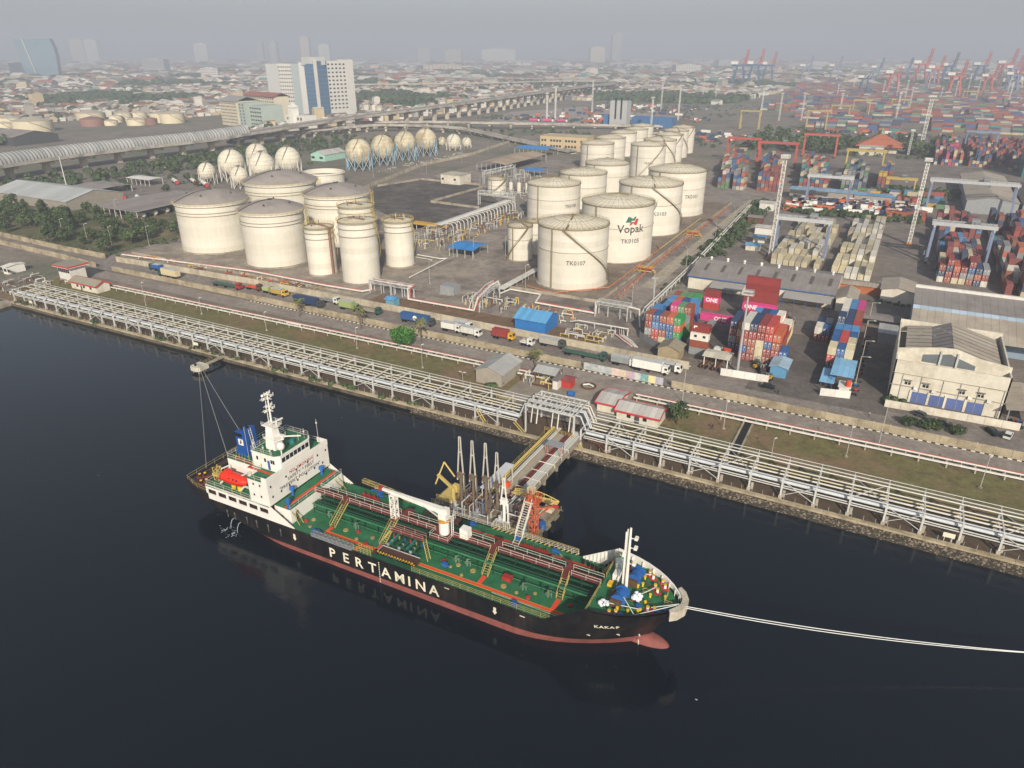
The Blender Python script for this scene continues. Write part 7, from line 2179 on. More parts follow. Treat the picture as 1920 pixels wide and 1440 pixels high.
for i in range(105):
    x, y = rr.uniform(-155, 35), rr.uniform(806, 930)
    if -62 < x < -5 and y < 862:
        continue
    tree(x, y, rr.uniform(1.0, 1.7), 'tree in the dark green belt behind the red yard cranes, %s of them' % nth(i), 'trees around the pavilion', False)
for i in range(26):
    x, y = (rr.uniform(-560, -395), rr.uniform(640, 700)) if i % 2 else (rr.uniform(-600, -350), rr.uniform(790, 860))
    tree(x, y, rr.uniform(.6, 1.2), 'tree behind the stained gas spheres, %s of the scattered ones' % nth(i), 'trees behind the spheres', False)
for i in range(12):
    x, y = rr.uniform(-560, -440), rr.uniform(330, 420)
    tree(x, y, rr.uniform(.5, .9), 'tree at the edge of the tanker yard, %s of the scattered ones' % nth(i), 'trees in the tanker yard', False)
ts = MB()
def tuft(mb, x, y, r, h, q_):
    for l in range(26):
        n = Vector((q_.gauss(0, 1), q_.gauss(0, 1), abs(q_.gauss(.3, .8)))).normalized()
        p = Vector((x + n.x * r, y + n.y * r, G + h * .35 + n.z * h * .6))
        s1 = n.orthogonal().normalized()
        s2 = n.cross(s1)
        k = r * .42
        mb.add([tuple(p - s1 * k), tuple(p + s2 * k), tuple(p + s1 * k), tuple(p - s2 * k)], [(0, 1, 2, 3)], False, q_.randrange(2))
for x, y, d_ in TREESPOTS:
    k = 1 if d_ < 1500 else 1.9 if d_ < 2600 else 3.6
    tuft(ts, x + rr.uniform(-3, 3), y, rr.uniform(4, 7) * k, rr.uniform(8, 13) * (1 if d_ < 2600 else 1.3), rr)
for i in range(1100):                                        # scrub along the rail corridor and port edges
    x, y = rr.choice(((rr.uniform(-560, -160), rr.uniform(800, 880)), (rr.uniform(-170, 40), rr.uniform(800, 905)), (rr.uniform(-575, -480), rr.uniform(330, 700)), (rr.uniform(-760, -690), rr.uniform(350, 700)), (rr.uniform(-560, -250), rr.uniform(1200, 1500)), (rr.uniform(-600, -350), rr.uniform(1000, 1060)), (rr.uniform(-66, 14), rr.uniform(486, 500)), (rr.uniform(-20, 60), rr.uniform(575, 620)), (rr.uniform(-85, -72), rr.uniform(330, 520))))
    tuft(ts, x, y, rr.uniform(1.2, 2.6), rr.uniform(2, 4), rr)
for i in range(360):
    x, y = (rr.uniform(-604, -548), rr.uniform(290, 640)) if i % 2 else (rr.uniform(-160, 40), rr.uniform(815, 935))
    if not (-66 < x < 0 and y < 872):
        tuft(ts, x, y, rr.uniform(2, 4), rr.uniform(4, 8), rr)
tag(ts.build('distant_trees', leafm), 'dark green tree belts and scrub scattered through the far city and port', 'trees', kind='stuff')


# ------------------------------------------------------------------ walls, fences and kerbs
def panel_wall(name, label, pts, h, th, plen, mat, post=None, planks=0, skip=(), group=None):
    """wall of separate panels between posts along a polyline"""
    t = thing(name, label, 'wall' if name.endswith('wall') else 'fence', (0, 0, 0), 0, group)
    if planks:
        mb = MB()
        for i in range(planks):
            mb.box(.12, plen - .12, -th / 2, th / 2, h * i / planks + .02, h * (i + 1) / planks - .03)
        me = mb.mesh('panel', mat)
    else:
        me = MB().box(.03, plen - .03, -th / 2, th / 2, 0, h).mesh('panel', mat)
    pme = MB().box(-.14, .14, -.14, .14, 0, h + .1).mesh('post', post) if post else None
    q_ = random.Random(int(pts[0][0]))
    k = 0
    for (xa, ya), (xb, yb) in zip(pts, pts[1:]):
        L = math.hypot(xb - xa, yb - ya)
        n = max(1, round(L / plen))
        a = math.atan2(yb - ya, xb - xa)
        for i in range(n):
            p = (xa + (xb - xa) * i / n, ya + (yb - ya) * i / n, G)
            if k not in skip:
                ob('panel', me, t, (p[0], p[1], G - q_.random() * .06), a + q_.uniform(-.006, .006), (L / n / plen, 1, 1))
            if pme:
                ob('post', pme, t, p, a)
            k += 1
    return t
fencem = mk('fence_concrete', 'ada189', .9, .18, .6, col2='8d8169', sc2=.2, streak=.2)
wallm = mk('farm_wall', 'b9b09b', .9, .14, .4, col2='9d9380', sc2=.15, streak=.3)
panel_wall('road_fence', 'weathered concrete slat fence between the two roads', [(-318, 197.4), (-80, 196.4)], 2.3, .12, 4.0, fencem, fencem, 5)
panel_wall('road_fence', 'concrete slat fence between the roads right of the crossing', [(-50, 196.2), (62, 195.6)], 2.3, .12, 4.0, fencem, fencem, 5)
mural = thing('painted_fence', 'row of painted sheet panels along the road near the parked white truck', 'fence', (0, 0, 0))
for i, c in enumerate(('a9b2b8', 'a9b2b8', 'b5bcc0', 'a9b2b8', 'd3b6b4', 'dcc6a6', 'c9a9bd', '9fb6cc', '76b0a8', 'd8cf9a', 'b8b6c9')):
    MB().box(0, 2.35, -.06, .06, 0, 2.4).build('panel', mk('mural_%d' % (i if i > 3 else 0), c, .8, .25, 1.2, col2='c7c2b4', sc2=.5), mural, (-79 + i * 2.4, 196.3, G), 0)
panel_wall('terminal_wall', 'long pale concrete wall between the truck road and the tank farm', [(-331, 208.6), (-300, 210.6), (-240, 213), (-150, 213), (-49, 212)], 2.6, .25, 6.0, wallm, None)
panel_wall('stone_wall', 'old stained block wall at the left, nearer the water', [(-480, 205), (-414, 201.5), (-364, 199.5), (-330, 197.2)], 2.6, .4, 5.0, mk('old_block_wall', 'a89c84', .9, .25, .5, col2='7d725e', sc2=.2))
panel_wall('stone_wall', 'old stained block wall at the left below the trees', [(-490, 214), (-433, 212), (-375, 209.6), (-341, 209.6)], 2.6, .4, 5.0, mk('old_block_wall', 'a89c84'))
panel_wall('yard_wall', 'short white wall section at the container yard entrance', [(-39, 212.4), (-24.5, 213.6)], 2.4, .25, 3.6, white)
panel_wall('yard_wall', 'low white wall in front of the light blue shelter', [(-9.4, 211.6), (-1.2, 213.4)], 2.4, .25, 4.0, white)
panel_wall('yard_wall', 'low cream wall in front of the blue shutters', [(8.0, 212.6), (41, 213.6)], 2.2, .25, 4.0, wallc)
panel_wall('sheet_fence', 'grey corrugated fence slanting beside the corner container stack', [(-72.8, 236), (-72.2, 231), (-54.8, 218.0)], 2.6, .1, 2.4, mk('grey_corrugated', '7e8283', .6, .15, .6))
panel_wall('bund_wall', 'low concrete bund wall around the dark empty basin', [(-352, 440), (-341, 482), (-286, 482)], 1.6, .4, 6, concrete)
panel_wall('bund_wall', 'low concrete bund wall of the small basin beside the pipe bridge', [(-241, 404), (-281, 407), (-279, 478)], 1.6, .4, 6, concrete)
panel_wall('perimeter_wall', 'long cream wall running inland beside the gas spheres', [(-337.0, 380.8), (-358.3, 442.8), (-384.2, 544.2), (-383.8, 631.5), (-406.2, 764.0)], 2.6, .4, 8, wallm)
panel_wall('bund_wall', 'low bund wall along the left domed tanks', [(-338, 222), (-196, 222)], 1.1, .4, 6, concrete)
panel_wall('bund_wall', 'low bund wall along the lettered tanks by the service road', [(-99.5, 262), (-99.5, 500)], 1.3, .4, 6, concrete)
panel_wall('bund_wall', 'low bund wall in front of the nearest lettered tank', [(-150, 261), (-99.5, 261)], 1.3, .4, 6, concrete)
kb = thing('road_kerb', 'black and white painted kerb stones along the inner road', 'kerb', (0, 0, 0))
kw, kk = MB().box(0, 1.0, -.2, .2, 0, .16).mesh('kerb_stone', mk('kerb_white', 'd8d2c0', .9, .15, 1.)), MB().box(0, 1.0, -.2, .2, 0, .16).mesh('kerb_stone', mk('kerb_black', '3a3836', .9, .15, 1.))
for i in range(290):
    x = -228 + i * 1.0
    ob('kerb_stone', kw if i % 2 else kk, kb, (x, 195.55 - (x + 228) * .002, G))
# crossing between the two pipe tracks
sheet('jetty_apron', rect(-93, -58, 160, 188), G + .006, mk('apron_concrete', '968d80', .9, .18, .3, col2='80776c', sc2=.08, rnd=0))
sheet('rack_mud', rect(-312, 100, QV + .8, 160.5), G + .006, mk('rack_mud', '5c4d3f', .95, .25, .4, col2='4a4134', sc2=.1, rnd=0))
ch = thing('drain_channel', 'narrow dark drainage channel with concrete sides crossing the grass', 'drain', (0, 0, 0))
for x in (-25.6, -23.2):
    MB().box(x - .25, x + .25, 160, 184, G, G + .3).build('side_wall', concrete, ch)
MB().box(-25.3, -23.5, 160, 184, G, G + .02).build('channel_bed', mk('channel_black', '22221f', .6, .1, 1.), ch)

# ------------------------------------------------------------------ lorries and cars
wheel_me = MB().cyl((0, -.16, 0), (0, .16, 0), .52, n=14).mesh('wheel', black)
def wheels(t, xs, w=1.15):
    for x in xs:
        for y in (-w, w):
            ob('wheel', wheel_me, t, (x, y, .52))
def truck(x, y, kind, cabm, boxm, label, L=7.0, h=2.7, rz=0, txt=None):
    t = thing('lorry', label, 'truck', (x, y, G), rz, 'lorries queuing on the outer road')
    c = MB().add([(0, -1.15, .7), (2.1, -1.15, .7), (2.1, 1.15, .7), (0, 1.15, .7), (0, -1.1, 2.9), (1.7, -1.1, 2.9), (1.7, 1.1, 2.9), (0, 1.1, 2.9), (2.15, -1.15, 1.7), (2.15, 1.15, 1.7)], [(4, 5, 6, 7), (0, 1, 8, 5, 4), (3, 7, 6, 9, 2), (1, 2, 9, 8), (8, 9, 6, 5), (0, 4, 7, 3)]).build('cab', cabm, t)
    MB().add([(2.13, -1.0, 1.85), (2.13, 1.0, 1.85), (1.8, .95, 2.75), (1.8, -.95, 2.75)], [(0, 1, 2, 3)]).box(.8, 1.7, -1.17, -1.1, 1.8, 2.5).box(.8, 1.7, 1.1, 1.17, 1.8, 2.5).build('windscreen', glass, c)
    MB().box(-L - .4, 2.0, -.5, .5, .6, .95).box(-L - .4, -.3, -1.1, 1.1, .95, 1.05).build('chassis', dsteel, t)
    if kind == 'box':
        o = MB().box(-L - .3, -.25, -1.22, 1.22, 1.05, 1.05 + h).build('cargo_box', boxm, t)
        MB().box(-L - .35, -.2, -1.26, 1.26, 1.05 + h, 1.1 + h).build('roof_edge', steel, o)
    elif kind == 'container':
        body, doors = cont_mesh(S40 if L > 8 else S20, boxm)
        o = ob('container', body, t, (-.3, 0, 1.06), pi / 2)
        if txt:
            MB().lathe(0, 0, [(.95, 0), (.01, .01)], 20).build('emblem', mk('letter_bright', 'e8e4da'), o).rotation_euler = (0, pi / 2, 0)
            KIDS[o.name][-1].location = (-CW / 2 - .04, L * .45, 1.3)
    elif kind == 'flat':
        MB().box(-L - .3, -.3, -1.2, 1.2, 1.05, 1.3).build('flatbed', boxm, t)
        for i in range(5):
            MB().bar((-L + i * L / 4.6, -1.2, 1.3), (-L + i * L / 4.6, -1.2, 2.1), .12).bar((-L + i * L / 4.6, 1.2, 1.3), (-L + i * L / 4.6, 1.2, 2.1), .12).build('stanchion', boxm, t)
    elif kind == 'tanker':
        MB().cyl((-L, 0, 2.1), (-.4, 0, 2.1), 1.15, n=16).build('tank', boxm, t)
    wheels(t, [1.0, -L + .8, -L + 2.1] + ([-L * .45] if L > 8 else []))
    return t
tw = mk('truck_white', 'd9d7d0', .4, .08, 1.)
truck(-196.5, 202.6, 'container', dsteel, 'n', 'navy container lorry beside the first palm, on the outer road', 12.2)
truck(-145.5, 206.2, 'container', dsteel, 'b', 'bright blue container trailer with a white round emblem behind the palms', 12.2, txt=True)
truck(-181.5, 206.4, 'box', mk('lime_cab', '7c8f5a', .5, .1, 1.), mk('lime_box', '97a36c', .6, .12, 1.), 'light green covered lorry left of the tarpaulin trailer', 6.5)
truck(-171, 207.0, 'flat', mk('dark_green_cab', '38584f', .5, .1, 1.), mk('tan_canvas', '9d9684', .8, .15, 1.), 'dark green lorry with a tan flatbed left of the bright blue trailer', 6.5)
truck(-194, 209.4, 'flat', tw, greyp, 'white cabbed empty lorry close to the terminal wall', 6)
truck(-219.5, 206.6, 'box', mk('yellow_cab', 'c9a640', .5, .1, 1.), mk('mustard_box', 'a89148', .7, .15, 1.), 'mustard yellow lorry left of the navy container', 5.6, 2.0)
truck(-227.5, 207.4, 'box', mk('lime_cab', '7c8f5a'), mk('lime_box', '97a36c'), 'small green lorry behind the mustard one', 3.4, 1.4)
truck(-235, 207.6, 'flat', rust, orange, 'orange lorry at the left end of the queue', 6)
truck(-244, 204.6, 'flat', redp, mk('trailer_green', '3c6150', .6, .15, 1.), 'long dark green flatbed trailer with a red cab', 14)
truck(-290, 203.2, 'box', mk('dark_green_cab', '38584f'), mk('cream_canvas', 'cfc09a', .7, .12, 1.), 'cream box trailer at the far left of the outer road', 10, 2.9, rz=pi)
truck(-303, 208.2, 'box', mk('dark_green_cab', '38584f'), bluep, 'small blue lorry beside the cream trailer', 4.5, 1.8, rz=pi)
truck(-133.2, 205.4, 'box', tw, white, 'white box lorry right of the big palm, first of the white pair', 5.6, 2.2)
truck(-124.6, 204.8, 'box', tw, white, 'white box lorry right of the big palm, second of the white pair', 5.4, 2.2)
truck(-131, 209.2, 'box', tw, greyp, 'grey topped lorry against the terminal wall behind the white pair', 5, 1.9)
truck(-112.4, 207.4, 'container', yellow, 'r', 'maroon container lorry with a yellow cab', 6.1)
truck(-104, 206.0, 'flat', tw, white, 'short white lorry right of the maroon container', 2.6)
truck(-93.5, 209.2, 'box', dsteel, mk('pale_grey_box', 'a9a79c', .7, .15, 1.), 'pale grey covered lorry by the terminal wall near the blue shed', 7, 1.8)
truck(-76.8, 205.6, 'flat', mk('dark_green_cab', '38584f'), mk('trailer_green', '3c6150'), 'long green flatbed trailer ahead of the grey lorry', 13)
truck(-66.5, 205.4, 'box', tw, greyp, 'grey box lorry with a white cab beside the painted fence', 6, 2.0)
truck(-55.4, 204.6, 'box', tw, white, 'large white box lorry at the right end of the queue', 9.5, 2.7)
truck(-52.2, 207.4, 'box', tw, dsteel, 'white cabbed lorry half hidden behind the large white one', 6, 1.9)
def car(x, y, m_, rz, label):
    t = thing('parked_car', label, 'car', (x, y, G), rz, 'cars near the white building')
    b_ = MB().add([(-2.1, -.85, .35), (2.1, -.85, .35), (2.1, .85, .35), (-2.1, .85, .35), (-2.15, -.85, .95), (2.15, -.8, .85), (2.15, .8, .85), (-2.15, .85, .95)], [(4, 5, 6, 7), (0, 1, 5, 4), (1, 2, 6, 5), (2, 3, 7, 6), (3, 0, 4, 7)])
    b_.add([(-1.5, -.7, 1.5), (.5, -.7, 1.5), (.5, .7, 1.5), (-1.5, .7, 1.5), (-1.45, -.7, 1.46), (.45, -.7, 1.46)], [(0, 1, 2, 3)])
    b_ = b_.build('body', m_, t)
    MB().add([(-2.0, -.8, .94), (1.2, -.78, .9), (1.2, .78, .9), (-2.0, .8, .94), (-1.5, -.7, 1.49), (.5, -.7, 1.49), (.5, .7, 1.49), (-1.5, .7, 1.49)], [(0, 1, 5, 4), (1, 2, 6, 5), (2, 3, 7, 6), (3, 0, 4, 7)]).build('window', glass, b_)
    for x_ in (-1.35, 1.35):
        for y_ in (-.8, .8):
            MB().cyl((x_, y_ - .1, .33), (x_, y_ + .1, .33), .33, n=12).build('wheel', black, t)
cb_ = mk('car_black', '1d1f22', .25, .1, 1., spec=.6)
car(-24.0, 209.6, cb_, .05, 'black car driving past the white yard wall')
car(22.8, 208.0, cb_, -.15, 'black car parked beside the round bushes')
car(34.4, 208.2, cb_, -1.0, 'black car parked left of the white car')
car(38.0, 208.0, tw, 1.3, 'white car parked at the right edge in front of the cream wall')
car(17.6, 210.2, mk('car_grey', '4b4e52', .3, .1, 1.), -.5, 'dark grey car half hidden behind the round bushes')
mm = [black, redp, bluep, dsteel]
def bike(x, y, rz, label, k):
    t = thing('motorcycle', label, 'motorcycle', (x, y, G), rz, 'motorcycles parked along the alley')
    for x_ in (-.62, .62):
        MB().cyl((x_, -.06, .3), (x_, .06, .3), .3, n=10).build('wheel', black, t)
    MB().bar((-.6, 0, .6), (.5, 0, .6), .26, .3).bar((.62, 0, .3), (.42, 0, 1.0), .1).bar((.42, -.3, 1.0), (.42, .3, 1.0), .06).box(-.6, .1, -.14, .14, .72, .82).build('frame', mm[k % 4], t)
for i in range(16):
    bike(-.4 + (i % 2) * .4, 216 + i * 3.6, .2 * (i % 3), nth(i) + ' motorcycle from the front in the line along the right container stack', i)
for i in range(8):
    bike(39.2 + (i % 4) * 1.0, 215.5 + (i // 4) * 3.2, .9, nth(i) + ' motorcycle under the lean-to right of the white building', i)
# rusty trailer frames in the yard entrance
for i, (x, y, a) in enumerate(((-45.4, 214, 1.45), (-41.4, 213.6, 1.52))):
    t = thing('trailer_frame', ('left' if i == 0 else 'right') + ' rusty bare trailer frame lying in the yard entrance', 'trailer', (x, y, G), a, 'bare trailer frames')
    MB().ladder((0, 0, 1.0), (13, 0, 1.0), 1.2, 'y', .22, 1.6).build('frame', mk('trailer_rust', '7d5237', .85, .25, 1.), t)
    wheels(t, [1.0, 2.3], 1.0)
    c = MB().box(13.2, 15.4, -1.15, 1.15, .6, 2.9).build('tractor_cab', tw if i == 0 else orange, t)
    MB().box(15.38, 15.44, -1, 1, 1.7, 2.6).build('windscreen', glass, c)
rr = random.Random(9)
for i in range(12):
    x, y = rr.choice(((rr.uniform(-32, -22), rr.uniform(215, 226)), (rr.uniform(-30, -14), rr.uniform(268, 290))))
    t = thing('forklift', nth(i) + ' piece of dark yard machinery parked near the stacks', 'machinery', (x, y, G), rr.uniform(0, 6), 'parked yard machinery')
    MB().box(-1.3, 1.1, -.8, .8, .4, 1.3).build('body', [dsteel, redp, black, yellow][i % 4], t)
    MB().box(-.8, .4, -.7, .7, 2.1, 2.2).bar((-.8, -.7, 1.3), (-.8, -.7, 2.1), .1).bar((-.8, .7, 1.3), (-.8, .7, 2.1), .1).bar((.4, -.7, 1.3), (.4, -.7, 2.1), .1).bar((.4, .7, 1.3), (.4, .7, 2.1), .1).build('overhead_guard', dsteel, t)
    MB().bar((1.2, -.4, .2), (1.2, -.4, 2.8), .14).bar((1.2, .4, .2), (1.2, .4, 2.8), .14).bar((1.2, -.4, 2.8), (1.2, .4, 2.8), .12).build('mast', greyp, t)
    wheels(t, [-.8, .8], .8)
# gas tanker lorries in the depot
for i, p in enumerate(((-475.7, 315.3), (-458.9, 315.4), (-572.2, 421.5), (-485.4, 382.9), (-468.2, 378.4), (-498.2, 376.1))):
    t = thing('gas_tanker', nth(i) + ' white gas tanker lorry from the left in the depot yard', 'truck', (p[0], p[1], G), rad(-28 + 60 * (i == 2)), 'gas tanker lorries')
    MB().cyl((-8, 0, 2.4), (3, 0, 2.4), 1.35, n=16).sphere((-8, 0, 2.4), 1.35, 14, 8).sphere((3, 0, 2.4), 1.35, 14, 8).build('tank', tw, t)
    MB().box(4.6, 7, -1.2, 1.2, .6, 3.1).build('cab', redp, t)
    MB().box(-8, 6, -.9, .9, .7, 1.1).build('chassis', dsteel, t)
    wheels(t, [-6.5, -5, 3.4, 5.8], 1.1)
for i in range(6):
    p = (-407.5, 281 + i * 8.5)
    t = thing('gas_bullet', nth(i) + ' round white tank end under the loading shed', 'tank', (p[0], p[1], G), 0, 'tanks under the loading shed')
    MB().cyl((-9, 0, 2.2), (0, 0, 2.2), 1.5, n=16).sphere((0, 0, 2.2), 1.5, 14, 8, sx=.5).build('shell', tw, t)
    MB().box(-7, -6, -1, 1, 0, 1.2).box(-2, -1, -1, 1, 0, 1.2).build('saddle', concrete, t)

# ------------------------------------------------------------------ lamp posts and poles
lampm = mk('lamp_grey', 'b3b0a6', .6, .12, 1.)
def lamp(x, y, h, label, arm=1.4, rz=0, two=False, r=.1, group='lamp posts'):
    t = thing('lamp_post', label, 'lamp post', (x, y, G), rz, group)
    MB().cyl((0, 0, 0), (0, 0, h), r, r * .7, 7).build('post', lampm, t)
    for s_ in ((-1, 1) if two else (1,)):
        a = MB().bar((0, 0, h - .1), (s_ * arm, 0, h + .15), r * .9).build('arm', lampm, t)
        MB().box(s_ * arm - .4, s_ * arm + .4, -.16, .16, h + .1, h + .24).build('lantern', white, t)
    MB().box(-.35, .35, -.35, .35, 0, .35).build('footing', concrete, t)
LG = 'lamp posts on the grass strip'
for x, y, h, lab in ((1.1, 176.8, 8.2, 'lamp post on the grass, in the middle of the right half'), (30.2, 176.2, 8.2, 'lamp post on the grass nearest the right edge'), (-29.7, 176.9, 8.0, 'lamp post on the grass left of the drain channel'), (-15.6, 168.0, 5.0, 'short lamp post close behind the pipe rack'),
                     (-154.8, 175.5, 7.5, 'lamp post on the grass below the second palm'), (-125.3, 172.3, 8.0, 'lamp post on the grass below the big round tree'), (-259.8, 171.5, 9.5, 'tall lamp post at the left end of the grass'), (-195.4, 173.5, 7.0, 'lamp post on the grass below the first palm'), (-231.3, 174.8, 6.5, 'lamp post on the grass in the left part')):
    lamp(x, y, h, lab, .5, 1.0, r=.09, group=LG)
lamp(-106, 166, 5, 'short twin-headed lamp by the open shed', .8, 0, True, group=LG)
for i, x in enumerate((-44, 8, 54)):
    lamp(x, 187.2, 11, nth(i) + ' thin street lamp from the left along the inner road on the right', 1.6, 1.2, r=.09, group='street lamps')
for i, (x, y) in enumerate(((-.6, 226), (-.4, 241), (-1.2, 262), (-1.0, 284))):
    lamp(x, y, 9, nth(i) + ' white lamp from the front along the alley by the right stack', 2.2, 0, r=.12, group='alley lamps')
for i, (x, y) in enumerate(((-86, 262), (-84.5, 285), (-83, 330), (-84, 390), (-85, 440))):
    lamp(x, y, 9, nth(i) + ' curved lamp from the front beside the long white pipes', 1.8, 2.2, r=.1, group='lamps beside the long pipes')
for i, p in enumerate(((-175.5, 250.5), (-190.8, 293.7), (-181.8, 298.5), (-168.7, 307.8), (-135.5, 264.9), (-384.2, 475.7), (-357.0, 512.9), (-365.1, 581.4), (-382.3, 660.8), (-384.7, 711.3), (-429.0, 277.7), (-379.9, 226.0), (-403.2, 227.3), (-363.1, 228.3), (-345.7, 237.7))):
    lamp(p[0], p[1], 10, nth(i) + ' slim lamp post among the tanks and pipes, listed from the front', 1.2, 1.0, r=.12, group='terminal lamp posts')
t = thing('flood_pole', 'thick grey floodlight pole in front of the middle container stack', 'pole', (-34.6, 216.4, G))
MB().cyl((0, 0, 0), (0, 0, 26), .45, .28, 12).build('post', mk('pole_grey', 'a9abac', .5, .1, 1.), t)
MB().box(-1.6, 1.6, -.9, .9, 26, 26.3).box(-1.4, 1.4, -.7, .7, 27, 27.3).rail([(-1.6, -.9, 26.3), (1.6, -.9, 26.3), (1.6, .9, 26.3), (-1.6, .9, 26.3)], 1.2, 2, 1).build('lamp_head', steel, t)
t = thing('white_pole', 'tall white pole leaning slightly in the grove at the left', 'pole', (-533, 312, G))
MB().cyl((0, 0, 0), (0, 0, 26), .4, .2, 10).build('post', white, t)
t = thing('flood_pole', 'grey floodlight pole between the corner stack and long pipes', 'pole', (-72.6, 246, G))
MB().cyl((0, 0, 0), (0, 0, 18), .3, .2, 10).build('post', mk('pole_grey', 'a9abac'), t)
MB().box(-1, 1, -.5, .5, 18, 18.4).build('lamp_head', steel, t)

# ------------------------------------------------------------------ palms, the round tree and bushes
palm_leaf = mk('palm_leaf', '5f6a3c', .8, .25, 1., col2='84764a', sc2=.5)
def palm(x, y, h, label, seed):
    q_ = random.Random(seed)
    t = thing('palm_tree', label, 'palm', (x, y, G), q_.uniform(0, 6), 'palms beside the inner road')
    MB().tube([(0, 0, 0), (.15, .05, h * .5), (.1, .25, h)], .2, 7).build('trunk', mk('palm_trunk', '6f6250', .9, .2, 2.), t)
    for i in range(20):
        a = 2 * pi * i / 20 + q_.uniform(-.15, .15)
        el = q_.uniform(-.2, 1.2)
        L = q_.uniform(2.2, 3.2)
        mb = MB()
        last = Vector((.1, .25, h))
        for j in range(1, 6):
            s_ = j / 5
            p = Vector((.1 + math.cos(a) * L * s_ * math.cos(el * (1 - s_ * .7)), .25 + math.sin(a) * L * s_ * math.cos(el * (1 - s_ * .7)), h + math.sin(el) * L * s_ - 1.9 * s_ * s_))
            sd = Vector((-math.sin(a), math.cos(a), 0))
            w_ = .42 * math.sin(pi * min(.92, s_ * .9 + .12))
            for s2 in (-1, 1):
                mb.add([tuple(last), tuple(p), tuple(p + sd * s2 * w_ * 1.3 - Vector((0, 0, w_ * .8))), tuple(last + sd * s2 * w_ * 1.3 - Vector((0, 0, w_ * .8)))], [(0, 1, 2, 3)])
            last = p
        mb.build('frond', palm_leaf, t)
for i, (p, h) in enumerate((((-195.4, 190.6), 6.5), ((-166.2, 191.6), 7.5), ((-136.8, 188.2), 9.5), ((-93.0, 189.6), 5.5))):
    palm(p[0], p[1], h, ['first palm from the left, in front of the navy container', 'second palm from the left, beside the tarpaulin trailer', 'tallest palm, right behind the round green tree', 'small palm standing by the open shed and crossing'][i], i + 3)
bt = thing('round_tree', 'dense round bright green tree beside the low pipes', 'tree', (-141.6, 184.5, G))
bigc = crown_mesh(91, 4.6, 7.4, 34, 95, .38)
for k_ in range(3):
    bigc.materials[k_] = [mk('round_leaf_dark', '2f5a28', .8, .3, .8), mk('round_leaf', '3f7030', .8, .3, .8), mk('round_leaf_light', '52843a', .8, .3, .8)][k_]
ob('crown', bigc, bt)
ob('trunk', trunk_mesh(91, 4.6, 7.4), bt)
gt_ = tree(-41.6, 173.6, .82, 'bushy dark green tree at the right end of the gatehouse', 'trees near the gatehouse')
bush_me = crown_mesh(95, 2.2, 2.6, 22, 60, .26)
for i, (x, y) in enumerate(((14.4, 203.4), (18.2, 203.4), (20.8, 203.8), (26.0, 203.2))):
    o = thing('round_bush', nth(i) + ' clipped round bush from the left behind the concrete fence', 'bush', (x, y, G - .3), i, 'clipped round bushes')
    ob('foliage', bush_me, o)
    ob('trunk', trunk_mesh(95, 2.2, 2.6), o)
mb = MB()
rr = random.Random(31)
for i in range(260):
    x, y = rr.choice(((rr.uniform(-83, -73), rr.uniform(290, 520)), (rr.uniform(-350, -338), rr.uniform(214, 290)), (rr.uniform(-420, -345), rr.uniform(213, 219)), (rr.uniform(-100, -96), rr.uniform(166, 186)), (rr.uniform(-312, -110), rr.uniform(147.9, 149)), (rr.uniform(-20, 12), rr.uniform(313, 324)), (rr.uniform(8, 13), rr.uniform(214, 219))))
    tuft(mb, x, y, rr.uniform(.3, 1.3), rr.uniform(.5, 1.8), rr)
tag(mb.build('scrub', leafm), 'scattered weeds and scrub along walls and pipes', 'scrub', kind='stuff')

# ------------------------------------------------------------------ pipework of the terminal
pr = mk('pipe_red', 'b5463e')
po = mk('pipe_orange', 'c0764a', .6, .2, .7)
def pipeline(label, runs, name='pipeline'):
    t = thing(name, label, 'pipeline', (0, 0, 0))
    for pts, r, m_ in runs:
        MB().tube(pts, r, 8).build('pipe', m_, t)
        for (x0, y0, z0), (x1, y1, z1) in zip(pts, pts[1:]):
            if abs(z0 - z1) < .2 and z0 - G < 7:
                L = math.hypot(x1 - x0, y1 - y0)
                k = int(L / 7)
                for i in range(1, k + 1):
                    q_ = i / (k + 1)
                    x, y, z = x0 + (x1 - x0) * q_, y0 + (y1 - y0) * q_, z0
                    MB().box(x - .15, x + .15, y - .15, y + .15, G, z).build('pipe_support', concrete if z - G < 1.5 else steel, t)
    return t
g = lambda pts, dz=0, dx=0, dy=0: [(x + dx, y + dy, G + z + dz) for x, y, z in pts]
runA = [(-338, 216.5, .9), (-258, 225.5, .9), (-212, 224.5, .9), (-193, 225.5, .9), (-191, 229, .9), (-191, 229, 5.2), (-169.6, 229.5, 5.2), (-169.6, 226.2, 5.2), (-169.6, 226.2, .9), (-138.5, 226.6, .9), (-136.6, 226.6, 6.2), (-140.6, 244, 6.2), (-140.6, 250, 6.2), (-140, 250, .9), (-139, 257.6, .9), (-124.5, 257.4, .9), (-121.6, 246.8, .9), (-95.2, 246.0, .9), (-95.2, 246.8, 5.4), (-80.5, 246.5, 5.4), (-78.6, 249, 4.2), (-76.6, 243.6, 2.2)]
pipeline('long white and red pipeline with high loops running inside the terminal wall', [(g(runA), .38, whitep), (g(runA[:5], -.1, 0, 1.3), .3, pr), (g(runA[5:11], 0, .4, 1.2), .26, pr), (g(runA[10:13], .1, -1.4, .6), .22, pr), (g(runA[9:14], -.1, -2.4, 0), .2, whitep), (g(runA[16:18], -.2, 0, 1.4), .22, pr), (g(runA[16:18], -.2, 0, 2.2), .18, pr)])
st = thing('pipe_portal', 'grey steel portal carrying pipes high over the entry road by the tallest narrow tank', 'pipe bridge', (0, 0, 0))
for x in (-191, -180, -170.4):
    for y in (228.2, 231.4):
        MB().box(x - .18, x + .18, y - .18, y + .18, G, G + 5.6).build('post', steel, st)
MB().truss((-191, 229.8, G + 4.9), (-170, 229.8, G + 4.9), 1.2, 3.2, 8, .16).build('girder', steel, st)
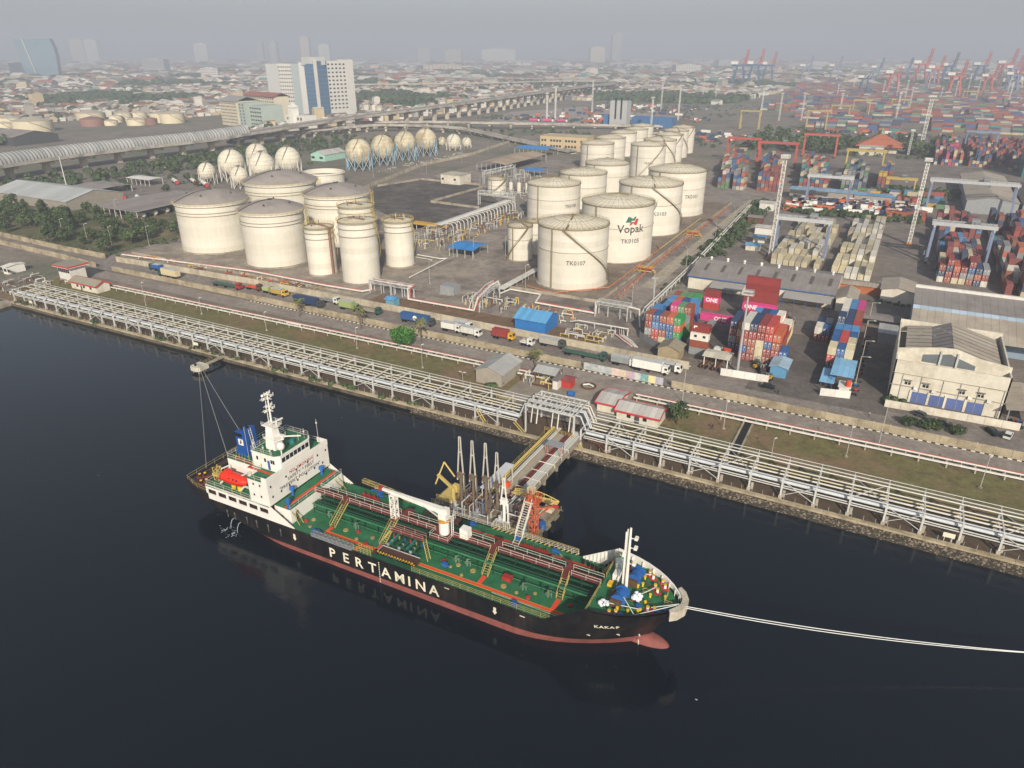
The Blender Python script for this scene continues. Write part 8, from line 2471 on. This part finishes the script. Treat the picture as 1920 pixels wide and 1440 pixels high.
st = thing('pipe_portal', 'grey steel portal over the road between the front lettered tank and container yard', 'pipe bridge', (0, 0, 0))
for x in (-95, -82):
    for y in (245.2, 249.2):
        MB().box(x - .18, x + .18, y - .18, y + .18, G, G + 6).build('post', steel, st)
MB().truss((-95, 247.2, G + 5.6), (-82, 247.2, G + 5.6), 1.2, 4, 6, .16).build('girder', steel, st)
st = thing('pipe_portal', 'tall steel frame of the pipe loop beside the blue shed', 'pipe bridge', (0, 0, 0))
for x, y in ((-139.8, 228), (-136.8, 228), (-141.8, 248), (-138.8, 248)):
    MB().box(x - .16, x + .16, y - .16, y + .16, G, G + 6.4).build('post', steel, st)
MB().truss((-138.3, 228, G + 5.8), (-140.3, 248, G + 5.8), 1, 3, 8, .14).build('girder', steel, st)
pipeline('white pipes running straight inland beside the container yard', [([(-76.6, 243.6, G + 2.2), (-79, 256, G + 2.6), (-80, 330, G + 2.6), (-85.5, 488, G + 2.6)], .38, whitep), ([(-75.4, 243.6, G + 2.2), (-77.8, 256, G + 2.6), (-78.8, 330, G + 2.6), (-84.3, 488, G + 2.6)], .28, whitep), ([(-74.4, 238, G + 1.4), (-76.6, 243.6, G + 2.2)], .3, whitep)])
pipeline('orange and yellow pipes along the bund beside the lettered tanks', [([(-93.6, 268, G + 1.1), (-97.6, 330, G + 1.1), (-98.2, 480, G + 1.1)], .22, po), ([(-96.2, 268, G + 1.1), (-96.8, 480, G + 1.1)], .18, pr), ([(-121, 262.5, G + .7), (-103, 281, G + .7), (-104, 356, G + .7), (-108, 363, G + .7)], .22, po), ([(-135, 266, G + .7), (-121, 262.5, G + .7)], .2, po), ([(-104, 356, G + .7), (-105, 440, G + .7)], .18, paleyel)])
for i, y in enumerate((313, 395)):
    t = thing('pipe_crossing', ['nearer', 'farther'][i] + ' red and yellow stile crossing the pipes beside the service road', 'stile', (-97.5, y, G))
    MB().box(-3.4, 3.4, -1, 1, 1.7, 1.85).build('platform', redp, t)
    MB().rail([(-3.4, -1, 1.85), (3.4, -1, 1.85)], 1.0, 2, 1.4, .1).rail([(-3.4, 1, 1.85), (3.4, 1, 1.85)], 1.0, 2, 1.4, .1).bar((-3.4, -1.2, .9), (3.4, -1.2, .9), .4).build('railing', yellow, t)
    MB().ladder((5.2, 0, 0), (3.4, 0, 1.8), 1.6, 'y', .12, .4).ladder((-5.2, 0, 0), (-3.4, 0, 1.8), 1.6, 'y', .12, .4).build('stair', yellow, t)
pipeline('bent white pipes around the right end of the narrow tanks', [([(-207.5, 286.5, G + .8), (-193, 285.5, G + .8), (-190.6, 287.6, G + .8), (-187.6, 252, G + .8)], .32, whitep), ([(-207.5, 283, G + .6), (-196, 282.4, G + .6)], .2, whitep)])
pipeline('manifold of white pipes near the end of the terminal wall', [([(-100, 233, G + .9), (-96.4, 232.2, G + 2.2), (-77, 232.4, G + 2.2), (-76, 229, G + .8)], .26, whitep)] + [([(-83.4 + i * .8, 236.4, G + .8), (-80.5 + i * .8, 229, G + .8), (-76.5 + i * .9, 225.4, G + .6), (-71.6 + i * .5, 221.6, G + .3)], .2, whitep if i != 1 else pr) for i in range(5)])
rr = random.Random(15)
def cluster(label, x0, x1, y0, y1, n, hmax, mats, name='process_pipework'):
    t = thing(name, label, 'pipework', (0, 0, 0))
    for i in range(n):
        x, y = rr.uniform(x0, x1), rr.uniform(y0, y1)
        h = rr.uniform(.5, hmax)
        p = [(x, y, G), (x, y, G + h)]
        if rr.random() < .8:
            L = rr.uniform(1.5, 7)
            p.append((min(x1, x + L), y, G + h) if rr.random() < .5 else (x, min(y1, y + L), G + h))
            if rr.random() < .6:
                p.append((p[-1][0], p[-1][1], G))
        MB().tube(p, rr.uniform(.1, .24), 6).build('pipe', rr.choice(mats), t)
    return t
cluster('dense white pipework and valves beside the high loop', -152, -128, 231, 246, 46, 2.6, [whitep, whitep, steel, paleyel, rust])
cluster('grey and yellow pipework behind the narrow tank at the right of the group', -236, -203, 300, 330, 80, 6, [steel, whitep, greyp, paleyel, dsteel, rust])
cluster('yellow and white pipework alongside the gooseneck pipe rack', -219, -203, 322, 408, 90, 3.5, [paleyel, whitep, steel, yellow, rust, dsteel])
cluster('white valves and bends near the end of the terminal wall', -98, -81, 219, 232, 34, 1.7, [whitep, whitep, whitep, paleyel, steel])
cluster('white pipework in front of the blue shed', -126, -100, 232, 243, 26, 2.0, [whitep, whitep, pr, paleyel])
cluster('pipework at the foot of the domed tanks by the wall', -330, -212, 217, 222, 60, 1.3, [pr, whitep, rust, yellow])
cluster('pipework between the small tanks and the overhead bridge', -262, -214, 440, 470, 60, 5, [whitep, steel, greyp, dsteel])
cluster('pipe frames behind the pipe bridge near the loading bay', -292, -262, 488, 540, 60, 8, [steel, greyp, whitep])
cluster('rusty pipes and scrap beside the control post at the left edge', -345, -318, 152, 178, 46, 1.6, [rust, steel, greyp, whitep])
cluster('pipework below the four stained gas spheres', -404, -392, 490, 640, 50, 1.4, [whitep, steel, greyp])
cluster('valves and pipes in the pump shelter', -93, -82, 176, 186, 26, 2.2, [paleyel, steel, rust, whitep])
gr = thing('gooseneck_rack', 'pipe rack with a row of bent white pipes beside the yellow walkway', 'pipe rack', (0, 0, 0))
for i in range(20):
    y = 334 + i * 3.9
    MB().tube([(-221, y, G + 6.0), (-217.6, y, G + 6.0), (-216.4, y, G + 4.8), (-216.2, y, G)], .22, 7).build('gooseneck_pipe', whitep, gr)
    if i % 3 == 0:
        MB().box(-221.2, -220.8, y - .2, y + .2, G, G + 5.6).box(-226.2, -225.8, y - .2, y + .2, G, G + 5.6).box(-226, -221, y - .12, y + .12, G + 5.2, G + 5.5).build('frame', steel, gr)
for x in (-225.4, -224.4, -223.4, -222.4, -221.6):
    MB().cyl((x, 330, G + 5.8), (x, 412, G + 5.8), .3, n=8).build('pipe', [steel, plight, whitep][int(-x * 10) % 3], gr)
yw = thing('yellow_walkway', 'bright yellow elevated walkway leading from the narrow tanks to the pipe rack', 'walkway', (0, 0, 0))
MB().box(-244, -221, 333.6, 336.4, G + 3.4, G + 3.6).build('deck', yellow, yw)
MB().rail([(-244, 333.6, G + 3.6), (-221, 333.6, G + 3.6)], 1.1, 3, 1.5, .12).rail([(-244, 336.4, G + 3.6), (-221, 336.4, G + 3.6)], 1.1, 3, 1.5, .12).build('railing', yellow, yw)
for x in (-242, -235, -228):
    MB().box(x - .15, x + .15, 334.8, 335.2, G, G + 3.4).build('post', steel, yw)
for x0, y0, x1, y1, lab in ((-248, 416, -220, 413, 'grey lattice pipe bridge over the road in front of the small tank'), (-287, 489, -283, 532, 'grey lattice pipe bridge near the flat-roofed white store')):
    t = thing('pipe_bridge', lab, 'pipe bridge', (0, 0, 0))
    MB().truss((x0, y0, G + 8.4), (x1, y1, G + 8.4), 2.6, 2.6, 12, .22).build('girder', steel, t)
    for x, y in ((x0, y0), (x1, y1)):
        for s_ in (-1.2, 1.2):
            MB().box(x - .25, x + .25, y + s_ - .25, y + s_ + .25, G, G + 9).build('post', steel, t)
    for s_ in (-.6, .3, .9):
        MB().cyl((x0, y0 + s_ * .5, G + 7.6), (x1, y1 + s_ * .5, G + 7.6), .3, n=8).build('pipe', whitep, t)
sl = thing('sloping_conveyor_roof', 'long white roofed pipe gallery sloping up to the front lettered tank', 'gallery', (0, 0, 0))
for i in range(12):
    y = 253 + i * 3
    MB().box(-143.2, -139.6, y, y + 2.94, G + 1.9, G + 2.0).build('roof_sheet', mk('gallery_white', 'cfcdc4', .6, .1, .3), sl)
for i in range(7):
    MB().bar((-143, 254 + i * 5.6, G), (-143, 254 + i * 5.6, G + 1.9), .14).bar((-139.8, 254 + i * 5.6, G), (-139.8, 254 + i * 5.6, G + 1.9), .14).build('post', steel, sl)
for i, (x0, y0, x1, y1, m_) in enumerate(((-165, 236, -152, 250, conc_floor), (-187, 262, -165, 300, conc_floor), (-165, 229, -141, 236, mk('apron_concrete', '968d80')))):
    sheet('concrete_pad', rect(x0, x1, y0, y1), G + .012 + .004 * i, m_)
t = thing('transformer_block', 'grey metal-clad equipment block beside the entry road', 'equipment', (-160, 243, G))
MB().box(-3.4, 3.4, -2.6, 2.6, .3, 3.8).build('casing', greyp, t)
MB().box(-3.8, 3.8, -3, 3, 0, .3).build('plinth', concrete, t)
t = thing('blue_drum', 'blue plastic drum lying on the jetty apron', 'drum', (-74.4, 176, G))
MB().cyl((-.7, 0, .8), (.9, 0, .8), .8, n=14).build('body', bluep, t)
MB().cyl((-.75, 0, .8), (-.6, 0, .8), .86, n=14).cyl((.8, 0, .8), (.95, 0, .8), .86, n=14).build('rim', bluep, t)
t = thing('pipe_ring', 'round ring of white and brown hose beside the red hut', 'hose', (-72.4, 184.6, G))
mb = MB()
for i in range(24):
    a, b = 2 * pi * i / 24, 2 * pi * (i + 1) / 24
    mb.cyl((2.2 * math.cos(a), 2.2 * math.sin(a), .3), (2.2 * math.cos(b), 2.2 * math.sin(b), .3), .22, n=6)
mb.build('coil', rust, t)
MB().tube([(-1.6, -.6, .6), (0, .4, .7), (1.6, -.3, .6)], .25, 6).build('hose_end', white, t)

# ------------------------------------------------------------------ people
def person(x, y, rz, shirt, trousers, label):
    t = thing('person', label, 'person', (x, y, G), rz)
    me = bpy.data.meshes.new('body')
    V = [(0, 0, .92), (0, 0, 1.2), (0, 0, 1.42), (0, 0, 1.52), (0, 0, 1.66), (-.18, 0, 1.4), (-.28, .04, 1.12), (-.24, .2, .92), (.18, 0, 1.4), (.29, 0, 1.12), (.27, .08, .86), (-.1, 0, .86), (-.12, .08, .48), (-.12, 0, .06), (.1, 0, .86), (.12, -.06, .48), (.12, -.12, .06), (-.12, .14, .03), (.12, .02, .03)]
    E_ = [(0, 1), (1, 2), (2, 3), (3, 4), (2, 5), (5, 6), (6, 7), (2, 8), (8, 9), (9, 10), (0, 11), (11, 12), (12, 13), (0, 14), (14, 15), (15, 16), (13, 17), (16, 18)]
    rads = [.15, .14, .15, .06, .1, .07, .05, .04, .07, .05, .04, .1, .07, .05, .1, .07, .05, .04, .04]
    me.from_pydata(V, E_, [])
    o = bpy.data.objects.new('body', me)
    COL.objects.link(o)
    md = o.modifiers.new('skin', 'SKIN')
    for v_, r_ in zip(me.skin_vertices[0].data, rads):
        v_.radius = (r_, r_)
    me.skin_vertices[0].data[0].use_root = True
    o.modifiers.new('sub', 'SUBSURF').levels = 1
    dg = bpy.context.evaluated_depsgraph_get()
    nm = bpy.data.meshes.new_from_object(o.evaluated_get(dg))
    bpy.data.objects.remove(o)
    nm.materials.clear()
    skin_m = mk('skin_tone', '8a6248', .7, .05, 1.)
    for m_ in (shirt, trousers, skin_m, black):
        nm.materials.append(m_)
    for p in nm.polygons:
        z = p.center.z
        p.material_index = 1 if z < .95 and abs(p.center.x) < .23 else (2 if z > 1.5 or (z < 1.1 and abs(p.center.x) > .22) else 0)
        if z > 1.68:
            p.material_index = 3
        p.use_smooth = True
    ob('body', nm, t)
person(-32.4, 175.4, .6, mk('shirt_navy', '27304a', .8, .1, 2.), mk('trousers_dark', '2b2a2c', .8, .1, 2.), 'person in dark blue clothes walking on the grass left of the drain channel')
person(4.6, 203.4, 2.0, mk('shirt_pale', 'c9c7bd', .8, .1, 2.), mk('trousers_dark', '2b2a2c'), 'person in a pale shirt standing on the outer road behind the fence')
person(-20.4, 206.4, 1.2, mk('shirt_black', '26262a', .8, .1, 2.), mk('trousers_dark', '2b2a2c'), 'person in black walking on the outer road near the black car')

# ------------------------------------------------------------------ water pouring from the hull, flecks on the water
foam = mk('foam', '8f9a9f', .8, .2, 3.)
rr = random.Random(2)
for i, x in enumerate((-37.4, -35.2)):
    a = shipw(x, -hb(x, 1.6) - .05, 1.6)
    w_ = thing('water_discharge', ['left', 'right'][i] + ' jet of water falling from the hull near the stern', 'water jet', (a[0], a[1], 0))
    MB().tube([(0, 0, a[2]), (-.1, -.5, a[2] - .1), (-.2, -.9, a[2] * .5), (-.25, -1.1, 0)], .09, 6).build('jet', foam, w_)
    mb = MB()
    for k in range(34):
        r_ = abs(rr.gauss(0, .9))
        t_ = rr.uniform(0, 6.28)
        mb.sphere((-.25 + r_ * math.cos(t_) - rr.random() * .5, -1.3 - rr.random() * 1.6 + r_ * math.sin(t_) * .6, 0), rr.uniform(.04, .16), 6, 4, sz=.35)
    f_ = mb.build('foam_patch', foam, w_)
    f_['kind'] = 'stuff'
mb = MB()
for k in range(12):
    x, y = rr.uniform(-260, 40), rr.uniform(60, 146)
    mb.sphere((x, y, 0), rr.uniform(.06, .2), 6, 4, sz=.4, sx=rr.uniform(.8, 2))
tag(mb.build('floating_debris', foam), 'scattered tiny pale flecks of litter floating on the dark water', 'debris', kind='stuff')
# clutter of parked vehicles and boxes on the far paved yard
mb = MB()
for k in range(560):
    x, y = rr.choice(((rr.uniform(-560, -260), rr.uniform(1000, 1180)), (rr.uniform(-330, -140), rr.uniform(860, 960)), (rr.uniform(-140, 300), rr.uniform(1020, 1060)), (rr.uniform(-540, -330), rr.uniform(1180, 1420)), (rr.uniform(-62, 16), rr.uniform(492, 540)), (rr.uniform(-62, 16), rr.uniform(505, 540))))
    L_ = rr.choice((4.4, 4.4, 8, 12.2))
    a = rr.choice((0, pi / 2)) + rr.uniform(-.1, .1)
    h_ = 1.5 if L_ < 5 else 3.4
    c, s_ = math.cos(a), math.sin(a)
    q = [(x + i_ * L_ / 2 * c - j_ * 1.2 * s_, y + i_ * L_ / 2 * s_ + j_ * 1.2 * c) for i_, j_ in ((-1, -1), (1, -1), (1, 1), (-1, 1))]
    mb.prism(q, G + .4, G + h_, rr.randrange(6))
tag(mb.build('far_vehicles', [tw, dsteel, CM['m'], CM['n'], white, CM['o']]), 'scattered parked vehicles and boxes on the far paved port yard', 'vehicles', kind='stuff')


# ------------------------------------------------------------------ the hazy air over the port
hz = MB().box(-16000, 16500, -600, 17500, -4, 330).build('haze', bpy.data.materials.new('haze_air'))
hz['kind'] = 'stuff'
hz['label'] = 'pale grey haze in the air over the whole port'
hz['category'] = 'haze'
m = hz.data.materials[0]
m.use_nodes = True
t = m.node_tree
t.nodes.clear()
o = t.nodes.new('ShaderNodeOutputMaterial')
v = t.nodes.new('ShaderNodeVolumePrincipled')
v.inputs['Color'].default_value = (.58, .64, .74, 1)
v.inputs['Density'].default_value = .0003
v.inputs['Anisotropy'].default_value = .0
t.links.new(v.outputs[0], o.inputs['Volume'])
